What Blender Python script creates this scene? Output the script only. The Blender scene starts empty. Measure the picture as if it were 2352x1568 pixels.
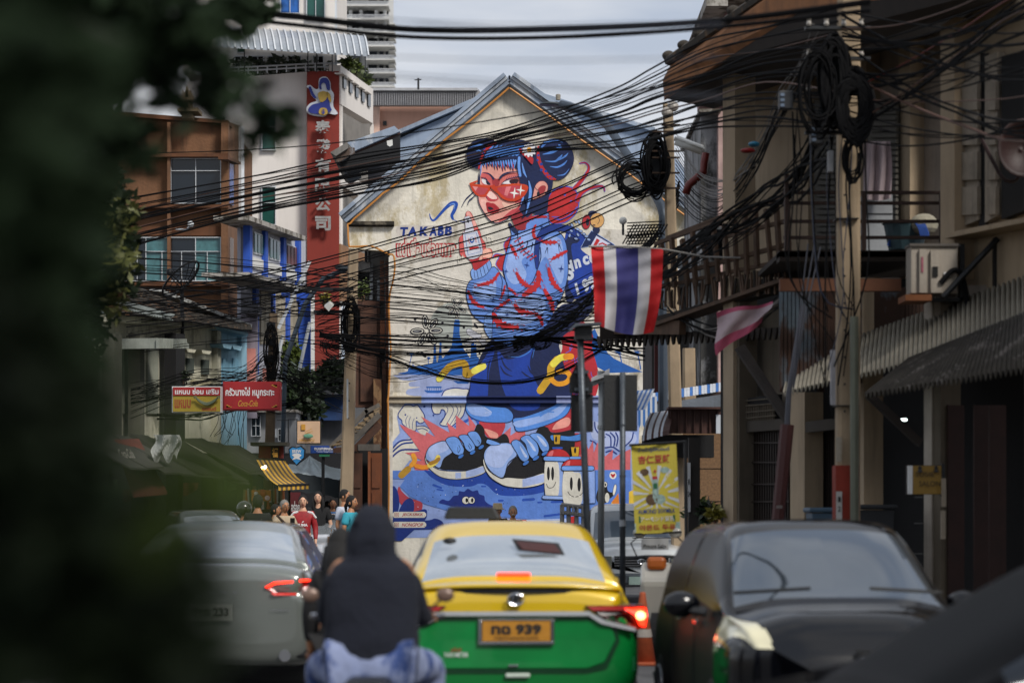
import bpy, math, random
import numpy as np
from mathutils import Vector, Matrix, noise as mnoise
from mathutils.geometry import tessellate_polygon
R = random.Random(7)
sc = bpy.context.scene
COL = sc.collection
# ------------------------------------------------------------------ camera, sky, sun, exposure
S = 5553.0      # focal length in units of a 2352 px wide frame (85 mm on 36 mm)
CH = 1.6        # camera height
cam = bpy.data.cameras.new('camera'); camo = bpy.data.objects.new('camera', cam); COL.objects.link(camo)
camo.location = (0, 0, CH); camo.rotation_euler = (math.radians(90), 0, 0)
cam.lens = 85; cam.sensor_width = 36; cam.shift_y = (1160-784)/2352.0
cam.clip_start = .2; cam.clip_end = 3000
cam.dof.use_dof = True; cam.dof.focus_distance = 53; cam.dof.aperture_fstop = 2.0; cam.dof.aperture_blades = 9
sc.camera = camo
sc.view_settings.view_transform = 'Standard'; sc.view_settings.look = 'None'
sc.view_settings.gamma = 1; sc.view_settings.use_curve_mapping = False
sc.view_settings.exposure = 0.05
SUN = Vector((0.46, -0.62, 0.72)).normalized()
w = bpy.data.worlds.new('World'); sc.world = w; w.use_nodes = True
nt = w.node_tree; nt.nodes.clear()
def wn(t, **k):
    n = nt.nodes.new(t)
    for a, b in k.items(): setattr(n, a, b)
    return n
wo = wn('ShaderNodeOutputWorld'); bg = wn('ShaderNodeBackground'); bg.inputs[1].default_value = .1
sky = wn('ShaderNodeTexSky', sky_type='NISHITA', sun_disc=False)
sky.sun_elevation = math.asin(SUN.z); sky.sun_rotation = math.atan2(SUN.x, SUN.y)
sky.air_density = 1; sky.dust_density = 3
tc = wn('ShaderNodeTexCoord'); mp = wn('ShaderNodeMapping'); mp.inputs['Scale'].default_value = (1.2, 1.2, 5)
n1 = wn('ShaderNodeTexNoise'); n1.inputs['Scale'].default_value = 2.6; n1.inputs['Detail'].default_value = 6; n1.inputs['Roughness'].default_value = .52
rp = wn('ShaderNodeValToRGB'); rp.color_ramp.elements[0].position = .40; rp.color_ramp.elements[1].position = .60
rp.color_ramp.elements[0].color = (4.9, 5.5, 6.6, 1); rp.color_ramp.elements[1].color = (8.2, 8.3, 8.6, 1)
mx = wn('ShaderNodeMix', data_type='RGBA'); mx.inputs[0].default_value = .9
nt.links.new(tc.outputs['Generated'], mp.inputs[0]); nt.links.new(mp.outputs[0], n1.inputs['Vector'])
nt.links.new(n1.outputs[0], rp.inputs[0]); nt.links.new(sky.outputs[0], mx.inputs[6]); nt.links.new(rp.outputs[0], mx.inputs[7])
nt.links.new(mx.outputs[2], bg.inputs[0]); nt.links.new(bg.outputs[0], wo.inputs[0])
sun = bpy.data.lights.new('sun', 'SUN'); sun.energy = 3.4; sun.angle = math.radians(14); sun.color = (1, .95, .88)
suno = bpy.data.objects.new('sun', sun); COL.objects.link(suno); suno.rotation_euler = SUN.to_track_quat('Z', 'Y').to_euler()
sc.cycles.use_denoising = True
sc.cycles.max_bounces = 6; sc.cycles.diffuse_bounces = 3; sc.cycles.glossy_bounces = 3; sc.cycles.transmission_bounces = 4; sc.cycles.transparent_max_bounces = 8
sc.cycles.caustics_reflective = False; sc.cycles.caustics_refractive = False

# ------------------------------------------------------------------ helpers
def P(u, v, Y): return Vector(((u-1176)/S*Y, Y, CH+(1160-v)/S*Y))
def lin(c):
    if isinstance(c, str):
        c = c.lstrip('#'); c = [int(c[i:i+2], 16)/255 for i in (0, 2, 4)]
    return tuple((x/12.92 if x <= .04045 else ((x+.055)/1.055)**2.4) for x in c)
MATS = {}
def mat(name, col, rough=.75, metal=0, var=.22, scale=2.5, bump=.15, bscale=30, col2=None, amt=.5, streak=0., emis=0, coat=0, alpha=1, spec=.5, dirt=0.):
    """procedural material: colour with cloudy variation, optional patches (col2), vertical run stains and fine relief"""
    if name in MATS: return MATS[name]
    m = bpy.data.materials.new(name); m.use_nodes = True; t = m.node_tree; N = t.nodes; L = t.links
    b = N['Principled BSDF']; c = lin(col)
    b.inputs['Roughness'].default_value = rough; b.inputs['Metallic'].default_value = metal
    b.inputs['Specular IOR Level'].default_value = spec
    b.inputs['Coat Weight'].default_value = coat; b.inputs['Coat Roughness'].default_value = .03
    def nn(x): return N.new(x)
    tcn = nn('ShaderNodeTexCoord')
    no = nn('ShaderNodeTexNoise'); no.inputs['Scale'].default_value = scale; no.inputs['Detail'].default_value = 5; no.inputs['Roughness'].default_value = .6
    L.new(tcn.outputs['Object'], no.inputs['Vector'])
    mr = nn('ShaderNodeMapRange'); mr.inputs[1].default_value = .3; mr.inputs[2].default_value = .7
    mr.inputs[3].default_value = 1-var; mr.inputs[4].default_value = 1+var*.6; L.new(no.outputs[0], mr.inputs[0])
    base = nn('ShaderNodeRGB'); base.outputs[0].default_value = (*c, 1); cur = base.outputs[0]
    def mixc(fac, a, bcol):
        x = nn('ShaderNodeMix'); x.data_type = 'RGBA'; L.new(fac, x.inputs[0]); L.new(a, x.inputs[6])
        x.inputs[7].default_value = (*lin(bcol), 1); return x.outputs[2]
    def thr(sc_, lo, hi, mapping=None, top=1.):
        n_ = nn('ShaderNodeTexNoise'); n_.inputs['Scale'].default_value = sc_; n_.inputs['Detail'].default_value = 7; n_.inputs['Roughness'].default_value = .68
        if mapping:
            q = nn('ShaderNodeMapping'); q.inputs['Scale'].default_value = mapping; q.inputs['Location'].default_value = (3.3, 1.7, 9.1)
            L.new(tcn.outputs['Object'], q.inputs[0]); L.new(q.outputs[0], n_.inputs['Vector'])
        else: L.new(tcn.outputs['Object'], n_.inputs['Vector'])
        r_ = nn('ShaderNodeMapRange'); r_.inputs[1].default_value = lo; r_.inputs[2].default_value = hi; r_.inputs[4].default_value = top
        L.new(n_.outputs[0], r_.inputs[0]); return r_.outputs[0]
    if col2: cur = mixc(thr(scale*.8, .62-amt*.25, .70-amt*.25, (1, 1, .6)), cur, col2)
    if streak: cur = mixc(thr(4, .5, .75, (1.6, 1.6, .16), streak), cur, '#29251f')
    if dirt: cur = mixc(thr(1.3, .45, .7, None, dirt), cur, '#1d1a16')
    mu = nn('ShaderNodeMix'); mu.data_type = 'RGBA'; mu.blend_type = 'MULTIPLY'; mu.inputs[0].default_value = 1
    L.new(cur, mu.inputs[6]); L.new(mr.outputs[0], mu.inputs[7]); L.new(mu.outputs[2], b.inputs['Base Color'])
    if bump:
        nb = nn('ShaderNodeTexNoise'); nb.inputs['Scale'].default_value = bscale; nb.inputs['Detail'].default_value = 4
        L.new(tcn.outputs['Object'], nb.inputs['Vector'])
        bm = nn('ShaderNodeBump'); bm.inputs['Strength'].default_value = bump; bm.inputs['Distance'].default_value = .02
        L.new(nb.outputs[0], bm.inputs['Height']); L.new(bm.outputs[0], b.inputs['Normal'])
    if emis:
        b.inputs['Emission Color'].default_value = (*c, 1); b.inputs['Emission Strength'].default_value = emis
    if alpha < 1: b.inputs['Alpha'].default_value = alpha
    MATS[name] = m; return m
def tag(o, label=None, cat=None, group=None, kind=None):
    if label: o['label'] = label
    if cat: o['category'] = cat
    if group: o['group'] = group
    if kind: o['kind'] = kind
    return o
ORG = {}
def thing(name, loc, label=None, cat=None, group=None, rz=0, kind=None):
    o = bpy.data.objects.new(name, None); COL.objects.link(o); o.location = loc; o.rotation_euler = (0, 0, rz)
    o.empty_display_size = .2; ORG[o] = Vector(loc) if rz == 0 else Vector((0, 0, 0)); return tag(o, label, cat, group, kind)
def link(name, me, parent=None, mats=None):
    o = bpy.data.objects.new(name, me); COL.objects.link(o)
    if parent is not None: o.parent = parent; ORG[o] = ORG.get(parent, Vector((0, 0, 0)))
    if mats:
        for m in (mats if isinstance(mats, (list, tuple)) else [mats]): me.materials.append(m)
    return o
class MB:
    def __init__(s): s.v = []; s.f = []; s.mi = []; s.cur = 0
    def add(s, vs, fs):
        n = len(s.v); s.v += [tuple(p) for p in vs]; s.f += [tuple(i+n for i in f) for f in fs]; s.mi += [s.cur]*len(fs); return s
    def box(s, x0, x1, y0, y1, z0, z1):
        if x0 > x1: x0, x1 = x1, x0
        if y0 > y1: y0, y1 = y1, y0
        if z0 > z1: z0, z1 = z1, z0
        return s.add([(x0, y0, z0), (x1, y0, z0), (x1, y1, z0), (x0, y1, z0), (x0, y0, z1), (x1, y0, z1), (x1, y1, z1), (x0, y1, z1)],
                     [(3, 2, 1, 0), (4, 5, 6, 7), (0, 1, 5, 4), (1, 2, 6, 5), (2, 3, 7, 6), (3, 0, 4, 7)])
    def pbox(s, u0, v0, u1, v1, Y, d=.2, Yb=None):     # frontal box whose front face covers (u,v) at distance Y
        a = P(u0, v0, Y); b = P(u1, v1, Y); return s.box(a.x, b.x, Y, Y+d, a.z, b.z)
    def prism(s, pts, ext):                             # polygon (3D, planar) pushed along ext
        pts = [Vector(p) for p in pts]; e = Vector(ext); n = len(pts); nn_ = Vector((0, 0, 0))
        for i in range(n): nn_ += pts[i].cross(pts[(i+1) % n])
        if nn_.dot(e) > 0: pts.reverse()
        tri = tessellate_polygon([pts]); vs = pts+[p+e for p in pts]; fs = []
        for t in tri:
            a, b, c = t; q = (pts[b]-pts[a]).cross(pts[c]-pts[a])
            if q.dot(e) > 0: a, b, c = a, c, b
            fs.append((a, b, c)); fs.append((a+n, c+n, b+n))
        for i in range(n): j = (i+1) % n; fs.append((j, i, i+n, j+n))
        return s.add(vs, fs)
    def tube(s, pts, r, n=6, cap=True):
        pts = [Vector(p) for p in pts]; m = len(pts); rs = r if isinstance(r, (list, tuple)) else [r]*m
        vs = []; up = None
        for i, p in enumerate(pts):
            d = (pts[min(i+1, m-1)]-pts[max(i-1, 0)]); d = d.normalized() if d.length > 1e-9 else Vector((0, 0, 1))
            if up is None: up = d.orthogonal().normalized()
            else:
                up = up-d*up.dot(d); up = up.normalized() if up.length > 1e-6 else d.orthogonal().normalized()
            b = d.cross(up)
            for k in range(n):
                a = 2*math.pi*k/n; vs.append(p+(up*math.cos(a)+b*math.sin(a))*rs[i])
        fs = [(i*n+k, i*n+(k+1) % n, (i+1)*n+(k+1) % n, (i+1)*n+k) for i in range(m-1) for k in range(n)]
        if cap: fs += [tuple(range(n-1, -1, -1)), tuple((m-1)*n+k for k in range(n))]
        return s.add(vs, fs)
    def lathe(s, c, prof, n=16, axis='z'):
        vs = []; c = Vector(c)
        for (r, h) in prof:
            for k in range(n):
                a = 2*math.pi*k/n; q = (r*math.cos(a), r*math.sin(a), h)
                if axis == 'y': q = (q[0], q[2], q[1])
                if axis == 'x': q = (q[2], q[0], q[1])
                vs.append(c+Vector(q))
        m = len(prof); fs = [(i*n+k, i*n+(k+1) % n, (i+1)*n+(k+1) % n, (i+1)*n+k) for i in range(m-1) for k in range(n)]
        fs += [tuple(range(n-1, -1, -1)), tuple((m-1)*n+k for k in range(n))]
        return s.add(vs, fs)
    def ball(s, c, rx, ry=None, rz=None, n=12, m=8):
        ry = ry or rx; rz = rz or rx; c = Vector(c); vs = []
        for i in range(m+1):
            t = math.pi*i/m
            for k in range(n):
                a = 2*math.pi*k/n; vs.append(c+Vector((rx*math.sin(t)*math.cos(a), ry*math.sin(t)*math.sin(a), rz*math.cos(t))))
        fs = [(i*n+k, (i+1)*n+k, (i+1)*n+(k+1) % n, i*n+(k+1) % n) for i in range(m) for k in range(n)]
        return s.add(vs, fs)
    def grid(s, fn, nu, nv, close=False):
        vs = [fn(i/nu, j/nv) for j in range(nv+1) for i in range(nu+1)]
        return s.add(vs, [(j*(nu+1)+i, j*(nu+1)+i+1, (j+1)*(nu+1)+i+1, (j+1)*(nu+1)+i) for j in range(nv) for i in range(nu)])
    def build(s, name, m=None, parent=None, label=None, cat=None, group=None, kind=None, smooth=False, bev=0):
        o_ = ORG.get(parent, Vector((0, 0, 0))) if parent is not None else Vector((0, 0, 0))
        if parent is None:
            a = np.array(s.v); lo = a.min(0); hi = a.max(0); o_ = Vector(((lo[0]+hi[0])/2, (lo[1]+hi[1])/2, lo[2]))
        me = bpy.data.meshes.new(name); me.from_pydata([(p[0]-o_[0], p[1]-o_[1], p[2]-o_[2]) for p in s.v], [], s.f)
        if len(set(s.mi)) > 1: me.polygons.foreach_set('material_index', s.mi)
        if smooth: me.polygons.foreach_set('use_smooth', [True]*len(s.f))
        me.validate(); me.update(); o = link(name, me, parent, m)
        if parent is None: o.location = o_; ORG[o] = o_
        if bev:
            b = o.modifiers.new('b', 'BEVEL'); b.width = bev; b.segments = 2; b.limit_method = 'ANGLE'
        return tag(o, label, cat, group, kind)
def bx(name, u0, v0, u1, v1, Y, d, m, parent=None, **k): return MB().pbox(u0, v0, u1, v1, Y, d).build(name, m, parent, **k)
def cr(pts, n=6, closed=False):                         # Catmull-Rom through points of any dimension
    pts = [Vector(p) for p in pts]; out = []; m = len(pts)
    for i in range(m if closed else m-1):
        g = (lambda k: pts[k % m]) if closed else (lambda k: pts[max(0, min(m-1, k))])
        a, b, c, d = g(i-1), g(i), g(i+1), g(i+2)
        for j in range(n):
            t = j/n; out.append(.5*((2*b)+(c-a)*t+(2*a-5*b+4*c-d)*t*t+(3*b-a-3*c+d)*t**3))
    if not closed: out.append(pts[-1])
    return out
def text_mesh(body, off=0., res=3, ext=0., shear=0.):
    cu = bpy.data.curves.new('lettering', 'FONT'); cu.body = body; cu.offset = off; cu.resolution_u = res; cu.extrude = ext; cu.shear = shear
    cu.align_x = 'CENTER'; o = bpy.data.objects.new('lettering', cu); COL.objects.link(o); bpy.context.view_layer.update()
    dg = bpy.context.evaluated_depsgraph_get(); me = bpy.data.meshes.new_from_object(o.evaluated_get(dg))
    vs = [tuple(v.co) for v in me.vertices]; fs = [tuple(p.vertices) for p in me.polygons]
    bpy.data.objects.remove(o); bpy.data.curves.remove(cu); bpy.data.meshes.remove(me); return vs, fs
def txt(body, u0, v0, u1, v1, Y, m, parent, off=.02, ext=.0, name='lettering', fn=None, res=3, shear=0.):
    """lettering fitted to the rectangle (u0,v0)-(u1,v1) at distance Y, fn bends points afterwards"""
    vs, fs = text_mesh(body, off, res, .1 if ext else 0, shear); a = np.array(vs); lo = a.min(0); hi = a.max(0)
    A = P(u0, v0, Y); B = P(u1, v1, Y); q = MB(); out = []
    for (x, y, z) in vs:
        X = A.x+(x-lo[0])/(hi[0]-lo[0])*(B.x-A.x); Z = B.z+(y-lo[1])/(hi[1]-lo[1])*(A.z-B.z)
        p = Vector((X, Y-ext/2+(z*5*ext if ext else 0)*-1, Z)); out.append(fn(p) if fn else p)
    q.add(out, [tuple(reversed(f)) for f in fs] if False else fs); return q.build(name, m, parent)
# ------------------------------------------------------------------ the mural: flat painted shapes on the gable wall
WY = 55.0
CR = {0: (0, 0, 1), 1: (1800, 500, 3.92), 2: (1550, 800, 3.92), 3: (1800, 850, 3.1354), 4: (1550, 1150, 3.136), 5: (2050, 1150, 2.6133),
      6: (1550, 1550, 2.6133), 7: (2000, 1600, 2.8517), 8: (1300, 450, 2.4117)}
class Mural:
    def __init__(s): s.groups = {}; s.boxes = []; s.name = 'painted_scenery'
    def layer(s, lo, hi):
        l = 0
        for (a, b, k) in s.boxes:
            if k >= l and a[0] < hi[0] and b[0] > lo[0] and a[1] < hi[1] and b[1] > lo[1]: l = k+1
        s.boxes.append((lo, hi, l)); return l
    def emit(s, vs2, fs, col):
        a = np.array(vs2); l = s.layer(a.min(0), a.max(0)); g = s.groups.setdefault(s.name, ([], [], []))
        n = len(g[0]); y = WY-.004-.0007*l
        for i, (x, yy) in enumerate(vs2):
            p = P(x/1.7415, yy/1.7415, WY); g[0].append((p.x, y-i*2e-6, p.z))
        c = lin(col)
        for f in fs: g[1].append(tuple(i+n for i in f)); g[2].append(c)
    def pts(s, c, t):
        if isinstance(t, str): t = [float(q) for q in t.split()]; t = list(zip(t[::2], t[1::2]))
        x, y, k = CR[c]; return [(x+p[0]/k, y+p[1]/k) for p in t]
    def poly(s, c, col, t, sm=True, out=None, ow=0):
        p = s.pts(c, t)
        if sm: p = [tuple(q) for q in cr(p, 5, True)]
        if out:
            s.ribbon(p+[p[0]], [ow/CR[c][2]]*(len(p)+1), out)
        tri = tessellate_polygon([[Vector((q[0], q[1], 0)) for q in p]]); s.emit(p, tri, col)
        if out: s.ribbon(p+[p[0]], [ow*.55/CR[c][2]]*(len(p)+1), out)
    def ribbon(s, p, w, col, caps=True):
        vs = []; n = len(p)
        for i in range(n):
            a = p[max(i-1, 0)]; b = p[min(i+1, n-1)]
            if p[0] == p[-1] and i in (0, n-1): a = p[-2]; b = p[1]
            dx, dy = b[0]-a[0], b[1]-a[1]; l = math.hypot(dx, dy) or 1; nx, ny = -dy/l*w[i]/2, dx/l*w[i]/2
            vs += [(p[i][0]+nx, p[i][1]+ny), (p[i][0]-nx, p[i][1]-ny)]
        fs = [(2*i, 2*i+1, 2*i+3, 2*i+2) for i in range(n-1)]
        s.emit(vs, fs, col)
        if caps and p[0] != p[-1] and w[0] > 3:
            for k in (0, n-1):
                if w[k] > 3: s.emit([(p[k][0]+math.cos(a*.785)*w[k]/2, p[k][1]+math.sin(a*.785)*w[k]/2) for a in range(8)], [tuple(range(8))], col)
    def st(s, c, col, wd, t, sm=True):
        p = s.pts(c, t); k = CR[c][2]
        if sm: p = [tuple(q) for q in cr(p, 5)]
        n = len(p)
        if isinstance(wd, (int, float)): w_ = [wd/k]*n
        else: w_ = [np.interp(i/(n-1), np.linspace(0, 1, len(wd)), wd)/k for i in range(n)]
        s.ribbon(p, w_, col)
    def ell(s, c, col, cx, cy, rx, ry=None, rot=0, out=None, ow=0):
        ry = ry or rx; t = []
        for i in range(14):
            a = i*math.pi/7; x, y = rx*math.cos(a), ry*math.sin(a)
            t.append((cx+x*math.cos(rot)-y*math.sin(rot), cy+x*math.sin(rot)+y*math.cos(rot)))
        s.poly(c, col, t, False, out, ow)
    def star(s, c, col, cx, cy, r, rot=0):
        t = []
        for i in range(8):
            a = i*math.pi/4+rot; q = r if i % 2 == 0 else r*.24
            t.append((cx+q*math.sin(a)*.8, cy-q*math.cos(a)))
        s.poly(c, col, t, False)
    def bug(s, c, t, wd, col='#b5242a'):
        p = s.pts(c, t); k = CR[c][2]; q = [tuple(x) for x in cr(p, 7)]; n = len(q)
        w_ = [(wd/k)*(.45+.55*math.sin(math.pi*(i+2)/(n+3)))*(1+.18*math.sin(i*1.7)) for i in range(n)]
        for i in range(2, n-1, 3):
            dx, dy = q[i+1][0]-q[i-1][0], q[i+1][1]-q[i-1][1]; l = math.hypot(dx, dy) or 1
            for sg in (1, -1):
                nx, ny = -dy/l*sg, dx/l*sg; h = w_[i]*.8
                s.ribbon([q[i], (q[i][0]+nx*h*.7, q[i][1]+ny*h*.7), (q[i][0]+nx*h+dx/l*h*.5, q[i][1]+ny*h+dy/l*h*.5)], [w_[i]*.3, w_[i]*.22, w_[i]*.06], col, False)
        s.ribbon(q, w_, col)
        dx, dy = q[-1][0]-q[-3][0], q[-1][1]-q[-3][1]; l = math.hypot(dx, dy) or 1; dx /= l; dy /= l; W = wd/k
        for sg in (1, -1):
            s.ribbon([tuple(x) for x in cr([(*q[-1], 0), (q[-1][0]+dx*W*.6-dy*sg*W*.5, q[-1][1]+dy*W*.6+dx*sg*W*.5, 0), (q[-1][0]+dx*W*1.2-dy*sg*W*.5, q[-1][1]+dy*W*1.2+dx*sg*W*.5, 0)], 4)] and
                     [(x[0], x[1]) for x in cr([(*q[-1], 0), (q[-1][0]+dx*W*.6-dy*sg*W*.5, q[-1][1]+dy*W*.6+dx*sg*W*.5, 0), (q[-1][0]+dx*W*1.2-dy*sg*W*.3, q[-1][1]+dy*W*1.2+dx*sg*W*.3, 0)], 4)], [1.6]*9, col, False)
    def text(s, c, col, body, x0, y0, x1, y1, off=.03, shear=0., lift=0):
        vs, fs = text_mesh(body, off, 3, 0, shear); a = np.array(vs); lo = a.min(0); hi = a.max(0); x, y, k = CR[c]
        s.emit([(x+(x0+(q[0]-lo[0])/(hi[0]-lo[0])*(x1-x0))/k, y+(y1-(q[1]-lo[1])/(hi[1]-lo[1])*(y1-y0))/k) for q in vs], fs, col)
U = Mural()
NV, MBL, CF, LB, RD, WH, PK = '#101f48', '#153c98', '#6289d2', '#8fabe2', '#b3262a', '#cdcabf', '#c9646a'
BLU = '#1b56a2'
# water, sky disc, temples
U.ell(4, '#a3a8a2', 800, 480, 270, 290)
U.poly(4, '#939fc6', '140 1090 1080 1082 1080 1400 430 1405 432 1372 300 1352 235 1330 250 1280 330 1262 410 1245 290 1240 265 1210 290 1180 380 1172 180 1158 135 1130')
U.poly(0, '#8a9ed2', '1640 1590 2300 1580 2553 1583 2556 1720 2550 1960 2545 2145 1568 2150 1568 1770 1600 1730 1588 1665 1620 1612', False)
U.poly(4, BLU, '180 1085 250 1050 265 1010 310 975 320 935 330 975 400 985 480 960 555 950 575 900 580 730 595 712 607 730 612 900 625 935 640 880 655 690 665 672 678 690 680 850 700 880 740 820 800 740 820 600 840 420 870 405 905 420 905 580 935 700 950 760 1000 830 1040 870 1050 670 1065 655 1085 670 1090 720 1112 710 1120 850 1150 900 1130 1085')
for (a, b, r) in ((305, 835, 30), (518, 882, 20)):
    U.st(4, BLU, 9, [(a-30 if r > 25 else a, b+150 if r > 25 else b+80), (a-8, b+40), (a, b)])
    for k in range(9): U.st(4, BLU, [12, 3], [(a, b), (a+math.cos(k*.7)*r*1.3, b+math.sin(k*.7)*r)], False)
U.poly(4, BLU, '458 1282 520 1290 640 1290 705 1280 680 1312 640 1322 500 1320 475 1305', False); U.poly(4, BLU, '485 1240 680 1238 676 1258 490 1258', False)
for a in range(500, 670, 28): U.st(4, BLU, 6, [(a, 1250), (a, 1292)], False)
U.poly(4, BLU, '820 1170 1030 1172 1010 1205 880 1205', False)
# flowers
def flower(cx, cy, r, angs):
    for a in angs:
        a = math.radians(a); U.ell(4, '#12131c', cx+math.cos(a)*r*.58, cy+math.sin(a)*r*.58, r*.46, r*.23, a)
        U.ell(4, WH, cx+math.cos(a)*r*.58, cy+math.sin(a)*r*.58, r*.38, r*.165, a)
        U.ell(4, '#161722', cx+math.cos(a)*r*.58, cy+math.sin(a)*r*.58, r*.32, r*.11, a)
        U.ell(4, '#8d8f92', cx+math.cos(a)*r*.62, cy+math.sin(a)*r*.6, r*.2, r*.03, a)
    U.ell(4, WH, cx, cy, r*.1)
flower(490, 545, 200, (-97, -48, -3, 55, 118, 178)); flower(865, 255, 130, (-112, -52, 25, 84, 140, 187))
for (a, b, r) in ((347, 400, 18), (690, 440, 16), (347, 682, 10), (510, 730, 9), (728, 735, 5), (755, 608, 17), (957, 640, 6), (958, 500, 17), (985, 252, 6), (908, 92, 7), (995, 783, 12), (1155, 828, 14), (750, 195, 5), (1008, 738, 6)):
    U.ell(4, '#14151f', a, b, r)
U.ell(4, '#14151f', 640, 310, 55, 17); U.ell(4, '#14151f', 450, 838, 50, 22, .8); U.ell(4, '#20232c', 1108, 480, 40, 18, .9)
U.poly(4, '#b9bac2', '990 540 1010 515 1060 530 1130 570 1180 600 1140 650 1060 620 1000 580', True, '#20232c', 6)
U.poly(4, '#b9bac2', '965 690 990 650 1060 650 1120 670 1060 700 980 710', True, '#20232c', 6)
U.poly(4, '#b9bac2', '1150 650 1210 640 1250 700 1230 740 1170 700', True, '#20232c', 6)
# waves
U.name = 'painted_waves'
WV = '#14327e'
U.poly(6, WH, '465 180 480 120 560 95 600 30 700 5 780 12 850 25 840 140 815 200 790 290 720 360 660 402 550 382 600 300 600 245 565 228 545 270 490 270 465 220', True, WV, 15)
for t in ('615 200 630 240 560 370', '650 170 690 240 610 392', '710 180 735 250 650 395', '760 190 765 240 700 360'): U.st(6, WV, 6, t)
U.poly(6, WH, '115 270 150 220 180 185 240 182 270 195 310 182 350 230 385 290 385 350 340 372 300 350 295 445 230 432 160 380 150 340 118 310', True, WV, 13)
for t in ('215 290 190 340 200 400', '245 300 225 350 230 420', '280 320 262 370 262 430'): U.st(6, WV, 5, t)
for (a, b, r) in ((385, 196, 12), (480, 288, 10), (187, 283, 9), (305, 315, 7), (685, 137, 8), (583, 190, 7)): U.ell(6, WV, a, b, r)
U.poly(6, WH, '50 620 130 550 240 525 340 660 260 690 320 740 230 760 150 865 50 865', False)
for t in ('50 636 130 560 245 542', '50 672 150 590 262 572', '50 722 150 650 335 650'): U.st(6, WV, 17, t)
U.poly(6, WH, '300 400 380 395 440 430 400 490 340 475'); U.st(6, WV, 10, '300 405 380 400 440 430'); U.st(6, WV, 8, '315 435 370 425 420 450')
U.poly(6, '#2a58b4', '700 400 900 300 1000 350 960 420 900 330 760 400')
U.poly(7, '#aab6da', '1030 260 1080 240 1520 370 1530 500 1430 520 1370 560 1200 540 1130 470 1050 420')
for t in ('1080 250 1090 330 1150 400 1200 420', '1210 385 1260 420 1265 520', '1260 370 1310 430 1300 520', '1320 370 1345 430 1330 520', '1030 460 1080 480 1110 520', '1200 540 1290 535 1360 580', '1210 590 1270 575 1330 610', '1520 370 1500 450 1430 520'): U.st(7, WV, 15, t)
# burst, ground, blobs
U.name = 'painted_scenery'
U.poly(6, PK, '125 380 395 502 408 462 500 515 352 300 650 470 620 360 718 437 715 287 855 402 845 292 925 400 905 440 1030 540 620 580 430 640 425 870 290 858 250 770 362 760 185 680 340 665 240 520 150 420', False)
U.poly(6, PK, '1215 480 1290 410 1285 500 1350 455 1440 450 1440 520 1300 590 1262 590', False)
U.poly(7, '#ab2a30', '840 375 960 375 965 640 850 640', False)
U.poly(7, PK, '880 640 950 600 965 460 1010 560 1060 460 1070 600 1110 480 1200 640 1290 560 1280 680 1370 610 1490 555 1485 800 960 800', False)
U.poly(0, '#557cc8', '1569 1881 2522 1878 2528 2060 2300 2092 1820 2050 1700 2015 1640 1985 1600 1945 1620 1915 1569 1915', False)
U.poly(6, '#a83b48', '120 1030 150 1080 230 1150 360 1200 340 1300 230 1290 130 1200 105 1100')
DB = '#0f2c78'
U.poly(6, DB, '50 1050 90 1050 120 1140 120 1250 90 1330 48 1330'); U.poly(6, DB, '120 1290 180 1180 250 1155 280 1220 260 1310 150 1340')
U.poly(6, DB, '60 1360 330 1280 400 1270 415 1310 400 1370 330 1400'); U.poly(6, DB, '60 1360 400 1385 500 1365 575 1400 580 1450 500 1475 60 1470')
U.poly(6, DB, '48 1470 300 1465 150 1600 48 1600', False)
U.poly(6, '#173f9c', '400 860 640 900 1000 850 1200 960 1568 1000 1700 900 1730 1040 1500 1118 1180 1122 1040 1020 960 1000 860 1032 640 1022 480 950 410 890')
for t, ww in (('480 1015 560 1045', 22), ('520 1060 580 1072', 14), ('985 1030 1025 1030', 16), ('1165 1178 1205 1178', 22), ('1425 1168 1530 1165', 20)): U.st(6, '#1f4aa8', ww, t, False)
for t, ww in (('265 1135 385 1128', 30), ('435 1165 475 1162', 20), ('510 1320 750 1290', 26), ('590 1160 720 1155', 24)): U.st(7, '#1f4aa8', ww, t, False)
for k in range(60):
    a, b = R.uniform(150, 1500), R.uniform(960, 1290); U.ell(6, R.choice(['#10193a', '#10193a', '#b8c4e4']), a, b, R.uniform(2.5, 6))
U.poly(6, '#10287a', '540 1200 575 1165 640 1180 690 1130 740 1120 750 1080 800 1085 840 1055 890 1080 940 1070 960 1110 1010 1130 1020 1180 1060 1215 1110 1240 1118 1290 1000 1300 800 1270 600 1218')
for a, b in ((820, 40), (878, 36)):
    U.ell(6, '#dddad0', a, 1175, b, b, 0, '#0a0b12', 7); U.ell(6, '#0a0b12', a+8, 1175, 13, 24)
# labels
U.name = 'painted_lettering'
for y0, tx, x1 in ((1295, 'JECKSBKK .', 395), (1399, 'NONGPOP .', 390)):
    U.poly(6, WH, [(52, y0+20), (72, y0), (385, y0), (405, y0+20), (405, y0+42), (385, y0+62), (72, y0+62), (52, y0+42)], False)
    U.ribbon(U.pts(6, [(75, y0+12), (116, y0+12), (116, y0+50), (75, y0+50), (75, y0+12)]), [2]*5, '#9d2a2c')
    U.ell(6, '#9d2a2c', 95, y0+31, 12); U.ell(6, WH, 95, y0+31, 7); U.text(6, '#9d2a2c', tx, 150, y0+14, x1-2, y0+52, .02, .25)
U.poly(2, '#c3bcb4', '180 405 640 400 1000 395 1030 460 1020 570 650 590 200 590', True)
for ch, x0, x1, y0, y1 in (('T', 198, 326, 425, 566), ('A', 310, 462, 420, 566), ('K', 498, 636, 418, 566), ('A', 652, 775, 415, 566), ('B', 783, 885, 405, 562), ('B', 893, 1015, 408, 562)):
    U.text(2, '#0f2f7a', ch, x0, y0, x1, y1, .06, .1)
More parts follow.
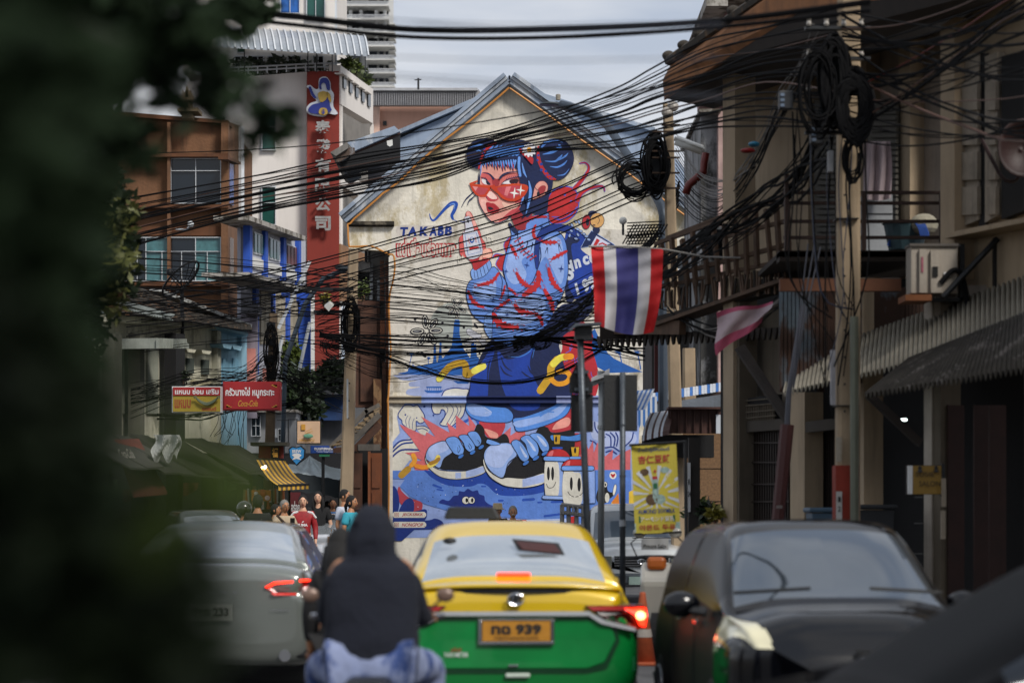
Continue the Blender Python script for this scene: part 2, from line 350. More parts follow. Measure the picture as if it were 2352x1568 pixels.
U.text(2, '#a3272c', 'แด่เพื่อนร่วมทาง', 128, 590, 1085, 900, .11); U.text(2, '#c9bfb4', 'แด่เพื่อนร่วมทาง', 150, 610, 1062, 880, .035)
# yellow squiggles behind the skirt
# girl: backpack and things behind
U.name = 'painted_figure'
U.poly(5, BLU, '780 500 860 430 920 560 1000 690 1060 740 1200 810 1362 882 1000 892 830 800 780 760', False)
for a, b in ((1110, 670), (1300, 680)):
    U.st(5, BLU, 12, [(a+40, b+170), (a+20, b+60), (a, b)])
    for k in range(8): U.st(5, BLU, [16, 3], [(a, b), (a+math.cos(k*.8)*45, b+math.sin(k*.8)*35)], False)
U.poly(5, '#ae2530', '500 480 560 300 640 290 740 350 840 500 830 620 900 900 880 1100 800 1200 620 1150 560 1120 440 860 520 640')
for k in range(34):
    a, b = R.uniform(540, 830), R.uniform(380, 1150); U.st(5, '#4a5fc0', 7, [(a, b), (a+R.uniform(-30, 30), b+25), (a+R.uniform(-45, 20), b+60)])
U.poly(5, NV, '200 560 400 300 520 180 640 160 700 60 830 -20 830 240 640 420 520 520 480 640 460 760 380 900 380 1100 560 1000 620 1140 560 1180 440 1260 100 1330 0 1330 0 700')
U.poly(3, '#163a95', '1440 330 1500 170 1560 200 1640 260 1700 330 1640 450 1760 560 1900 700 1900 1000 1760 1010 1560 1080 1500 1000 1470 900 1470 600')
U.poly(3, NV, '1450 350 1620 330 1600 380 1520 420 1550 700 1480 900 1560 1080 1470 1130 1440 900')
U.poly(3, '#0f2250', '1775 228 2038 390 2100 440 1750 425 1640 445 1690 345', False, '#8fabe2', 8)
U.poly(3, '#c2c6dc', '1835 292 2010 392 1900 430 1760 425', False); U.poly(3, RD, '1840 325 1880 350 1830 425 1795 415', False); U.st(3, RD, 18, '1870 400 1910 385 1960 410', False)
for tx, x0, y0, an in (('S', 1480, 690, -.5), ('i', 1530, 600, -.5), ('n', 1575, 560, -.4), ('c', 1680, 520, -.35), ('e', 1760, 500, -.3), ('1', 1600, 900, -.5), ('9', 1685, 865, -.4), ('9', 1760, 830, -.4)):
    vs, fs = text_mesh(tx, .05, 3); a = np.array(vs); lo = a.min(0); hi = a.max(0); h = 175 if tx == 'S' else 150
    sx = h/(.75); ox, oy, kk = CR[3]; q = []
    for (X, Y_, Z_) in vs:
        X = (X-lo[0])*sx*(.85); Y2 = (Y_-lo[1])*sx; q.append((ox+(x0+X*math.cos(an)+Y2*-.25)/kk, oy+(y0+h+X*math.sin(an)*.9-Y2)/kk))
    U.emit(q, fs, '#c5cbd8')
U.poly(2, '#b0272d', '1655 905 1700 845 1850 850 1825 700 1900 600 1965 555 1945 700 1885 850 1820 1000 1795 1120 1700 1010 1750 890', True, '#4a5fc0', 16)
# hood / lantern behind the head
U.poly(1, RD, '1510 1300 1540 1150 1600 1050 1700 985 1850 970 1960 1020 2010 1150 2012 1280 1960 1400 1850 1500 1750 1540 1600 1545 1540 1450', True, '#4658bd', 22)
U.st(1, '#4658bd', 20, '1640 1470 1760 1480 1900 1400 1990 1290'); U.st(1, '#4658bd', 14, '1600 1440 1740 1440 1850 1380')
for t, wd in (('1950 1000 2080 850 2165 720 2170 640 2110 592 2035 605', [60, 50, 38, 26, 18, 10]), ('2000 1180 2050 1080 2180 1000 2352 960 2410 980 2425 1040', [70, 56, 40, 30, 20, 9])):
    U.st(1, '#4658bd', [x+14 for x in wd], t); U.st(1, RD, wd, t)
U.ell(1, '#4658bd', 1800, 1095, 18); U.ell(1, '#4658bd', 1900, 1198, 18)
# keychain
U.ell(3, NV, 1790, 20, 60, 45); U.ell(3, NV, 1835, 215, 45, 60); U.ell(3, '#cf9f62', 1845, 100, 88, 92, 0, '#1a1d33', 8); U.ell(3, '#a8242e', 1710, 120, 52, 92, .1, '#1a1d33', 8); U.ell(3, '#181a30', 1725, 122, 22, 48)
U.ell(3, '#1a1d33', 1805, 72, 26, 8); U.ell(3, '#1a1d33', 1805, 160, 20, 8); U.st(3, '#1a1d33', 6, '1860 60 1875 100 1850 150')
# skirt and hems
U.poly(0, '#0d1c46', '1971 1357 1932 1405 1904 1469 1885 1510 1878 1549 1868 1612 1960 1640 2040 1645 2060 1672 2130 1660 2220 1620 2275 1592 2290 1560 2262 1480 2240 1400 2225 1330 2235 1280 2200 1260 2100 1335 2040 1380')
U.poly(4, '#143a98', '1250 830 1310 700 1340 800 1300 950 1270 1100 1255 1380 1200 1420 1100 1425 1030 1380 1040 1250 1060 1130')
U.poly(4, '#143a98', '1380 850 1400 800 1500 900 1700 840 1840 740 1800 850 1790 1000 1870 1200 1900 1270 1905 1500 1700 1545 1560 1500 1480 1350 1420 1150')
for t in ('1420 860 1470 980 1560 1050', '1415 980 1470 1070 1570 1115', '1760 980 1800 1060 1860 1120', '1680 1050 1740 1100 1800 1130', '1290 900 1265 1000 1250 1200'): U.st(4, '#0d1c46', [8, 24, 5], t)
U.st(4, '#3e78cc', [4, 16, 4], '1500 860 1640 870 1760 820 1840 745 1820 880')
U.poly(6, '#b83a45', '965 345 1215 355 1205 470 1140 525 1060 522 1020 480'); U.poly(6, '#e0988a', '1012 430 1080 445 1150 480 1150 525 1080 520 1050 490')
U.poly(7, '#ad2f3a', '440 300 650 200 830 100 850 330 780 370 600 365 480 310'); U.poly(7, '#dd9488', '600 320 650 250 760 195 805 230 770 300 620 335')
U.poly(6, '#4f86d6', '820 180 840 145 950 175 1130 200 1250 215 1312 280 1290 350 1180 365 1000 355 880 310 825 250', True, NV, 9)
U.poly(6, LB, '832 190 900 170 1010 200 1090 260 1040 300 900 285 845 240'); U.st(6, '#c5d2ee', 6, '1010 205 1090 255 1020 262', False)
U.poly(5, '#4f86d6', '10 1370 120 1350 300 1290 450 1220 520 1150 600 1160 612 1230 560 1330 440 1400 250 1470 60 1502 20 1440', True, NV, 10)
U.poly(5, LB, '22 1400 300 1335 500 1235 590 1190 480 1335 250 1420 60 1460'); U.st(5, '#4f86d6', 14, '290 1345 360 1300 430 1300')
# shoes
BK = '#0b0c13'
U.poly(6, BK, '545 835 580 760 670 670 800 600 905 450 935 385 975 385 1010 430 1030 510 1130 532 1215 480 1262 520 1268 592 1180 592 1060 620 1010 700 1002 815 860 862 640 862')
U.poly(6, '#8ba7dd', '400 740 410 670 450 610 540 565 620 565 685 660 590 740 548 835 480 805 430 765', True, BK, 9); U.poly(6, '#a6b8e3', '425 690 440 630 540 572 600 568 638 620 620 655 520 700 470 750')
U.poly(6, WH, '395 715 420 780 520 850 650 872 850 866 1000 815 1022 880 900 932 720 957 560 932 450 855 400 775', True, BK, 8)
U.poly(6, '#9fb0dc', '820 872 1000 822 1018 878 900 925 820 938', False); U.poly(6, '#9fb0dc', '710 885 770 885 770 945 710 950', False)
LC, LD = '#6b98de', '#3a72c2'
for t, h in (('610 545 680 510 740 530 780 600 800 650 775 702 705 692 660 640', '745 600 760 640 740 680 735 620'), ('745 510 800 490 860 510 905 580 912 640 872 672 820 640 790 570', '850 580 880 620 865 640 845 600'), ('840 480 890 455 940 470 980 540 972 592 930 612 890 560', '940 545 965 575 950 585')):
    U.poly(6, LC, t, True, BK, 9); U.st(6, BK, 5, h)
for a, b in ((768, 716), (890, 676), (980, 620)): U.ell(6, LD, a, b, 34, 18, -.6, BK, 6)
U.poly(7, BK, '35 885 60 790 130 700 195 640 300 600 420 345 470 300 540 310 590 370 700 360 830 335 852 380 852 520 800 640 520 640 502 830 300 892 150 897')
U.poly(6, '#8ba7dd', '1010 740 1020 660 1080 600 1180 580 1290 588 1352 700 1260 790 1210 935 1120 905 1050 835', True, BK, 9); U.poly(6, '#a6b8e3', '1022 720 1060 625 1180 592 1285 602 1315 670 1255 750 1195 828 1100 828 1032 785')
U.poly(0, WH, '1934 1833 1952 1879 2001 1912 2030 1909 2105 1912 2177 1891 2177 1930 2105 1949 2035 1945 2000 1933 1960 1905 1936 1864', True, BK, 3); U.poly(0, '#9fb0dc', '2090 1916 2176 1894 2176 1927 2090 1947', False)
for t, h in (('130 490 180 450 240 480 300 560 332 650 292 697 240 680 190 600', '230 520 285 600 310 640 285 650 240 570'), ('235 440 290 400 350 410 410 470 442 560 420 642 370 662 320 600 290 500', '300 440 370 500 410 575 380 570 330 490'), ('340 400 400 375 470 390 540 470 560 550 530 592 480 580 420 480', '420 400 490 450 535 520 500 520 440 440')):
    U.poly(7, LC, t, True, BK, 10); U.poly(7, '#b3c6ec', h)
for a, b in ((295, 715), (410, 660), (510, 605)): U.ell(7, LD, a, b, 42, 20, -.6, BK, 6)
U.poly(7, '#4480cc', '575 405 640 395 800 410 955 375 962 430 870 465 700 457 600 462', True, BK, 8); U.poly(6, LC, '1035 555 1060 540 1180 585 1110 602 1040 580', True, BK, 7)
# jacket
U.poly(3, CF, '735 150 770 290 715 480 665 700 690 830 720 950 715 1080 560 1210 525 1300 520 1500 540 1590 586 1620 696 1671 816 1661 966 1590 1166 1420 1290 1250 1400 1060 1475 800 1475 550 1450 380 1400 280 1300 200 1240 130 1230 5 1100 20 940 100 850 240 800 200 760 140', True, NV, 12)
U.poly(3, LB, '800 320 960 240 1030 200 1080 300 1060 480 900 600 960 760 920 860 800 900 720 820 700 680 740 500'); U.poly(3, LB, '1150 380 1250 300 1380 330 1420 500 1430 760 1380 900 1280 700 1200 560 1120 640 1140 480')
U.poly(3, LB, '600 1250 760 1130 960 1040 1150 1060 1200 1180 1100 1330 900 1420 700 1400 580 1380'); U.poly(3, '#4f7bcc', '540 1450 640 1560 820 1600 1000 1540 1200 1340 1330 1130 1380 1080 1200 1420 966 1590 816 1661 696 1671 560 1600')
U.poly(3, CF, '215 930 250 860 330 820 520 690 580 700 640 780 690 850 720 920 722 1080 640 1150 560 1210 530 1240 500 1340 440 1392 330 1330 260 1240 215 1100 205 1000', True, NV, 12)
U.poly(3, LB, '300 900 420 860 560 860 580 960 560 1060 480 1090 370 1080 290 1010')
U.st(3, NV, 11, '1130 440 1140 560 1100 700 1040 860 940 960 820 1030 700 1085'); U.st(3, NV, 9, '665 700 700 860 715 960'); U.st(3, NV, 9, '620 760 655 850 650 960 640 1080')
U.poly(3, '#7ba0de', '260 740 300 700 330 722 450 640 490 600 518 650 510 700 440 790 330 838 280 830', True, NV, 9)
for a, b, c_, d in ((300, 735, 315, 830), (335, 722, 355, 830), (375, 700, 400, 805), (415, 668, 445, 780), (455, 635, 485, 735)): U.st(3, NV, 6, [(a, b), (c_, d)])
U.poly(3, '#7ba0de', '440 1300 500 1260 530 1290 520 1568 470 1540 430 1450', True, NV, 8)
for k in range(6): U.st(3, NV, 6, [(445, 1320+k*40), (520, 1330+k*38)])
for t in ('950 460 975 380 965 350', '1010 500 1035 400 1030 370', '1190 520 1220 440 1225 520', '1370 500 1365 400 1400 480'): U.st(3, NV, [3, 14, 3], t)
U.poly(3, '#12307c', '1060 550 1065 400 1110 260 1200 175 1330 150 1480 165 1560 200 1580 300 1500 262 1380 232 1250 260 1160 330 1122 420 1112 650 1085 710 1070 640', True, NV, 8)
for t, ww in (('880 190 960 110 1070 60 1210 55', 46), ('1075 160 1045 230 1060 310 1100 330', 44), ('1150 360 1240 375 1335 372', 54), ('1462 485 1370 535 1280 585', 50), ('1400 985 1310 900 1262 800 1238 700', 66), ('1000 930 940 900 880 840 835 755', 60), ('610 760 540 855 440 895 350 912', 55), ('230 990 280 1100 350 1160 420 1185', 55), ('690 915 670 1000 640 1070', 32), ('735 945 790 990 825 1025', 34), ('760 410 800 480 830 540', 50), ('1290 1240 1280 1150 1230 1050 1185 965', 66), ('1040 1265 940 1252 850 1210 812 1150', 70), ('545 1270 600 1370 720 1430 850 1440', 95), ('1160 1410 1130 1320 1070 1270', 56), ('1110 745 1105 880 1010 980 920 1035', 90), ('745 1095 660 1150 590 1200', 46)):
    U.bug(3, t, ww*.8)
for a, b, r in ((540, 1090, 48), (965, 660, 46), (705, 738, 40), (1395, 705, 50), (1152, 180, 36), (718, 1280, 34), (935, 1112, 24), (1150, 1180, 34), (820, 1560, 40)): U.star(3, '#14367f', a, b, r, .15)
U.st(3, NV, 8, '850 240 855 340 900 440 960 510 1050 560')
for a, b in ((850, 345), (880, 390), (885, 445), (925, 475), (960, 510), (1005, 545), (1045, 570)): U.st(3, RD, 11, [(a-32, b+18), (a+30, b-22)]); U.ell(3, RD, a+30, b-22, 11); U.ell(3, RD, a-32, b+18, 11)
U.poly(3, NV, '735 160 760 145 850 235 845 275 790 240')
for a, b in ((1530, 160), (1575, 115), (1620, 120), (1500, 290), (1520, 230), (1580, 330), (1605, 280), (1600, 210), (1640, 235), (1680, 270), (1710, 300), (1740, 340)): U.ell(3, '#8ea3cc', a, b, 24, 14, R.uniform(0, 2), NV, 6)
# hand and bottle
U.poly(2, '#cc5a58', '1270 900 1330 1000 1370 1100 1520 1010 1585 955 1640 880 1640 800 1600 762 1545 762 1530 680 1480 600 1450 500 1400 400 1325 230 1280 180 1240 190 1228 240 1240 400 1185 540 1130 590 1128 720 1140 850 1200 900', True, '#7d1f2a', 7)
U.poly(2, '#e2a197', '1242 195 1278 186 1330 262 1380 350 1395 430 1340 420 1250 260'); U.poly(2, '#aa2830', '1270 900 1450 870 1430 960 1580 930 1520 1010 1372 1100 1330 1000')
U.poly(2, '#e6ad9a', '1460 850 1520 775 1600 772 1638 850 1600 910 1510 905 1440 960'); U.st(2, '#7d1f2a', 6, '1480 880 1500 920 1470 950 1530 930')
U.poly(2, '#c3c5d0', '1205 285 1230 265 1290 262 1340 400 1362 482 1412 492 1490 840 1250 912 1182 530 1210 505 1222 420', True, '#7a3038', 7)
U.poly(2, '#2b2a3a', '1245 330 1265 310 1280 335 1270 365'); U.poly(2, RD, '1278 748 1428 728 1436 762 1290 786', False); U.ribbon(U.pts(2, '1215 545 1395 515 1470 810 1265 865 1215 545'), [2.2]*5, '#3b6fb5')
U.ell(2, '#2a4f96', 1325, 630, 38, 48); U.ell(2, '#ccd0dc', 1325, 620, 24, 28); U.st(2, RD, 9, '1280 600 1270 640 1300 690'); U.st(2, RD, 9, '1370 580 1385 620 1390 670')
# neck, hair, face
U.poly(1, '#8e2630', '960 1400 1100 1300 1260 1300 1290 1400 1200 1560 1180 1640 1060 1640 1000 1560')
U.poly(1, NV, '470 640 500 450 600 330 760 262 950 232 1150 242 1340 330 1400 480 1560 800 1612 880 1600 1000 1560 1100 1540 1200 1520 1350 1400 1410 1290 1390 1200 1450 1080 1300 1130 1000 1040 640 980 600 500 660 475 900 438 925 450 760')
SK = '#d8988c'
U.poly(1, SK, '438 1130 465 1000 480 760 510 640 800 600 1060 640 1110 900 1150 1100 1100 1290 960 1420 800 1515 700 1530 620 1490 520 1360 455 1240')
U.poly(1, '#c4595a', '500 760 600 750 680 850 700 950 520 940 490 860'); U.poly(1, '#c96a65', '780 860 860 780 1000 750 1080 780 1100 930 900 950 760 950 720 890')
U.poly(1, '#b8434b', '1000 1150 1120 1060 1130 1200 1060 1340 900 1460 760 1520 900 1390 1030 1270'); U.poly(1, '#e8b3a6', '480 1180 560 1180 570 1290 600 1380 660 1450 580 1400 500 1300')
U.poly(1, '#e9bca9', '820 1210 950 1250 1080 1220 1060 1290 950 1330 850 1290'); U.poly(1, '#9c3138', '650 800 720 850 780 850 760 960 680 960')
U.st(1, NV, 11, '440 1120 462 1240 530 1370 620 1490 720 1538 850 1512 960 1430')
# bangs
for k in range(15):
    x = 500+k*40; ln = 700+30*math.sin(k*1.9)+(20 if k > 4 else -10); U.poly(1, NV, [(x-8, 540), (x+44, 520), (x+42+k*1.5, 600), (x+34+k*2, ln), (x+14, 640)], False)
    U.poly(1, '#5f8fdc', [(x+4, 540), (x+20, 535), (x+26+k, 600), (x+27+k, ln-50), (x+10, 610)], False)
    if k % 2: U.poly(1, '#b23a44', [(x+38, 545), (x+50, 545), (x+52+k, 620), (x+46+k, ln+10), (x+40, 640)], False)
U.poly(1, NV, '480 560 600 400 800 330 1100 330 1140 480 1120 560 1000 540 700 570 500 600')
for k in range(9):
    x = 540+k*60; U.poly(1, '#4d80d0', [(x, 500-k*5), (x+60, 400-k*6), (x+150+k*4, 320), (x+110+k*4, 400-k*2), (x+40, 520-k*4)], True)
U.poly(1, NV, '1020 560 1140 480 1200 800 1230 1000 1280 1180 1250 1320 1170 1440 1130 1450 1200 1280 1130 1050 1080 800')
for t, ww in (('1085 520 1080 650 1100 800', 40), ('1130 600 1160 740 1205 830', [8, 34, 4]), ('1235 880 1262 1050 1230 1250 1190 1400', [10, 48, 30, 5]), ('1130 1060 1145 1150 1100 1270', [6, 34, 5]), ('1000 600 1030 560 1000 700', [6, 26, 4]), ('470 700 495 620 478 800', [4, 22, 4])): U.st(1, '#6595df', ww, t)
U.st(1, NV, [10, 26, 6], '430 1000 330 1090 240 1180 175 1302'); U.st(1, NV, [8, 22, 5], '440 1060 350 1150 300 1190 280 1262')
U.poly(1, SK, '1340 955 1400 893 1480 890 1532 955 1520 1040 1460 1120 1380 1155 1300 1175 1312 1050', True, '#7d1f2a', 6); U.poly(1, '#9c3138', '1380 1010 1440 955 1500 965 1490 1040 1440 1090 1390 1130 1400 1060'); U.ell(1, '#101322', 1385, 1085, 24, 40)
U.st(1, NV, 8, '1325 890 1330 980 1400 1045')
for t in ('260 500 270 380 350 270 450 222 600 215 700 260 620 320 520 420 470 560 450 682 370 670 290 600', '1395 340 1500 250 1650 215 1800 250 1900 370 1942 500 1930 620 1860 760 1750 850 1640 862 1500 760 1400 560 1385 430'): U.poly(1, NV, t)
U.poly(1, RD, '745 268 640 288 530 400 470 540 440 690 468 685 500 560 560 430 660 340'); U.poly(1, RD, '1372 345 1358 480 1380 600 1450 740 1550 850 1668 858 1560 780 1455 640 1405 480 1395 345')
for a, b, r in ((670, 285, 15), (540, 380, 17), (528, 450, 16), (460, 610, 15), (1385, 480, 18), (1372, 555, 18), (1432, 618, 24), (1432, 708, 24), (1500, 730, 22), (1508, 792, 13), (1550, 785, 12), (1600, 830, 12), (1562, 835, 10)): U.ell(1, '#1d3e9a', a, b, r)
for t, ww in (('1410 400 1500 280 1640 240 1770 280', [6, 50, 34, 5]), ('1450 465 1600 430 1720 350 1700 310', [5, 44, 60, 6]), ('1485 570 1640 575 1720 520 1760 470', [5, 26, 40, 6]), ('1700 560 1800 500 1855 440', [8, 30, 4]), ('1565 655 1680 665 1780 620 1838 555', [4, 26, 30, 4]), ('1680 795 1790 780 1870 690', [4, 20, 4]), ('320 350 420 320 550 320', [6, 34, 6]), ('320 420 400 395 470 390', [5, 26, 4]), ('420 415 450 405 480 415', 12)): U.st(1, '#5386d6', ww, t)
# flower in the hair
U.poly(1, '#a3242a', '1080 400 1110 370 1200 480 1300 520 1302 600 1285 622 1250 590 1190 520 1110 450')
for k in range(11):
    a = k*math.tau/11; U.ell(1, '#d6d4da', 1242+math.cos(a)*72, 400+math.sin(a)*72, 42, 22, a)
U.ell(1, '#d9961f', 1242, 395, 38)
# eyes, brows, nose, lips
U.poly(1, '#d9d2d4', '500 850 560 862 632 942 545 932 505 900'); U.poly(1, '#1a1226', '565 880 600 890 635 942 580 935')
U.poly(1, '#d9d2d4', '815 925 880 885 960 868 1055 890 1000 928'); U.poly(1, '#2a1020', '935 875 1060 855 1062 905 960 928')
U.st(1, NV, [8, 26, 34], '508 752 600 768 650 805 690 862'); U.st(1, NV, [34, 30, 8], '785 838 830 790 920 752 1060 742')
U.st(1, NV, [6, 14, 14], '480 832 560 858 632 935'); U.st(1, NV, [8, 14, 14], '808 925 900 862 1085 815')
for k in range(6): U.st(1, NV, [10, 3], [(880+k*34, 862-k*8), (905+k*36, 815-k*8)], False)
for k in range(4): U.st(1, NV, [8, 3], [(510+k*25, 850+k*5), (480+k*22, 815+k*2)], False)
U.poly(1, '#b23c44', '540 1060 640 1030 720 1100 760 1160 700 1200 600 1190 570 1130'); U.poly(1, '#ecc5bd', '562 1075 630 1040 690 1080 740 1145 720 1165 650 1162 590 1120'); U.st(1, NV, [4, 14, 5], '532 1062 555 1110 585 1168')
U.poly(1, '#9d202a', '565 1225 600 1215 640 1228 700 1240 785 1335 700 1382 640 1392 590 1362 570 1290'); U.poly(1, '#170f20', '595 1290 640 1288 682 1322 625 1336 600 1318'); U.st(1, '#d06a6c', 8, '610 1370 660 1362 720 1340')
# glasses
FR = '#bf3a1c'
U.poly(1, FR, '300 918 435 868 430 895 360 925 640 955 640 1005 560 1132 480 1133 400 1095 350 1030', False); U.poly(1, FR, '640 960 700 945 720 970 850 940 1040 925 1220 962 1180 1100 1060 1188 940 1202 820 1160 750 1085 660 1010')
U.poly(1, '#b4444e', '348 962 600 1000 540 1092 470 1102 405 1055', False); U.poly(1, '#b03c48', '742 1000 860 972 1092 962 1105 1075 1000 1152 900 1152 810 1090'); U.poly(1, '#d98a8a', '350 965 440 975 400 1040', False); U.poly(1, '#cf7478', '880 975 960 970 900 1120 850 1100', False)
U.st(1, '#d86030', 5, '310 930 630 968'); U.st(1, '#d86030', 5, '740 985 1040 940 1190 965')
for a, b, r in ((1010, 1075, 98), (1108, 1030, 92)): U.star(1, '#dfe0dc', a, b, r, .12)
# curl of hair / smoke on the left and sparkles
U.name = 'painted_scenery'
U.st(2, '#1346a0', [10, 22, 34, 46, 62, 62, 56, 50, 30], '660 212 680 290 740 312 900 140 1000 58 1075 60 1050 160 1010 240 1030 310'); U.st(2, '#1346a0', 10, '1030 310 1110 338 1245 346'); U.st(2, '#6f98dc', [4, 20, 4], '960 85 1030 60 1055 80 1040 150')
for a, b, r in ((1568, 575, 62), (1640, 655, 46), (1112, 930, 80), (1180, 900, 52), (1632, 590, 36)): U.star(2, '#d5d0c2', a, b, r)
# squiggles
U.st(4, '#b08a20', 86, '650 1140 790 985 950 945 985 1020 990 1095 1100 1040'); U.st(4, '#e3d75c', 86, '1090 1045 1200 985', False); U.st(4, '#d8ce5a', 70, '645 1150 690 1105', False)
U.st(5, '#c59a26', 78, '290 1075 350 990 400 920 405 830 470 750'); U.st(5, '#e7d94e', 70, '425 800 500 735 560 725'); U.st(5, '#e59020', 66, '560 722 612 720'); U.st(5, '#dd951f', 52, '405 960 470 1005 560 990 600 930 560 880 480 880')
U.st(6, '#b48a2c', 70, '145 915 215 850'); U.st(6, '#e39a30', 50, '250 810 285 760 270 705'); U.st(6, '#e08a28', 46, '300 815 370 832 420 825'); U.st(6, '#e6d060', 50, '440 812 500 780 530 725'); U.st(6, '#a87a28', 40, '450 790 510 765 535 745')
# spray cans
U.name = 'painted_spray_can'
U.poly(7, '#849fd8', '512 670 720 685 720 1110 512 1100', False, BK, 8); U.poly(7, WH, '516 690 600 690 670 740 670 1060 600 1098 516 1060'); U.poly(7, '#b02428', '525 650 550 590 600 562 680 556 750 580 798 640 790 660 600 662', True, BK, 8); U.poly(7, '#d0686c', '545 640 570 590 610 575 590 645')
U.st(7, BK, 60, '520 665 780 672', False); U.st(7, LC, 46, '520 665 780 672', False); U.st(7, BK, 48, '500 1106 715 1112', False); U.st(7, LB, 34, '500 1106 715 1112', False); U.st(7, '#1d4cac', 22, '605 545 705 545', False)
U.poly(7, '#c39826', '608 395 690 395 682 500 620 500', False, BK, 8); U.ell(7, BK, 640, 445, 12, 36); U.ell(7, BK, 552, 835, 17, 78); U.ell(7, BK, 600, 835, 17, 78); U.st(7, BK, 7, '530 950 545 990 575 1000 610 985 637 930')
U.name = 'painted_spray_can '
U.poly(7, '#849fd8', '725 790 985 795 1082 800 1085 1170 925 1182 725 1172', False, BK, 8); U.poly(7, WH, '729 810 850 820 925 860 925 1178 729 1168'); U.poly(7, '#b02428', '720 762 740 700 800 674 880 668 950 690 988 745 980 768', True, BK, 8); U.poly(7, '#d0686c', '738 752 765 705 800 690 785 755')
U.st(7, BK, 62, '725 775 1050 775', False); U.st(7, LC, 48, '725 775 1050 775', False); U.st(7, BK, 36, '805 657 910 657', False); U.st(7, LC, 26, '805 657 910 657', False)
U.poly(7, '#c39826', '808 534 904 534 895 640 822 640', False, BK, 8); U.ell(7, BK, 856, 572, 13, 34); U.ell(7, BK, 813, 950, 17, 76); U.ell(7, BK, 902, 962, 20, 80); U.st(7, BK, 7, '772 1040 800 1080 850 1100 910 1085 962 1030')
for a in (800, 850, 905): U.poly(7, '#e4e0d6', [(a-14, 1086), (a+16, 1090), (a+2, 1108)], False)
# bird, bubble, stripes
U.name = 'painted_scenery'
U.poly(7, BK, '1095 1100 1125 1000 1180 930 1215 960 1230 1030 1275 1050 1310 1030 1290 1090 1240 1130 1200 1172 1120 1165'); U.ell(7, WH, 1222, 1110, 26, 56); U.ell(7, '#d9d6cc', 1200, 960, 24, 32, 0, BK, 6); U.ell(7, BK, 1204, 962, 8, 16)
U.poly(7, '#d9d6cc', '1285 1060 1300 980 1315 960 1328 975 1322 1030 1300 1085', True, BK, 6); U.ell(7, '#d9d6cc', 1288, 856, 40, 42); U.poly(7, '#a5262b', '1288 885 1262 850 1268 835 1288 845 1308 834 1315 850')
U.poly(7, '#d57d28', '1270 1165 1350 1060 1365 1230 1300 1230', False); U.poly(7, '#dcb83c', '1250 1230 1275 1160 1310 1230', False); U.poly(7, '#dcb83c', '1470 1045 1540 1010 1540 1240 1470 1240', False)
U.poly(7, '#b83a45', '-30 1365 300 1362 302 1420 -30 1420', False); U.poly(7, '#a8b6dd', '302 1360 820 1345 820 1560 302 1560', False); U.st(7, WH, 22, '-20 1388 290 1388', False); U.st(7, WH, 18, '320 1388 375 1386', False); U.st(7, WH, 18, '405 1386 680 1378', False); U.poly(7, RD, '780 1330 850 1320 850 1450 800 1540', False)
def G(c, x, y, Y): a, b, k = CR[c]; return P((a+x/k)/1.7415, (b+y/k)/1.7415, Y)
class Fac:
    """a vertical wall plane through two ground points given as (u, distance)"""
    def __init__(s, uA, YA, uB, YB):
        s.A = Vector(((uA-1176)/S*YA, YA, 0)); s.B = Vector(((uB-1176)/S*YB, YB, 0)); d = (s.B-s.A).normalized(); s.d = d
        s.n = Vector((-d.y, d.x, 0)); s.n = -s.n if s.n.dot(s.A) > 0 else s.n
    def p(s, u, v, out=0):
        k = (u-1176)/S; A, d = s.A+s.n*out, s.d; t = (k*A.y-A.x)/(d.x-k*d.y); q = A+d*t
        return Vector((q.x, q.y, CH+(1160-v)/S*q.y))
    def pz(s, u, z, out=0): q = s.p(u, 1160, out); q.z = z; return q
    def z(s, u, v): return s.p(u, v).z
    def poly(s, mb, uv, out=.05, depth=.1):
        return mb.prism([s.p(u, v, out) for u, v in uv], -s.n*depth)
    def rect(s, mb, u0, v0, u1, v1, out=.05, depth=.1):   # v measured at u0; horizontal edges in the world
        z0, z1 = s.z(u0, v0), s.z(u0, v1)
        return mb.prism([s.pz(u0, z0)+s.n*out, s.pz(u1, z0)+s.n*out, s.pz(u1, z1)+s.n*out, s.pz(u0, z1)+s.n*out], -s.n*depth)
# ------------------------------------------------------------------ ground
asph = mat('asphalt', '#4a4a4c', .9, var=.3, scale=.8, bump=.4, bscale=60, col2='#3a3a3c')
conc = mat('pavement_concrete', '#76706a', .9, var=.3, scale=1.5, bump=.3, dirt=.3)
soil = mat('ground_soil', '#5a544c', .95, var=.3, scale=.1)
MB().box(-400, 400, -60, 1500, -.3, -.12).build('ground', soil, kind='structure')
MB().box(-9, 6, -6, 90, -.12, 0).build('road', asph, kind='structure')
# ------------------------------------------------------------------ the gabled building with the mural
plas = mat('stained_plaster', '#b3a789', .9, var=.22, scale=1.1, bump=.5, bscale=14, col2='#d8d3c6', amt=.9, streak=.35)
plas2 = mat('peeling_whitewash', '#cdc8be', .9, var=.2, scale=1.6, bump=.5, bscale=14, col2='#9c9484', amt=.35, streak=.15)
flash = mat('weathered_zinc', '#8895a6', .55, .2, var=.25, scale=2, col2='#b9bec4', amt=.3, streak=.35)
bluew = mat('blue_grey_render', '#8e9db2', .9, var=.12, scale=.8, streak=.25)
wood = mat('dark_stained_wood', '#4a2c1c', .7, var=.35, scale=5, streak=.3)
wood2 = mat('orange_stained_wood', '#7a4422', .6, var=.3, scale=5, streak=.3)
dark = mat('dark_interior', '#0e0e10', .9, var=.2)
black = mat('black_cable_rubber', '#0a0a0c', .85, var=.2, bump=0, spec=.15)
blackm = mat('black_metal', '#15171a', .5, .3, var=.2)
hb = thing('gabled_building', P(1190, 1330, WY), 'weathered gabled building whose whole end wall carries a painted mural of a girl', 'building')
hb.location.z = 0; ORG[hb] = Vector(hb.location)
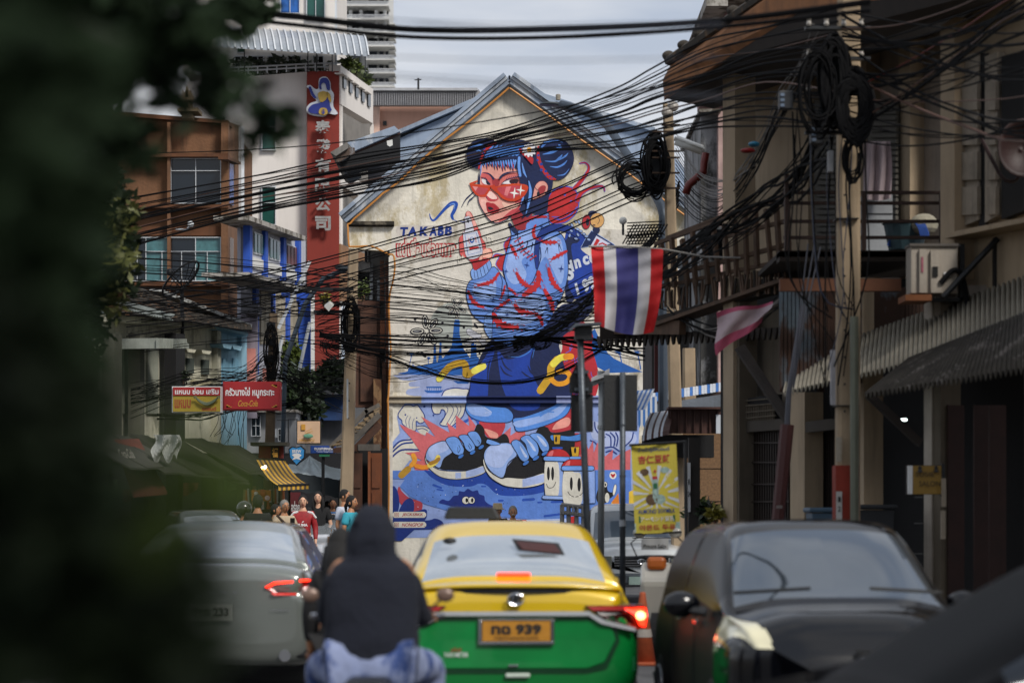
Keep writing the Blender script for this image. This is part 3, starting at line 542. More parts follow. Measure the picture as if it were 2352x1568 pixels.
W = [(897, 1325), (895, 577), (801, 571), (798, 516), (1170, 196), (1602, 505), (1602, 560), (1491, 572), (1491, 1325)]
def wall_from(uv, Y, d, name, m, par, **k): return MB().prism([P(u, v, Y) for u, v in uv], (0, d, 0)).build(name, m, par, **k)
wl = wall_from([(897, 1322), (895, 577), (801, 571), (798, 516), (1170, 196), (1602, 505), (1602, 560), (1491, 572), (1491, 1322)], WY, .3, 'gable_wall', plas, hb)
# peeling whitewash area of the middle wall as its own thin render coat
wall_from([(899, 900), (899, 520), (1060, 517), (1300, 522), (1486, 530), (1488, 640), (1488, 900)], WY-.003, .002, 'whitewash_coat', plas2, wl)
wall_from([(893, 1322), (893, 590), (902, 590), (902, 1322)], WY-.02, .02, 'wall_corner', plas2, hb)
mural = MB(); col = mat('mural_paint', '#808080', .85, var=.2, scale=2.5, bump=.35, bscale=16, streak=.16)
t = col.node_tree; va = t.nodes.new('ShaderNodeVertexColor'); va.layer_name = 'paint'
rgb = [n for n in t.nodes if n.type == 'RGB'][0]
for l in list(rgb.outputs[0].links): t.links.new(va.outputs[0], l.to_socket)
def paint_mesh(name, g, par):
    o_ = ORG[par]; me = bpy.data.meshes.new(name.strip()); me.from_pydata([(a-o_[0], b-o_[1], c-o_[2]) for a, b, c in g[0]], [], g[1])
    ca = me.color_attributes.new('paint', 'FLOAT_COLOR', 'CORNER'); buf = []
    for p, c in zip(me.polygons, g[2]):
        buf += [*c, 1.]*p.loop_total
    ca.data.foreach_set('color', buf); me.materials.append(col); o = link(name.strip(), me, par)
    nrm = np.array([p.normal.y for p in me.polygons])
    if (nrm > 0).any():
        import bmesh
        b = bmesh.new(); b.from_mesh(me); bmesh.ops.reverse_faces(b, faces=[f for f in b.faces if f.normal.y > 0]); b.to_mesh(me); b.free()
    return o
allg = ([], [], [])
mo = None
for nm, g in U.groups.items():
    if mo is None: mo = paint_mesh('mural', g, hb)
    else: paint_mesh(nm, g, mo)
# cornice band crossing the mural, painted over in the colours of the mural
for k, (a, b, c) in enumerate(((893, 968, '#a19683'), (968, 1071, '#8a9ed2'), (1071, 1278, '#0e1e4e'), (1278, 1491, '#8a94bd'))):
    m_ = mat('cornice_paint_%s' % c[1:], c, .85, var=.15, scale=3, streak=.15); q = MB()
    q.pbox(a, 909, b, 912, WY-.12, .12); q.pbox(a, 912, b, 920, WY-.06, .06); q.pbox(a, 920, b, 925, WY-.09, .09)
    q.build('cornice', m_, hb)
q = MB(); q.pbox(797, 508, 905, 516, WY-.14, .14); q.pbox(800, 516, 905, 520, WY-.07, .07); q.build('eaves_ledge', mat('mouldy_plaster', '#5d564a', .95, col2='#26231e', amt=.8, scale=5), hb)
# gable flashing: three stepped metal strips each side
def strip(a, b, w0, w1, y0, y1, m_, nm='roof_flashing'):
    A, B = P(*a, WY), P(*b, WY); d = (B-A).normalized(); n = Vector((-d.z, 0, d.x)); n = -n if n.z < 0 else n
    k = WY/S; pts = [A+n*w0*k, B+n*w0*k, B+n*w1*k, A+n*w1*k]
    pts = [Vector((p.x, WY-y0, p.z)) for p in pts]; MB().prism(pts, (0, y0+y1, 0)).build(nm, m_, hb)
lt = mat('pale_zinc_strip', '#a9b0b8', .5, .2, var=.3, scale=3, col2='#5a5f66', amt=.35, streak=.3)
for a, b in (((796, 513), (1172, 193)), ((1168, 193), (1606, 506))):
    strip(a, b, -2, 8, .32, .1, flash); strip(a, b, 8.3, 15, .37, .2, lt); strip(a, b, 15.3, 24, .42, .6, flash)
    dy = 0; A, B = P(*a, WY), P(*b, WY)
    # roof slab going back
    MB().prism([A+Vector((0, .3, .12)), B+Vector((0, .3, .12)), B+Vector((0, .3, .26)), A+Vector((0, .3, .26))], (0, 12, 0)).build('roof_slope', flash, hb)
wall_from([(900, 1322), (900, 520), (1170, 290), (1485, 520), (1485, 1322)], WY+11, .3, 'rear_wall', plas, hb)
MB().box(P(1489, 0, WY).x-.3, P(1489, 0, WY).x, WY+.3, WY+11, 0, P(0, 565, WY).z).build('side_wall', plas2, hb)
MB().box(P(900, 0, WY).x, P(900, 0, WY).x+.3, WY+.3, WY+11, 0, P(0, 575, WY).z).build('side_wall', plas2, hb)
org = mat('orange_cable_sheath', '#b87a34', .6, var=.1, bump=0)
pts = [G(8, x, y, WY-.45) for x, y in ((1447, 40), (1165, 260), (1020, 385), (880, 510), (700, 680), (560, 785), (400, 925), (240, 1070), (222, 1090), (228, 1200), (236, 1285), (255, 1298), (440, 1290), (600, 1365), (662, 1390), (668, 1568))]
pts = [P(1170, 201, WY-.45)]+pts+[P(893, 700, WY-.2), P(897, 800, WY-.2), P(892, 905, WY-.2), P(891, 950, WY-.2), P(893, 1100, WY-.2), P(892, 1240, WY-.2)]
o = MB().tube([p+Vector((R.uniform(-.01, .01), 0, R.uniform(-.01, .01))) for p in cr(pts, 3)], .022, 5).build('orange_cable', org); tag(o, 'orange cable fixed along the left slope of the gable and down the corner', 'cable', 'orange cables on the gable')
o = MB().tube([P(u, v, WY-.45) for u, v in ((1171, 203), (1250, 258), (1330, 318), (1420, 381), (1500, 441), (1598, 513))], .022, 5).build('orange_cable', org); tag(o, 'orange cable fixed along the right slope of the gable', 'cable', 'orange cables on the gable')
# higher plastered block behind the gable
rb = thing('rear_block', P(1170, 1320, WY+2.5), 'blue grey rendered roof block rising behind the mural gable', 'building'); rb.location.z = 0; ORG[rb] = Vector(rb.location)
wall_from([(915, 700), (915, 320), (980, 287), (1130, 222), (1171, 205), (1230, 222), (1400, 262), (1500, 305), (1620, 440), (1620, 560), (1480, 565), (1480, 700)], WY+2.5, 6, 'wall', bluew, rb)
for a, b in (((905, 312), (1132, 216)), ((1225, 217), (1505, 303))):
    A, B = P(*a, WY+2.3), P(*b, WY+2.3); MB().prism([A, B, B+Vector((0, 0, .1)), A+Vector((0, 0, .1))], (0, 6.4, 0)).build('roof_edge', flash, rb)
# lean-to with open dark attic left of the gable
ln = thing('lean_to', P(840, 1320, WY+1), 'dark timber lean-to with a bent metal roof edge left of the gable', 'building'); ln.location.z = 0; ORG[ln] = Vector(ln.location)
def gpoly(c, pts, Y, d, name, m_, par):
    if isinstance(pts, str): t_ = [float(x) for x in pts.split()]; pts = list(zip(t_[::2], t_[1::2]))
    return MB().prism([G(c, x, y, Y) for x, y in pts], (0, d, 0)).build(name, m_, par)
gpoly(8, '215 290 670 130 722 182 285 370', WY+.6, .15, 'fascia', flash, ln)
gpoly(8, '105 400 215 340 285 340 285 395 110 492', WY+.5, .12, 'fascia', mat('rusty_fascia', '#8d9196', .7, col2='#4a3a30', amt=.5, streak=.5), ln)
gpoly(8, '50 385 215 288 222 300 222 345 105 420', WY+.4, 5, 'corrugated_sheet', mat('grey_corrugated', '#6d6a66', .8, streak=.4), ln)
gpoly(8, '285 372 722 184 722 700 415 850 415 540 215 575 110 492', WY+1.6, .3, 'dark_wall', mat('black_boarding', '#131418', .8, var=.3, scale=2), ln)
gpoly(8, '290 345 640 225 722 195 722 215 290 385', WY+.8, .2, 'beam', wood, ln)
gpoly(8, '415 540 612 480 612 870 415 980', WY+1.4, .1, 'boarding', mat('grey_black_boarding', '#24252c', .8, var=.3, scale=2, streak=.3), ln)
o = gpoly(8, '596 275 650 262 653 315 625 330 600 315', WY+.4, .06, 'wall_fan', mat('white_plastic', '#cfcfca', .5), None); tag(o, 'small white round vent fixture hanging in the dark lean-to attic', 'vent')
# strip left of the mural: side wall, brackets, wooden shutters
sw = thing('side_house', P(850, 1320, WY+.8), 'narrow grey house side with brown wooden shutters left of the mural wall', 'building'); sw.location.z = 0; ORG[sw] = Vector(sw.location)
grw = mat('grey_house_wall', '#7d7b78', .9, col2='#57534d', amt=.5, streak=.5); s9 = WY+.8
wall_from([(838, 1325), (838, 575), (896, 575), (896, 1325)], s9+.2, .3, 'wall', grw, sw)
cw = mat('pale_corner_post', '#9ba0a4', .8, streak=.3)
for a, b, c_, d in ((849, 605, 856, 800), (866, 640, 872, 930), (884, 640, 892, 1300)): bx('corner_post', a, b, c_, d, s9, .2, cw, sw)
bx('wooden_wall', 816, 690, 872, 935, s9-.25, .2, wood, sw)
for i, (a, b, c_, d) in enumerate(((828, 703, 866, 790), (828, 812, 866, 922), (873, 598, 882, 690), (885, 600, 892, 690), (873, 735, 884, 800), (886, 690, 893, 880))):
    f = bx('shutter', a, b, c_, d, s9-.32, .07, wood2 if i > 1 else wood, sw); k = MB(); n = int((d-b)/6)
    if i in (2, 3):
        for j in range(n): bx('slat', a+1, b+j*6+1, c_-1, b+j*6+4, s9-.35, .03, wood, f)
bx('brown_post', 858, 870, 876, 1130, s9-.6, .3, mat('peeling_brown_post', '#5a3a22', .8, col2='#8a6a48', amt=.5, streak=.5, scale=6), sw)
bx('brown_post', 878, 830, 886, 1300, s9-.5, .2, wood, sw)
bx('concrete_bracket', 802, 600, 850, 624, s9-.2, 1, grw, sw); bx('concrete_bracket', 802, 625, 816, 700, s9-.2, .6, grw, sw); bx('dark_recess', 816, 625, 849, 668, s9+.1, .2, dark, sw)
for a in (806, 816, 840, 848): MB().tube([P(a, 573, s9-.3), P(a, 602, s9-.3)], .03, 5).build('railing_bar', blackm, sw)
# porch with tiled roof and carved doors at its foot
pz = 51.5
po = thing('tiled_porch', P(850, 1320, pz), 'small wooden porch with a steep tiled roof and panelled doors beside the mural', 'porch'); po.location.z = 0; ORG[po] = Vector(po.location)
tile = mat('mossy_brown_tile', '#7a6546', .9, var=.4, scale=6, col2='#3e372c', amt=.4)
gw = mat('greyed_timber', '#5b5650', .85, var=.3, scale=6, streak=.4)
def c9(x, y, Y): return P((1000+x/2.4117)/1.7415, (1550+y/2.4117)/1.7415, Y)
A, B, C_, D = c9(1250, 190, pz+1.3), c9(1250, 265, pz), c9(975, 540, pz), c9(790, 578, pz+1.3)
for r in range(9):
    for c_ in range(7):
        def q9(s_, t_): return (A*(1-s_)+D*s_)*(1-t_)+(B*(1-s_)+C_*s_)*t_
        s0, s1, t0, t1 = r/9, (r+1.12)/9, c_/7+.008, (c_+1)/7-.008; up = Vector((0, 0, .045)); e = Vector((0, 0, R.uniform(0, .012)))
        a, b, c1, d = q9(s0, t0)+e, q9(s0, t1)+e, q9(s1, t1)+up+e, q9(s1, t0)+up+e; th = Vector((0, 0, -.03))
        MB().add([a, b, c1, d, a+th, b+th, c1+th, d+th], [(0, 3, 2, 1), (4, 5, 6, 7), (0, 1, 5, 4), (1, 2, 6, 5), (2, 3, 7, 6), (3, 0, 4, 7)]).build('roof_tile', tile, po)
def beam9(a, b, w_, Y, m_, nm, d=.12):
    A_, B_ = c9(*a, Y), c9(*b, Y); dd = (B_-A_).normalized(); n = Vector((-dd.z, 0, dd.x))*w_/2*(Y/S/4.2)
    MB().prism([A_-n, B_-n, B_+n, A_+n], (0, d, 0)).build(nm, m_, po)
beam9((1250, 165), (1110, 235), 40, pz+1.3, gw, 'barge_board'); beam9((1130, 215), (775, 575), 40, pz+1.3, gw, 'barge_board')
beam9((1252, 255), (965, 540), 52, pz-.1, gw, 'barge_board'); beam9((1252, 350), (1010, 600), 70, pz-.02, wood, 'rafter'); beam9((800, 605), (1010, 590), 50, pz-.1, wood, 'eaves_beam')
beam9((1040, 575), (1255, 575), 62, pz-.05, gw, 'tie_beam')
bx('dark_doorway', 788, 1030, 890, 1320, pz+1.2, .2, dark, po)
for a, b, m_ in ((803, 832, wood), (850, 877, mat('varnished_door', '#6b3a1c', .5, var=.25, scale=4, streak=.3))):
    dr = bx('door', a, 1040, b, 1320, pz+.9, .1, m_, po)
    for y0, y1 in ((1050, 1120), (1130, 1170), (1180, 1250)): bx('door_panel', a+4, y0, b-4, y1, pz+.87, .05, m_, dr)
bx('door_frame', 845, 1036, 850, 1320, pz+.8, .2, wood2, po)
# ------------------------------------------------------------------ left side of the street, far to near
def bldg(name, u, Y, label, cat='building', group=None):
    o = thing(name, P(u, 1160, Y), label, cat, group); o.location.z = 0; ORG[o] = Vector(o.location); return o
wht = mat('white_render', '#c9c9c6', .85, var=.08, scale=.5, streak=.12)
glassd = mat('dark_window_glass', '#141c24', .12, var=.2, scale=1, bump=0)
glassg = mat('green_window_glass', '#1f4a44', .15, var=.3, scale=1.5, bump=0)
glassb = mat('blue_curtain_glass', '#2058a0', .25, var=.35, scale=5, bump=0)
alu = mat('white_aluminium', '#c4c8cc', .4, .1, var=.08, bump=0)
def window(par, u0, v0, u1, v1, Y, cols, rows, gl, fr=alu, t=1.6, d=.12, sash=None):
    """frame with glass panes set back; cols/rows are relative divisions"""
    w_ = bx('window_frame', u0-t, v0-t, u1+t, v0, Y-.05, d, fr, par)
    q = MB(); q.pbox(u0-t, v1, u1+t, v1+t, Y-.05, d); q.pbox(u0-t, v0+.01, u0, v1-.01, Y-.05, d); q.pbox(u1, v0+.01, u1+t, v1-.01, Y-.05, d)
    for i in range(1, cols): x = u0+(u1-u0)*i/cols; q.pbox(x-t*.4, v0+.01, x+t*.4, v1-.01, Y-.04, d*.8)
    for j in (rows if isinstance(rows, (list, tuple)) else [k/rows for k in range(1, rows)]):
        y = v0+(v1-v0)*j; q.pbox(u0+.01, y-t*.4, u1-.01, y+t*.4, Y-.055, d*.8)
    q.build('mullion', fr, w_)
    for i in range(cols):
        g_ = gl[i % len(gl)] if isinstance(gl, (list, tuple)) else gl
        bx('pane', u0+(u1-u0)*i/cols, v0, u0+(u1-u0)*(i+1)/cols, v1, Y+.03, .03, g_, w_)
    return w_
# tower block far away
tb = bldg('apartment_tower', 830, 500, 'tall white apartment tower with tiers of balustraded balconies far behind', 'tower')
bx('wall', 772, -60, 893, 330, 502, 20, wht, tb)
bal = mat('tower_balustrade', '#b9bcc0', .8, var=.1)
for r in range(10):
    v = -42+r*31; ex = 0 if r < 3 else 14
    bx('window', 846, v+2, 866, v+13, 501.6, 1, glassd, tb); bx('window', 871, v+2, 881, v+13, 501.6, 1, glassd, tb); bx('window', 886, v+3, 892, v+14, 501.6, 1, glassd, tb)
    if r < 3: bx('window', 772, v+4, 806, v+16, 501.6, 1, glassd, tb)
    bx('floor_slab', 770 if r < 4 else 840, v+22, 893+ex, v+25, 496, 6, wht, tb)
    if r > 2: bx('balcony_end', 893, v+2, 900+ex*.5, v+6, 499, 6, wht, tb); bx('dark_balcony', 893, v+6, 899+ex*.4, v+22, 503, 4, glassd, tb)
    q = MB(); q.pbox(770 if r < 4 else 840, v+14, 893+ex, v+15.5, 496.2, .5)
    for x in np.arange(771 if r < 4 else 841, 892+ex, 2.6): q.pbox(x, v+15.5, x+1.3, v+22, 496.3, .4)
    q.build('balustrade', bal, tb, kind='stuff')
for a, b in ((810, 828), (834, 862)): bx('tall_window', a, 28, b, 175 if a < 820 else 70, 500.8, 1, glassd, tb)
for x in (805, 829, 864, 884): MB().tube([P(x, 88, 498), P(x, 27, 498)], .35, 8).build('column', wht, tb); bx('capital', x-3.5, 24, x+3.5, 29, 497.4, 1.4, wht, tb)
# pink building
pk = bldg('pink_building', 980, 110, 'pink building with a grey corrugated roof fascia behind the gable', 'building')
pkm = mat('pink_render', '#c79c8a', .9, var=.06, scale=.6, streak=.1); grc = mat('grey_roof_sheet', '#8f8f92', .6, .1, var=.12, streak=.25)
bx('wall', 857, 240, 1140, 420, 110, 8, pkm, pk); bx('wall_panel', 857, 243, 872, 420, 109.7, .3, mat('pale_pink', '#d5b3a2', .9), pk)
bx('fascia', 857, 207, 1098, 243, 109, .3, grc, pk); bx('roof_cap', 855, 202, 1097, 208, 108.8, .6, mat('roof_cap_grey', '#a2a4a8', .5), pk)
for k in range(46): bx('fascia_rib', 858+k*5.2, 209, 859.6+k*5.2, 242, 108.9, .1, grc, pk)
MB().prism([P(1098, 204, 109), P(1125, 243, 109), P(1098, 243, 109)], (0, 4, 0)).build('roof_end', grc, pk)
bx('small_window', 880, 278, 888, 288, 109.9, .2, glassd, pk)
o = MB().tube([P(961, 206, 108), P(961, 180, 108)], .05, 5).tube([P(952, 184, 108), P(968, 183, 108)], .03, 4).build('roof_antenna', blackm); tag(o, 'thin antenna on the roof of the pink building', 'antenna')
# white office building with the red sign band
of = bldg('office_building', 640, 85, 'tall white office building with a red vertical band of metal Chinese characters', 'building')
ofw = mat('office_white', '#d2cdc8', .85, var=.05, scale=.3, streak=.1)
wall_from([(430, 900), (430, 188), (704, 165), (704, 900)], 85, 9, 'wall', ofw, of)
redb = mat('red_sign_band', '#7c281d', .8, var=.12, scale=1.2, bump=.3, streak=.2)
band = bx('sign_band', 705, 164, 779, 1000, 84.5, .6, redb, of); bx('band_edge', 779.3, 164, 782, 1000, 84.6, .5, ofw, of)
met = mat('brushed_letter_metal', '#a8a6a2', .35, .7, var=.25, scale=8)
for ch, v0, v1 in (('泰', 277, 309), ('發', 320, 353), ('有', 364, 396), ('限', 410, 441), ('公', 455, 485), ('司', 497, 530)):
    txt(ch, 724, v0, 760, v1, 84.25, met, band, .035, .06, 'sign_character')
lb_ = mat('logo_blue', '#16277a', .6, var=.1); lw = mat('logo_white', '#c8ccd4', .6, var=.05); lg = mat('logo_gold', '#a58838', .6, var=.1)
def c2p(t, Y): t = [float(x) for x in t.split()]; return [P((700+a/1.96)/1.7415, b/1.96/1.7415, Y) for a, b in zip(t[::2], t[1::2])]
def c2poly(t, Y, nm, m_, par, d=.04): return MB().prism([Vector((p[0], Y, p[2])) for p in cr([tuple(q) for q in c2p(t, Y)], 3, True)], (0, d, 0)).build(nm, m_, par)
em = c2poly('1030 680 1060 668 1100 700 1125 690 1130 620 1180 602 1215 640 1222 700 1245 740 1240 830 1275 885 1250 900 1200 890 1160 915 1050 895 1030 850 1060 810 1110 790 1070 750 1055 700', 84.35, 'emblem', lw, band, .12)
c2poly('1130 690 1138 625 1180 610 1210 640 1214 705 1190 700 1180 660 1160 650 1145 670 1150 700', 84.3, 'hair', lb_, em); c2poly('1045 855 1080 820 1150 800 1120 740 1160 730 1200 760 1215 830 1225 870 1150 895 1060 885', 84.28, 'dress', lb_, em)
c2poly('1120 735 1160 715 1195 730 1185 780 1140 800', 84.26, 'sash', lg, em); c2poly('1190 720 1215 740 1225 790 1215 800 1195 760', 84.26, 'sash', lg, em); c2poly('1160 845 1190 855 1195 890 1160 905 1128 888 1135 855', 84.24, 'money_bag', lg, em)
c2poly('1048 690 1065 680 1085 730 1110 770 1080 760', 84.27, 'arm', lb_, em); txt('$', (700+1150/1.96)/1.7415, 858/3.413, (700+1175/1.96)/1.7415, 897/3.413, 84.2, lb_, em, .03)
for a, b, c_, d, g_ in ((602, 253, 632, 343, glassg), (602, 430, 632, 515, glassg)):
    bx('window_reveal', a-4, b-4, c_+2, d+4, 84.96, .06, alu, of); window(of, a, b, c_, d, 84.9, 1, [.42], g_)
window(of, 492, 270, 516, 300, 84.9, 1, 1, glassd)
bx('set_back_wall', 420, -120, 771, 165, 88, 6, ofw, of); bx('corner_pipe', 769, -60, 773, 160, 87, .3, alu, of)
window(of, 645, -30, 687, 30, 87.9, 2, 1, glassb); window(of, 705, -20, 745, 42, 87.9, 2, 1, glassg)
for a, b in ((540, 566), (580, 604), (616, 650), (662, 690), (720, 742)): window(of, a, 130, b, 162, 87.9, 2, 1, glassd)
window(of, 545, 80, 560, 120, 87.9, 1, 1, glassg)
can = mat('ribbed_clear_canopy', '#8d949c', .35, .1, var=.15, streak=.3)
def can_f(s_, t_):
    u0 = 495+s_*352; a = t_*1.45; return P(u0-12*(1-t_), 60+s_*22+55*(1-math.cos(a)), 87.5-4.5*math.sin(a))
MB().grid(can_f, 60, 8).build('canopy', can, of, smooth=True)
for i in range(24):
    s_ = i/23; MB().tube([can_f(s_, t/8)+Vector((0, -.03, .03)) for t in range(9)], .035, 4).build('canopy_rib', alu, of)
for x in (560, 706, 726, 762, 838): bx('canopy_post', x, 110, x+2, 165, 84.2, .12, blackm, of)
for v in (147, 155): MB().tube([P(450, v+14, 84.8), P(704, v, 84.8), P(782, v-2, 84.8)], .03, 5).build('rail', alu, of)
for k in range(15): x = 460+k*22; MB().tube([P(x, 164+(704-x)*.05 if x < 704 else 162, 84.8), P(x, 147+(704-x)*.055 if x < 704 else 145, 84.8)], .025, 5).build('rail_post', alu, of)
# its receding wing
fw = Fac(782, 85, 856, 91)
for uv, m_ in (([(782, 150), (857, 205), (857, 284), (783, 240)], ofw), ([(782, 388), (857, 436), (857, 470), (783, 425)], ofw), ([(782, 560), (857, 590), (857, 700), (782, 690)], mat('brown_wing_wall', '#8a6444', .8, streak=.3))):
    fw.poly(MB(), uv, .1, .4).build('spandrel', m_, of)
for i in range(5):
    a = 790+i*14; v = 156+(a-782)*.73; q = MB(); fw.poly(q, [(a, v+10), (a+6, v+14), (a+6, v+44), (a, v+40)], .16, .1); q.build('slot_window', glassd, of)
    q = MB(); fw.poly(q, [(a-2, v+5), (a+8, v+12), (a+8, v+15), (a-2, v+8)], .26, .3); q.build('slot_hood', ofw, of)
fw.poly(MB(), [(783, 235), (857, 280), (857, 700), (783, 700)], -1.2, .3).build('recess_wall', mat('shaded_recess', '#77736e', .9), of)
bx('wing_column', 850, 283, 857, 700, 90.5, .4, ofw, of); bx('wing_pier', 783, 240, 786, 700, 84.8, .4, ofw, of)
# brown stucco building
br = bldg('brown_building', 450, 74, 'orange brown roughcast building with wide white framed windows behind the old shophouses', 'building')
brm = mat('brown_roughcast', '#6f4e36', .95, var=.25, scale=1.2, bump=.8, bscale=12, streak=.45)
brd = mat('brown_dark_band', '#5a3822', .95, var=.3, scale=2, streak=.5)
wall_from([(240, 900), (240, 262), (447, 272), (523, 278), (523, 900)], 74, 7, 'wall', brm, br)
fb = Fac(524, 74, 553, 77.5)
fb.poly(MB(), [(524, 279), (553, 290), (553, 850), (524, 850)], 0, .3).build('side_wall', brm, br)
wall_from([(240, 254), (447, 270), (525, 276), (525, 283), (447, 279), (240, 264)], 73.7, 1, 'roof_slab', brd, br)
for a, b in ((508, 524), (384, 391)): bx('pilaster', a, 281, b, 850, 73.6, .4, brm, br)
bx('ledge', 240, 352, 524, 360, 73.5, .5, brd, br); bx('ledge', 240, 470, 524, 477, 73.5, .5, brd, br); bx('ledge', 240, 648, 524, 656, 73.5, .5, brd, br); bx('stained_band', 240, 520, 508, 541, 73.9, .1, brd, br)
fb.poly(MB(), [(524, 360), (553, 372), (553, 378), (524, 366)], .2, .3).build('ledge', brd, br)
window(br, 393, 365, 506, 466, 73.8, 2, [.27], glassd, d=.15); window(br, 278, 546, 506, 644, 73.8, 4, [.32], [glassd, mat('curtained_glass', '#416a6e', .3, var=.35, scale=6), glassd, MATS.get('curtained_glass')], d=.15)
for x in (315, 372, 417, 476): bx('mullion', x-.6, 578, x+.6, 644, 73.72, .08, alu, br)
for v0, v1 in ((375, 470), (545, 640)): fb.poly(MB(), [(528, v0), (537, v0+3), (537, v1+2), (528, v1)], .05, .1).build('side_window', glassb if v0 < 500 else glassd, br)
MB().tube([P(553, 292, 77), P(553, 720, 77)], .12, 6).build('drainpipe', alu, br)
ct = bldg('cctv_camera', 430, 73, 'small white camera on a bracket on the brown wall above the lower windows', 'camera'); cz = ORG[ct]
MB().ball(P(438, 515, 73), .1).build('camera_head', alu, ct); MB().tube([P(437, 518, 73.2), P(428, 528, 73.2), P(404, 526, 73.5)], .03, 5).build('bracket', alu, ct)
sh = bldg('spirit_house', 430, 73.6, 'small ornate cream spirit house standing on the roof of the brown building', 'shrine'); sm = mat('aged_cream_stone', '#8d7c62', .9, var=.25, scale=8)
q = MB(); q.pbox(418, 262, 442, 272, 73.3, .6); q.pbox(421, 256, 440, 262, 73.3, .5); q.build('pedestal', sm, sh); bx('platform', 408, 247, 455, 255, 73, 1, sm, sh)
for x in (419, 424, 434, 439): MB().tube([P(x, 247, 73.2), P(x, 228, 73.2)], .05, 6).build('column', sm, sh)
bx('chamber', 423, 230, 436, 246, 73.5, .3, mat('shrine_dark', '#3d3024', .9), sh)
for k in range(4): MB().prism([P(416+k*2.6, 230-k*6, 73.1), P(442-k*2.6, 230-k*6, 73.1), P(429, 216-k*5, 73.1)], (0, .5, 0)).build('roof_tier', sm, sh)
MB().tube([P(429, 205, 73.3), P(429, 196, 73.3)], [.05, .01], 6).build('finial', sm, sh)
for sx in (-1, 1):
    for k in range(3): MB().tube([P(429+sx*(13-k*3), 229-k*6, 73.2), P(429+sx*(16-k*3), 220-k*7, 73.2)], [.05, .01], 5).build('roof_horn', sm, sh)
# white and blue house
wb = bldg('blue_white_house', 640, 72, 'white three storey house with royal blue pilasters and a dark concrete canopy', 'house')
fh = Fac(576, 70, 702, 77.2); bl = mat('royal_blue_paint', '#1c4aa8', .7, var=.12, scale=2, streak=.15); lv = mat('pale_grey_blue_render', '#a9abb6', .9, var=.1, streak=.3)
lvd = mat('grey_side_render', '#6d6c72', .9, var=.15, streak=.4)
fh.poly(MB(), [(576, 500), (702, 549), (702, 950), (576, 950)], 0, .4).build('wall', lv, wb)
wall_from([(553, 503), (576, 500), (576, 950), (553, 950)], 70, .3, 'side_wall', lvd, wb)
fh.poly(MB(), [(570, 494), (704, 543), (704, 553), (570, 505)], .5, 1).build('roof_slab', mat('stained_concrete', '#9a9690', .95, col2='#4d463c', amt=.55, scale=3, streak=.4), wb)
for a in (574, 610, 652, 686): fh.poly(MB(), [(a, 506+(a-576)*.39), (a+6, 508+(a-576)*.39), (a+6, 655+(a-576)*.36), (a, 653+(a-576)*.36)], .12, .2).build('pilaster', bl, wb)
fh.poly(MB(), [(582, 590), (700, 630), (700, 650), (582, 615)], .06, .1).build('spandrel', wht, wb)
for i, a in enumerate((584, 620, 660)):
    ww = 24; v = 532+(a-584)*.36
    f = fh.poly(MB(), [(a, v), (a+ww, v+9), (a+ww, v+56), (a, v+50)], .04, .05).build('window_frame', alu, wb)
    for k in range(3): fh.poly(MB(), [(a+1.5+k*7.6, v+3+k*2.7), (a+7+k*7.6, v+5+k*2.7), (a+7+k*7.6, v+47+k*2.4), (a+1.5+k*7.6, v+46+k*2.4)], .07, .02).build('pane', glassg if i < 2 else mat('maroon_curtain', '#5a2226', .5), f)
fh.poly(MB(), [(572, 625), (704, 660), (714, 664), (714, 672), (704, 668), (572, 634)], 1.3, 1.3).build('canopy', MATS['stained_concrete'], wb)
for a in (590, 628, 662): fh.poly(MB(), [(a-1, 640+(a-590)*.3), (a+5, 642+(a-590)*.3), (a+5, 860), (a-1, 860)], .12, .2).build('pilaster', bl, wb)
sb = mat('beige_folding_shutter', '#99907e', .8, var=.2, scale=3, streak=.35)
for k in range(9):
    a = 600+k*9.5
    if abs(a-628) > 4 and abs(a-662) > 4: fh.poly(MB(), [(a, 660+k*2), (a+8, 662+k*2), (a+8, 790), (a, 790)], .05, .08).build('shutter_leaf', sb, wb)
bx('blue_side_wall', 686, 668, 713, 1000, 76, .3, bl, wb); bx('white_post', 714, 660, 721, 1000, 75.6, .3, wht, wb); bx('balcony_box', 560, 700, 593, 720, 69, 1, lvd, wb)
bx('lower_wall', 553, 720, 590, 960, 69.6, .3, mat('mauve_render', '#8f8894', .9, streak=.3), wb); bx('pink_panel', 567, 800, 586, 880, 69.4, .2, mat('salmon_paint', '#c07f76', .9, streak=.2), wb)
bx('pink_panel', 603, 845, 622, 880, 68.5, .2, MATS['salmon_paint'], wb)
for a, b in (((640, 755), (712, 600)), ((620, 900), (650, 770)), ((688, 850), (712, 740))): MB().tube([P(*a, 66), P(*b, 66)], .05, 5).build('strut_pole', alu, wb)
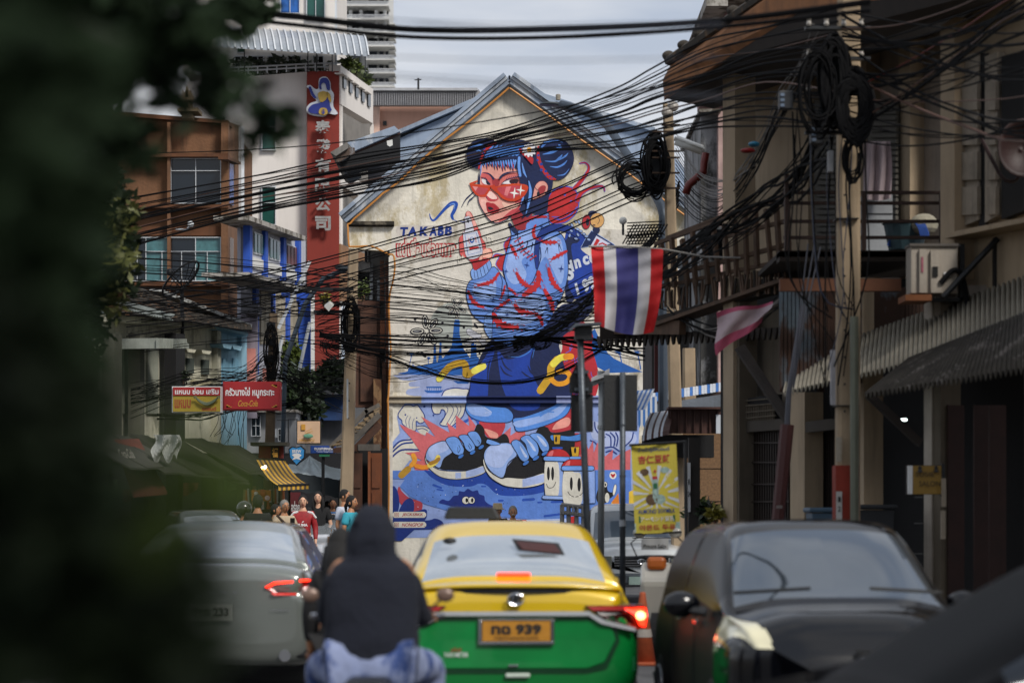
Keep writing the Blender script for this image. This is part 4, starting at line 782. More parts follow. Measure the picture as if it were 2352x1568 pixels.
# old shophouses with mossy tiled roof
so = bldg('old_shophouse', 450, 62, 'old two storey shophouse in faded cream with a mossy tiled roof', 'house')
fo = Fac(250, 56.5, 567, 66.5); cream = mat('faded_cream_render', '#c6c3ae', .9, var=.2, scale=1.2, streak=.45, col2='#8d8c7c', amt=.4); sky_b = mat('pale_blue_render', '#86aec2', .9, var=.15, scale=1.5, streak=.35)
fo.poly(MB(), [(250, 720), (498, 742), (498, 1320), (250, 1320)], 0, .4).build('wall', cream, so)
bh = bldg('blue_shophouse', 530, 65, 'narrow pale blue shophouse next to the cream one, under the same roof', 'house')
fo.poly(MB(), [(499, 742), (567, 760), (567, 1320), (499, 1320)], .03, .4).build('wall', sky_b, bh)
fo.poly(MB(), [(497, 744), (570, 764), (570, 772), (497, 752)], .4, .5).build('eaves_cornice', sky_b, bh); fo.poly(MB(), [(555, 770), (567, 773), (567, 1100), (555, 1100)], .15, .2).build('pilaster', sky_b, bh); fo.poly(MB(), [(499, 752), (508, 754), (508, 1100), (499, 1100)], .15, .2).build('pilaster', cream, bh)
for a in (510, 533): fo.poly(MB(), [(a, 788+(a-510)*.15), (a+24, 792+(a-510)*.15), (a+20, 802+(a-510)*.15), (a+4, 798+(a-510)*.15)], .35, .4).build('window_hood', sky_b, bh)
for a in (512, 535): fo.poly(MB(), [(a, 822), (a+10, 823), (a+10, 829), (a+20, 830), (a+20, 900), (a, 900)], .06, .08).build('recess_panel', mat('deeper_blue_render', '#6b97ad', .9, streak=.3), bh)
fo.poly(MB(), [(250, 722), (497, 742), (497, 756), (250, 738)], .35, .5).build('eaves_cornice', cream, so)
tl = mat('dark_mossy_tile', '#2f2a24', .95, var=.5, scale=4, col2='#5c4a38', amt=.35); tw = mat('lime_washed_ridge', '#a5a6a4', .9, var=.3, scale=4, col2='#55524c', amt=.4)
Aq, Bq = fo.p(262, 722, .7), fo.p(580, 761, .7)
Cq, Dq = P(585, 752, 69), P(300, 640, 64)
nr, nc = 9, 30
Cq = fo.p(572, 740, -2.2); Dq = fo.p(300, 655, -2.2)
for r in range(nr):
    for c_ in range(nc):
        f0, f1, t0, t1 = c_/nc, (c_+.93)/nc, r/nr, (r+1.15)/nr
        pt = lambda f, t: (Aq*(1-f)+Bq*f)*(1-t)+(Dq*(1-f)+Cq*f)*t
        a, b, c1, d = pt(f0, t0), pt(f1, t0), pt(f1, t1), pt(f0, t1); e = Vector((0, -.02, .06+R.uniform(0, .03))); th = Vector((0, 0, -.05))
        v_ = [a+e, b+e, c1, d, a+e+th, b+e+th, c1+th, d+th]; MB().add(v_, [(0, 1, 2, 3), (7, 6, 5, 4), (4, 5, 1, 0), (5, 6, 2, 1), (6, 7, 3, 2), (7, 4, 0, 3)]).build('roof_tile', tl, so)
fo.poly(MB(), [(362, 668), (372, 664), (580, 745), (578, 752)], -.6, .3).build('ridge_cap', tw, so)
fo.poly(MB(), [(262, 694), (290, 692), (402, 722), (398, 728)], .9, .2).build('metal_flashing', mat('pale_zinc_gutter', '#9ea6a4', .5, .3, streak=.2), so)
for k in range(16): fo.poly(MB(), [(300+k*6.3, 708+k*1.45), (303+k*6.3, 709+k*1.45), (303+k*6.3, 716+k*1.45), (300+k*6.3, 712+k*1.45)], .95, .05).build('flashing_tooth', MATS['pale_zinc_gutter'], so)
for a, b in ((404, 425), (262, 280), (322, 332)): fo.poly(MB(), [(a, 765), (b, 767), (b, 1060), (a, 1060)], .5, .3).build('dark_post', dark if a == 404 else mat('grey_post', '#55544a', .9), so)  # dark posts, the outer two in olive grey
for a, v, m_ in ((286, 800, 'grey_post'), (340, 800, 'grey_post')): fo.poly(MB(), [(a, v), (a+24, v+2), (a+24, 950), (a, 950)], .06, .1).build('shuttered_window', mat('grey_green_shutter', '#8a8d80', .9, streak=.4), so)
for a in (431, 466): fo.poly(MB(), [(a, 822+(a-431)*.1), (a+15, 823+(a-431)*.1), (a+15, 857+(a-431)*.1), (a, 856+(a-431)*.1)], .06, .1).build('vent_window', mat('vent_grille', '#3e4640', .9), so); fo.poly(MB(), [(a-3, 800+(a-431)*.1), (a+20, 803+(a-431)*.1), (a+16, 810+(a-431)*.1), (a, 808+(a-431)*.1)], .3, .3).build('window_hood', cream, so)
for a in (446, 468): fo.poly(MB(), [(a, 872), (a+17, 874), (a+17, 930), (a, 928)], .1, .1).build('panel_shutter', mat('cream_shutter', '#b0a888', .8, streak=.3), so)
aw = bldg('scalloped_canopy', 395, 61, 'small greyish scalloped metal canopy over the cream shophouse window', 'canopy')
fo.poly(MB(), [(362, 776), (422, 779), (434, 790), (434, 800), (362, 800)], 1.2, .9).build('canopy_sheet', mat('weathered_canopy', '#878c84', .7, streak=.4), aw)
for k in range(9): fo.poly(MB(), [(364+k*7.8, 778), (367+k*7.8, 778), (367+k*7.8, 800), (364+k*7.8, 800)], 1.24, .06).build('canopy_rib', MATS['weathered_canopy'], aw)
# dish aerial and its mast
ds = bldg('satellite_dish', 420, 60, 'open mesh satellite dish on a thin mast above the tiled roof', 'satellite dish')
rim = [P(415+math.cos(a)*40-math.sin(a)*12, 640+math.cos(a)*-22+math.sin(a)*34, 60+math.sin(a)*.3) for a in np.linspace(0, math.tau, 24)]
MB().tube(rim, .03, 5).build('rim', blackm, ds); ctr = P(418, 662, 60.4)
for k in range(0, 23, 2): MB().tube([ctr, (ctr+rim[k])/2+Vector((0, .12, -.03)), rim[k]], .012, 4).build('rib', blackm, ds)
for f in (.4, .7): MB().tube([ctr*(1-f)+p*f+Vector((0, .1*(1-f), 0)) for p in rim], .01, 4).build('mesh_ring', blackm, ds)
MB().tube([P(418, 662, 60.4), P(419, 830, 60.4)], .05, 6).build('mast', blackm, ds); MB().tube([P(418, 655, 60.2), P(390, 625, 59.4)], .02, 4).build('feed_arm', blackm, ds); MB().ball(P(390, 625, 59.4), .09).build('feed_horn', blackm, ds)
# dark shop fronts along the left pavement
lsh = bldg('left_shop_row', 420, 56, 'dark open shopfronts with sagging tin roofs under the left shophouses', 'shop')
fs = Fac(120, 49, 640, 62); tin = mat('dark_tin_roof', '#34332c', .9, var=.3, scale=2, streak=.4)
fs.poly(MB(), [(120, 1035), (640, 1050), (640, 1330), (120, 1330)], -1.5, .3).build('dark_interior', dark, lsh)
for i in range(10):
    a = 130+i*42; v = 985+i*4+R.uniform(-4, 4); A = fs.p(a, v, .1); B = fs.p(a+41, v+R.uniform(-3, 6), .1); o_ = fs.n*1.6+Vector((0, 0, -.75-R.uniform(0, .2)))
    MB().add([A, B, B+o_, A+o_, A-Vector((0, 0, .04)), B-Vector((0, 0, .04)), B+o_-Vector((0, 0, .04)), A+o_-Vector((0, 0, .04))], [(0, 3, 2, 1), (4, 5, 6, 7), (0, 1, 5, 4), (1, 2, 6, 5), (2, 3, 7, 6), (3, 0, 4, 7)]).build('tin_sheet', tin, lsh)
    for k in range(7): f = (k+.5)/7; MB().tube([A*(1-f)+B*f+Vector((0, 0, .02)), A*(1-f)+B*f+o_+Vector((0, 0, .02))], .03, 4, False).build('corrugation', tin, lsh) if i > 3 else None
for i in range(6): a = 170+i*80; fs.poly(MB(), [(a, 1040), (a+10, 1040), (a+10, 1330), (a, 1330)], 0, .3).build('shop_post', mat('shop_post_grey', '#2e2f2a', .9), lsh)
for i in range(9): a = 200+i*46; v = 1090+R.uniform(0, 90); fs.poly(MB(), [(a, v), (a+R.uniform(14, 30), v), (a+R.uniform(14, 30), v+R.uniform(14, 40)), (a, v+30)], -.8, .1).build('hung_goods', mat('goods_%d' % (i % 3), ['#5a4a28', '#3d4a3a', '#5e2f24'][i % 3], .8), lsh)
lean = bldg('fallen_awning_board', 320, 52, 'dull red awning board with white script slanting down at the left shopfronts', 'sign')
lm = mat('dull_red_board', '#5c2a20', .8, var=.25, streak=.3); MB().prism([P(262, 1014, 51), P(318, 1012, 52), P(383, 1135, 50.6), P(306, 1142, 49.6)], (0, .08, .05)).build('board', lm, lean)
sk = lambda p: Vector((p.x+(1.9-p.z)*0+ (P(290,1050,50).z-p.z)*.42, p.y, p.z)); txt('Coca-Cola', 277, 1030, 310, 1052, 49.5, mat('dull_white_paint', '#8d8a80', .8), lean, .02, fn=sk)
tn = bldg('torn_banner', 380, 51, 'torn white plastic banner hanging from the tin roof', 'banner')
cl = mat('dirty_white_plastic', '#9a9c98', .7, var=.15, scale=3)
def torn(s_, t_): return P(352+s_*60+6*math.sin(t_*5), 998+t_*(40+26*abs(math.sin(s_*7))), 51+.12*math.sin(s_*12+t_*4))
MB().grid(torn, 16, 8).build('cloth', cl, tn)
# signs over the left pavement
def signbox(name, u0, v0, u1, v1, Y, d, fm, label, frm=None, t=3):
    o = bldg(name, (u0+u1)/2, Y, label, 'sign'); f = bx('frame', u0-t, v0-t, u1+t, v1+t, Y, d, frm or alu, o); p = bx('face_panel', u0, v0, u1, v1, Y-.03, .03, fm, o); return o, p
ysg = mat('yellow_sign_face', '#8f7a1c', .6, var=.1); rsg = mat('red_sign_face', '#8c1014', .5, var=.08); dyl = mat('dull_red_lettering', '#8a2a18', .7); wlt = mat('white_lettering', '#cfcfcf', .6, var=.05); gl_ = mat('gold_lettering', '#b8862c', .6)
o, p = signbox('repair_shop_sign', 397, 889, 506, 945, 52, .35, ysg, 'yellow and red repair shop sign showing a curved leaf spring', alu, 2)
bx('red_header', 397, 889, 506, 908, 51.95, .02, rsg, p); txt('แหนบ ซ่อม เสริม', 402, 891, 502, 905, 51.945, wlt, p, .02); txt('แหนบ', 401, 917, 438, 937, 51.965, dyl, p, .03); txt('รถยนต์', 464, 934, 497, 943, 51.965, dyl, p, .03)
grp = mat('leaf_spring_paint', '#4d5640', .7)
for k in range(4): MB().tube([P(450+(50*f), 913+k*1.6+12*math.sin(math.pi*f)-k*3*abs(f-.5)*.5, 51.9-k*.002) for f in np.linspace(.03*k, 1-.03*k, 9)], .018, 5).build('leaf_spring', grp, p)
for x in (448, 502): MB().tube([P(x+2.5*math.cos(a), 912+2.5*math.sin(a), 51.88) for a in np.linspace(0, math.tau, 9)], .012, 4).build('spring_eye', grp, p)
o, p = signbox('restaurant_sign', 515, 879, 640, 939, 52.3, .4, rsg, 'bright red restaurant sign with white Thai letters and gold script', rsg, 3)
txt('ครัวนางไข่ หมูกระทะ', 518, 889, 630, 914, 52.264, wlt, p, .025); txt('Coca-Cola', 547, 919, 592, 933, 52.264, gl_, p, .01, shear=.35)
for x, y, sx, sy in ((636, 883, -1, 1), (636, 935, -1, -1), (520, 935, 1, -1)):
    for k in range(3): bx('gold_corner', x, y, x+sx*(12-4*k), y+sy*(2+2*k)+.5, 52.262, .006, gl_, p)
o, p = signbox('restaurant_logo_sign', 683, 967, 735, 1017, 54, .2, mat('cream_sign_face', '#c2a284', .7, var=.12, scale=2), 'square cream sign with a green bowl and chopsticks on a black bracket', blackm, 2)
MB().ball(P(708, 1001, 53.9), .11, .02, .05).build('bowl_print', mat('green_print', '#5a8a72', .8), p); MB().tube([P(700, 992, 53.9), P(716, 984, 53.9)], .008, 4).build('chopstick_print', gl_, p); MB().tube([P(702, 995, 53.9), P(718, 990, 53.9)], .008, 4).build('chopstick_print', gl_, p)
bx('seal_print', 692, 974, 701, 987, 53.94, .02, gl_, p); txt('ครัวนางไข่', 687, 1007, 722, 1013, 53.94, gl_, p, .02)
for a, b, c_, d in ((661, 963, 663, 1022), (661, 962, 683, 964), (636, 964, 661, 965.5)): bx('bracket', a, b, c_, d, 54.1, .08, blackm, o)
o, p = signbox('street_name_sign', 714, 1024, 770, 1040, 56, .08, mat('street_sign_blue', '#17428c', .5), 'blue street name sign in Thai and Latin letters above the grey tent', MATS['street_sign_blue'], 1)
txt('ถนนทรงเสริม', 722, 1026, 768, 1033, 55.95, wlt, p, .03); txt('Thanon Song Soem', 726, 1035, 765, 1038.5, 55.95, wlt, p, .01)
MB().tube([P(742, 1041, 56.1), P(742, 1330, 56.1)], .04, 6).build('sign_post', blackm, o)
bx('district_plate', 733, 1042, 757, 1048, 56, .04, mat('street_sign_green', '#1d6a48', .5), o)
sd = bldg('shield_sign', 680, 53, 'glowing blue shield shaped sign with a black rim by the striped awning', 'sign')
shp = [(665, 1032), (672, 1027), (681, 1029), (690, 1026), (698, 1033), (697, 1050), (681, 1066), (667, 1050)]
MB().prism([P((x-681)*1.18+681, (y-1046)*1.15+1046, 53) for x, y in shp], (0, .15, 0)).build('rim', blackm, sd); MB().prism([P(x, y, 52.95) for x, y in shp], (0, .05, 0)).build('face_panel', mat('shield_blue', '#2272a8', .5, emis=.25), sd)
txt('BREW', 671, 1032, 692, 1040, 52.945, wlt, sd, .03); MB().prism([P(x, y, 52.94) for x, y in ((670, 1044), (676, 1041), (687, 1041), (693, 1045), (687, 1050), (692, 1056), (681, 1053), (671, 1056), (676, 1049))], (0, .02, 0)).build('white_motif', wlt, sd)
# striped awning, shop below
sa = bldg('striped_awning', 645, 52, 'yellow and brown striped awning sloping over a market shopfront', 'awning')
ya, bn = mat('awning_yellow', '#c79a34', .8, var=.1), mat('awning_brown', '#5e4c38', .8, var=.12)
T0, T1 = c9(62, 695, 52.6), c9(340, 705, 53.2); B0, B1 = c9(275, 945, 50.8), c9(565, 930, 51.6)
for k in range(13):
    f0, f1 = k/13, (k+1)/13
    def aw_(f, t): a = T0*(1-f)+T1*f; b = B0*(1-f)+B1*f; q = a*(1-t)+b*t; return q+Vector((0, 0, .16*math.sin(t*math.pi)*(-.6)))
    q = MB(); q.grid(lambda s_, t: aw_(f0+(f1-f0)*s_, t), 1, 6); q.grid(lambda s_, t: aw_(f0+(f1-f0)*s_, 1)+Vector((0, -.01, -.1*t)), 1, 1); q.build('stripe', [ya, bn][k % 2], sa)
MB().tube([B0, B1], .03, 5).build('front_bar', blackm, sa)
o = bldg('red_shop_header', 640, 53.5, 'dark red shop header board with a gold glyph above the striped awning', 'sign'); rh = mat('dark_red_board', '#6a1812', .8, var=.2); bx('board', 594, 1024, 650, 1052, 53.6, .2, rh, o); bx('glyph_panel', 622, 1026, 640, 1052, 53.5, .08, mat('near_black_board', '#1c120e', .8), o); txt('福', 625, 1028, 638, 1050, 53.45, gl_, o, .04)
bx('lintel', 575, 1015, 660, 1023, 53.3, .6, tin, o)
ms = bldg('market_stall', 620, 53, 'market stall with food picture boards and hanging goods under the striped awning', 'stall')
fp = bx('food_poster', 578, 1125, 622, 1150, 52.4, .05, mat('poster_orange', '#a86418', .7, var=.4, scale=8), ms)
for x, y, r, c_ in ((588, 1133, 5, '#c8c0b0'), (604, 1131, 8, '#a84a18'), (614, 1143, 6, '#c8a8a0'), (597, 1144, 5, '#8a5020')): MB().ball(P(x, y, 52.38), r*.0094, .02, r*.0094).build('dish_print', mat('dish_'+c_[1:], c_, .7, var=.3, scale=10), fp)
bx('counter', 560, 1175, 650, 1330, 53, 1, mat('stall_dark', '#1c1a16', .9), ms)
for k in range(22): x = 562+k*4.2; MB().tube([P(x, 1120+R.uniform(0, 6), 52.9), P(x+R.uniform(-1, 1), 1150+R.uniform(0, 20), 52.9)], [.03, .05], 5).build('hung_item', mat('item_%d' % (k % 4), ['#6a5a3a', '#8a4a24', '#9a958a', '#3a3a30'][k % 4], .8), ms)
bx('red_banner', 667, 1130, 690, 1215, 53.5, .05, mat('maroon_banner', '#5a1820', .8), ms); txt('อร่อย', 669, 1150, 688, 1175, 53.45, wlt, ms, .03)
for x, y in ((609, 1072), (602, 1073)):
    o = MB().ball(P(x, y, 52.2), .035 if x > 605 else .02).build('light_bulb', mat('lit_bulb', '#ffe9c0', .5, emis=14), label='small lit bulb hanging under the shop roof'+(', the brighter right one' if x > 605 else ', the dimmer left one'), cat='lamp')
# grey market tent
tt = bldg('market_tent', 725, 58, 'grey pitched canvas market tent behind the pedestrians', 'tent'); tg = mat('grey_canvas', '#b4c0c4', .8, var=.2, scale=2, streak=.15)
ap = c9(575, 655, 60); cs = [c9(300, 800, 57), c9(862, 890, 57.5), c9(960, 790, 63), c9(380, 735, 63)]
for i in range(4):
    a, b = cs[i], cs[(i+1) % 4]
    MB().grid(lambda s_, t: (a*(1-s_)+b*s_)*(1-t)+ap*t+Vector((0, 0, -.12*math.sin(math.pi*t)*(1-.0*s_)+.05*math.sin(s_*19)*(1-t)*t*3)), 12, 8).build('roof_panel', tg, tt, smooth=True)
    MB().grid(lambda s_, t: (a*(1-s_)+b*s_)+Vector((0, 0, -.42*t+.02*math.sin(s_*25))), 14, 2).build('valance', mat('dark_valance', '#2c3438', .8), tt); MB().tube([a, Vector((a.x, a.y, 0))], .03, 5).build('tent_pole', blackm, tt)
# deep background behind the tent: dark stalls, blue hoardings, small white building
bk = bldg('far_shop_row', 720, 80, 'dim far shop fronts and blue hoardings at the end of the street', 'building')
bx('dark_front', 560, 1040, 910, 1345, 78, 4, mat('dim_far_front', '#15161a', .9), bk); bx('blue_hoarding', 640, 905, 800, 965, 79, .3, mat('blue_hoarding', '#14335f', .8, var=.3, streak=.3), bk); bx('grey_sheeting', 690, 850, 800, 905, 78.5, .3, mat('grey_sheeting', '#3b3e44', .8, var=.3, streak=.4), bk)
bx('wall', 560, 930, 910, 1045, 79.6, 4, mat('far_grey_wall', '#5a5c60', .9, var=.3, scale=.6, streak=.4), bk); bx('far_red_roof', 690, 838, 790, 852, 78, 2, mat('far_red_roof', '#6a3228', .9, var=.3), bk)
wh2 = bldg('small_white_building', 610, 70, 'small white rendered building with a lattice window seen below the red sign', 'building'); bx('wall', 567, 945, 680, 1040, 70, 3, mat('dull_white_render', '#9c9ea2', .9, var=.15, scale=1.5, streak=.4), wh2)
window(wh2, 578, 955, 597, 1000, 69.9, 2, 2, glassd); window(wh2, 640, 985, 652, 1012, 69.9, 1, 2, glassd); bx('ac_unit', 620, 985, 634, 1004, 69.3, .5, alu, wh2)
bx('flat_roof', 565, 940, 682, 946, 69.6, 3.6, MATS['stained_concrete'], wh2)
# ------------------------------------------------------------------ right side row, receding to the left
FR_ = Fac(2352, 25.5, 1380, 36.5)
rr = bldg('right_shophouse', 1980, 28, 'old two storey shophouse with a timber balcony and tiled roof filling the right side', 'house')
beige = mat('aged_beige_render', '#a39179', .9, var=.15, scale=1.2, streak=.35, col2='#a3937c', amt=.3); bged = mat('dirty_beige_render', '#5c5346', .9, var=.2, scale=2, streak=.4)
bwood = mat('weathered_brown_plank', '#4f3a2a', .85, var=.35, scale=6, streak=.4); dwood = mat('blackened_timber', '#231b15', .9, var=.3, scale=5)
rust = mat('rusty_corrugated_sheet', '#3a2418', .85, var=.4, scale=2, col2='#54606a', amt=.45, streak=.4)
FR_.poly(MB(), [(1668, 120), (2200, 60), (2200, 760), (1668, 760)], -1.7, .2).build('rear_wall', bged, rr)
# upper facade, from the near corner to the far end
FR_.poly(MB(), [(2168, 60), (2420, -60), (2420, 700), (2168, 700)], 0, .4).build('wall', beige, rr)
FR_.poly(MB(), [(1840, 60), (2168, 60), (2168, 640), (1840, 640)], -1.3, .3).build('recess_wall', mat('pale_recess_render', '#8a7e72', .9, var=.15, streak=.3), rr)
FR_.poly(MB(), [(1660, 150), (1840, 80), (1840, 640), (1660, 640)], -1.0, .3).build('recess_wall', beige, rr)
for a, b, c_ in ((2160, 2192, .25), (2064, 2090, -1.1), (1660, 1688, .05), (1975, 1990, -1.1), (1838, 1856, -1)):
    FR_.poly(MB(), [(a, 60), (b, 40), (b, 640), (a, 640)], c_, .3).build('pilaster', beige, rr)
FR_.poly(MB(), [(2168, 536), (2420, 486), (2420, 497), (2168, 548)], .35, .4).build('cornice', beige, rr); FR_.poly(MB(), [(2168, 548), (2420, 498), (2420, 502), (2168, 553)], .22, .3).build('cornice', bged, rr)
shm = mat('peeling_white_shutter', '#948a7c', .85, var=.25, scale=5, streak=.5)
for a, b, d in ((2205, 2248, 1), (2262, 2290, 1), (2300, 2352, 0)):
    w_ = FR_.poly(MB(), [(a, 130), (b, 120), (b, 520-(b-2168)*.2), (a, 530-(a-2168)*.2)], .12, .1).build('shutter', shm if d else dark, rr)
    for k in range(4): v = 190+k*80; FR_.poly(MB(), [(a+4, v), (b-4, v-2), (b-4, v+62), (a+4, v+64)], .16, .05).build('shutter_panel', shm, w_) if d else None
FR_.poly(MB(), [(2248, 125), (2262, 122), (2262, 517), (2248, 520)], .1, .05).build('dark_gap', dark, rr)
for a, b in ((1992, 2060), (1870, 1960)):
    w_ = FR_.poly(MB(), [(a, 230), (b, 228), (b, 600), (a, 600)], -1.05, .1).build('louvre_door', mat('grey_louvre', '#4f4c46', .8, var=.2), rr)
    for k in range(26): v = 240+k*13.5; FR_.poly(MB(), [(a+3, v), (b-3, v-1), (b-3, v+8), (a+3, v+9)], -1.0, .04).build('louvre', MATS['grey_louvre'], w_)
# hipped tiled roof with brown fascia
def rp_(u, v, Y): return P(u, v, Y)
fas = mat('old_brown_fascia', '#8a5a32', .85, var=.35, scale=3, streak=.5); rt = mat('grey_mossy_roof', '#37312a', .95, var=.45, scale=5, col2='#6a543c', amt=.3)
MB().prism([rp_(1525, 178, 33), rp_(1545, 140, 33.3), rp_(1850, -70, 28), rp_(2352, -120, 23), rp_(2352, -40, 23), rp_(1850, 20, 28), rp_(1660, 140, 31), rp_(1528, 225, 33)][:8], (0, .25, 0)).build('fascia', fas, rr)
MB().add([rp_(1525, 226, 33), rp_(1640, 250, 36), rp_(2300, 40, 30), rp_(2352, -40, 23), rp_(1850, 18, 28), rp_(1660, 138, 31)], [(0, 1, 2, 3, 4, 5)]).build('soffit', dwood, rr)
e0, e1, g0, g1 = rp_(1535, 150, 33.2), rp_(1860, -70, 28), rp_(1690, 90, 37), rp_(1990, -190, 33)
for r in range(7):
    for c_ in range(26):
        f0, f1, t0, t1 = c_/26, (c_+.93)/26, r/7, (r+1.15)/7; pt = lambda f, t: (e0*(1-f)+e1*f)*(1-t)+(g0*(1-f)+g1*f)*t
        a, b, c1, d = pt(f0, t0), pt(f1, t0), pt(f1, t1), pt(f0, t1); e = Vector((0, 0, .05+R.uniform(0, .04))); th = Vector((0, 0, -.05))
        MB().add([a+e, b+e, c1, d, a+e+th, b+e+th, c1+th, d+th], [(0, 1, 2, 3), (7, 6, 5, 4), (4, 5, 1, 0), (5, 6, 2, 1), (6, 7, 3, 2), (7, 4, 0, 3)]).build('roof_tile', rt, rr)
for k in range(9): p = e0*(1-k/8)+e1*(k/8)+Vector((0, -.05, .12)); MB().ball(p, .09, .09, .07).build('ridge_knob', rt, rr)
MB().tube([e0+Vector((0, -.05, .05)), e1+Vector((0, -.05, .05))], .07, 6).build('roof_edge', rt, rr)
# block above and behind the roof
ub = bldg('upper_pink_house', 1700, 42, 'mauve upper storey with a concrete slab roof rising behind the tiled roof', 'house'); mv = mat('mauve_wall', '#8d6f70', .9, var=.15, streak=.3)
bx('wall', 1652, -60, 1735, 150, 42, 5, mv, ub); bx('roof_slab', 1622, -6, 1672, 14, 41, 2, MATS['stained_concrete'], ub); bx('dark_opening', 1700, -50, 1735, 40, 41.9, .2, dark, ub); bx('roof_slab', 1622, -10, 1740, -5, 41, 6, MATS['stained_concrete'], ub)
gr2 = bldg('stained_grey_house', 1640, 40, 'mould stained grey and pink wall between the wooden balcony and the mural', 'house')
bx('wall', 1610, 255, 1650, 900, 41, 4, mat('black_mould_render', '#8d8e90', .95, var=.3, scale=1, col2='#3a3a38', amt=.6, streak=.5), gr2); bx('pink_pier', 1650, 256, 1676, 900, 40.7, 4, mat('pink_pier_render', '#a98e88', .9, streak=.25), gr2); bx('roof_cap', 1606, 250, 1656, 257, 40.6, 4.6, MATS['stained_concrete'], gr2)
# timber balcony: sagging oblique part and straight part by the pole
bal_ = bldg('timber_balcony', 1700, 31, 'sagging brown timber balcony with broken slats hanging over the street', 'balcony')
FB = Fac(2170, 26.2, 1375, 34.6)
def plank(u0, v0, u1, v1, w_, m_=bwood, nm='rail', out=0, d=.05):
    A, B = FB.p(u0, v0, out), FB.p(u1, v1, out); dd = (B-A).normalized(); n = dd.cross(FB.n).normalized()*w_*A.y/S/2
    MB().prism([A-n, B-n, B+n, A+n], -FB.n*d).build(nm, m_, bal_)
for t in ((1502, 560, 1800, 452, 8), (1492, 588, 1810, 505, 8), (1510, 640, 1810, 560, 9), (1500, 662, 1800, 598, 8), (1530, 545, 1700, 478, 5)): plank(*t)
for i in range(13):
    u = 1515+i*24; plank(u, 560-(u-1510)*.34+R.uniform(-4, 8), u+R.uniform(4, 16), 668-(u-1510)*.24+R.uniform(-5, 10), R.uniform(9, 14), bwood, 'post', .04)
for i in range(44):
    u = 1500+i*7.0; sl = R.uniform(-9, 9); plank(u, 668-(u-1500)*.2+R.uniform(-8, 8), u+sl, 712-(u-1500)*.155+R.uniform(-6, 8), R.uniform(5, 7.5), bwood if i % 3 else dwood, 'slat', .02+.01*(i % 3), .02)
plank(1380, 768, 1800, 655, 14, dwood, 'floor_beam', -.02, .2); plank(1380, 752, 1560, 752, 30, bwood, 'floor_beam', .05, .1); plank(1500, 745, 1800, 640, 8, bwood, 'floor_board', .1, .3)
for v in (442, 466, 508, 545): bx('rail', 1800, v-3.5, 2172, v+3.5, 27.6, .06, mat('brown_balcony_rail', '#382720', .8, var=.2), bal_)
for u in (1803, 1981, 2160): bx('post', u, 400 if u < 1900 else 440, u+9, 575, 27.5, .1, MATS['brown_balcony_rail'], bal_)
bx('deck_edge', 1790, 575, 2175, 600, 27.7, .3, dwood, bal_); bx('deck', 1790, 578, 2200, 590, 27.7, 2.5, dwood, bal_)
fas2 = bx('fascia_board', 1792, 640, 2070, 668, 27.2, .12, mat('orange_brown_board', '#5e3822', .8, var=.25, streak=.3), bal_)
q = MB(); u0, v0 = 1365, 768
for k in range(34): u = 1370+k*13; v = 772-(u-1370)*.05; q.prism([FB.p(u, v, -.1), FB.p(u+11, v, -.1), FB.p(u+8, v+20+4*(k % 2), -.1), FB.p(u+5.5, v+28, -.1), FB.p(u+3, v+20, -.1)], -FB.n*.03)
q.build('fretwork_valance', dwood, bal_)
bx('fringe_board', 1378, 745, 1530, 778, 34, .1, dwood, bal_)
# rusty sheets, corrugated roofs, beams, ground floor
for i, (a, b, c_, d) in enumerate(((1790, 668, 1900, 900), (1900, 668, 1990, 880), (1990, 668, 2070, 840), (2070, 660, 2170, 800))):
    MB().pbox(a, b, c_-1, d, 27.9+i*.02, .03).build('rusty_sheet', rust, rr)
    for k in range(12): x = a+(c_-a)*(k+.5)/12; MB().tube([P(x, b, 27.88), P(x, d, 27.88)], .025, 4, False).build('sheet_corrugation', rust, rr)
cor = mat('grey_fibre_corrugated', '#8f897c', .8, var=.2, scale=2, streak=.2, dirt=.2); cord = mat('blackened_corrugated', '#3f3a33', .9, var=.4, scale=4, col2='#77706a', amt=.3)
lr = bldg('lower_tin_roof', 2080, 25, 'lower corrugated lean-to roof, pale at the far end and grimy black nearby', 'roof')
def corr(name, m_, a0, a1, b0, b1, n, par):   # a: top edge, b: eaves edge
    for k in range(n):
        f0, f1 = k/n, (k+1)/n
        def g_(s_, t):
            f = f0+(f1-f0)*s_; p = (a0*(1-f)+a1*f)*(1-t)+(b0*(1-f)+b1*f)*t; return p+Vector((0, 0, .035*math.cos(s_*math.tau)))
        q = MB(); q.grid(g_, 8, 1); o = q.build(name, m_, par, smooth=True); o.modifiers.new('s', 'SOLIDIFY').thickness = .012
corr('corrugated_sheet', cor, P(1815, 832, 29), P(2352, 640, 25.3), P(1798, 906, 27.4), P(2352, 775, 24.2), 52, lr)
corr('grimy_sheet', cord, P(2085, 830, 25.3), P(2352, 724, 23.4), P(1985, 910, 24.3), P(2352, 852, 21.9), 34, lr)
bx('white_flashing', 2150, 655, 2352, 690, 26.2, .05, mat('broken_white_render', '#8d867f', .9, var=.35, scale=3, streak=.3), rr)
lb = bldg('ground_floor_shops', 1900, 29, 'dark ground floor shopfronts with folding grilles between beige columns', 'shop')
FG = Fac(2352, 24.6, 1655, 31.5)
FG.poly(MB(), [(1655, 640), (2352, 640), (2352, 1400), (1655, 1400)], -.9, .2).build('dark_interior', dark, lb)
FG.poly(MB(), [(1700, 700), (1815, 700), (1815, 1000), (1700, 1000)], -.25, .2).build('wall', bged, lb)
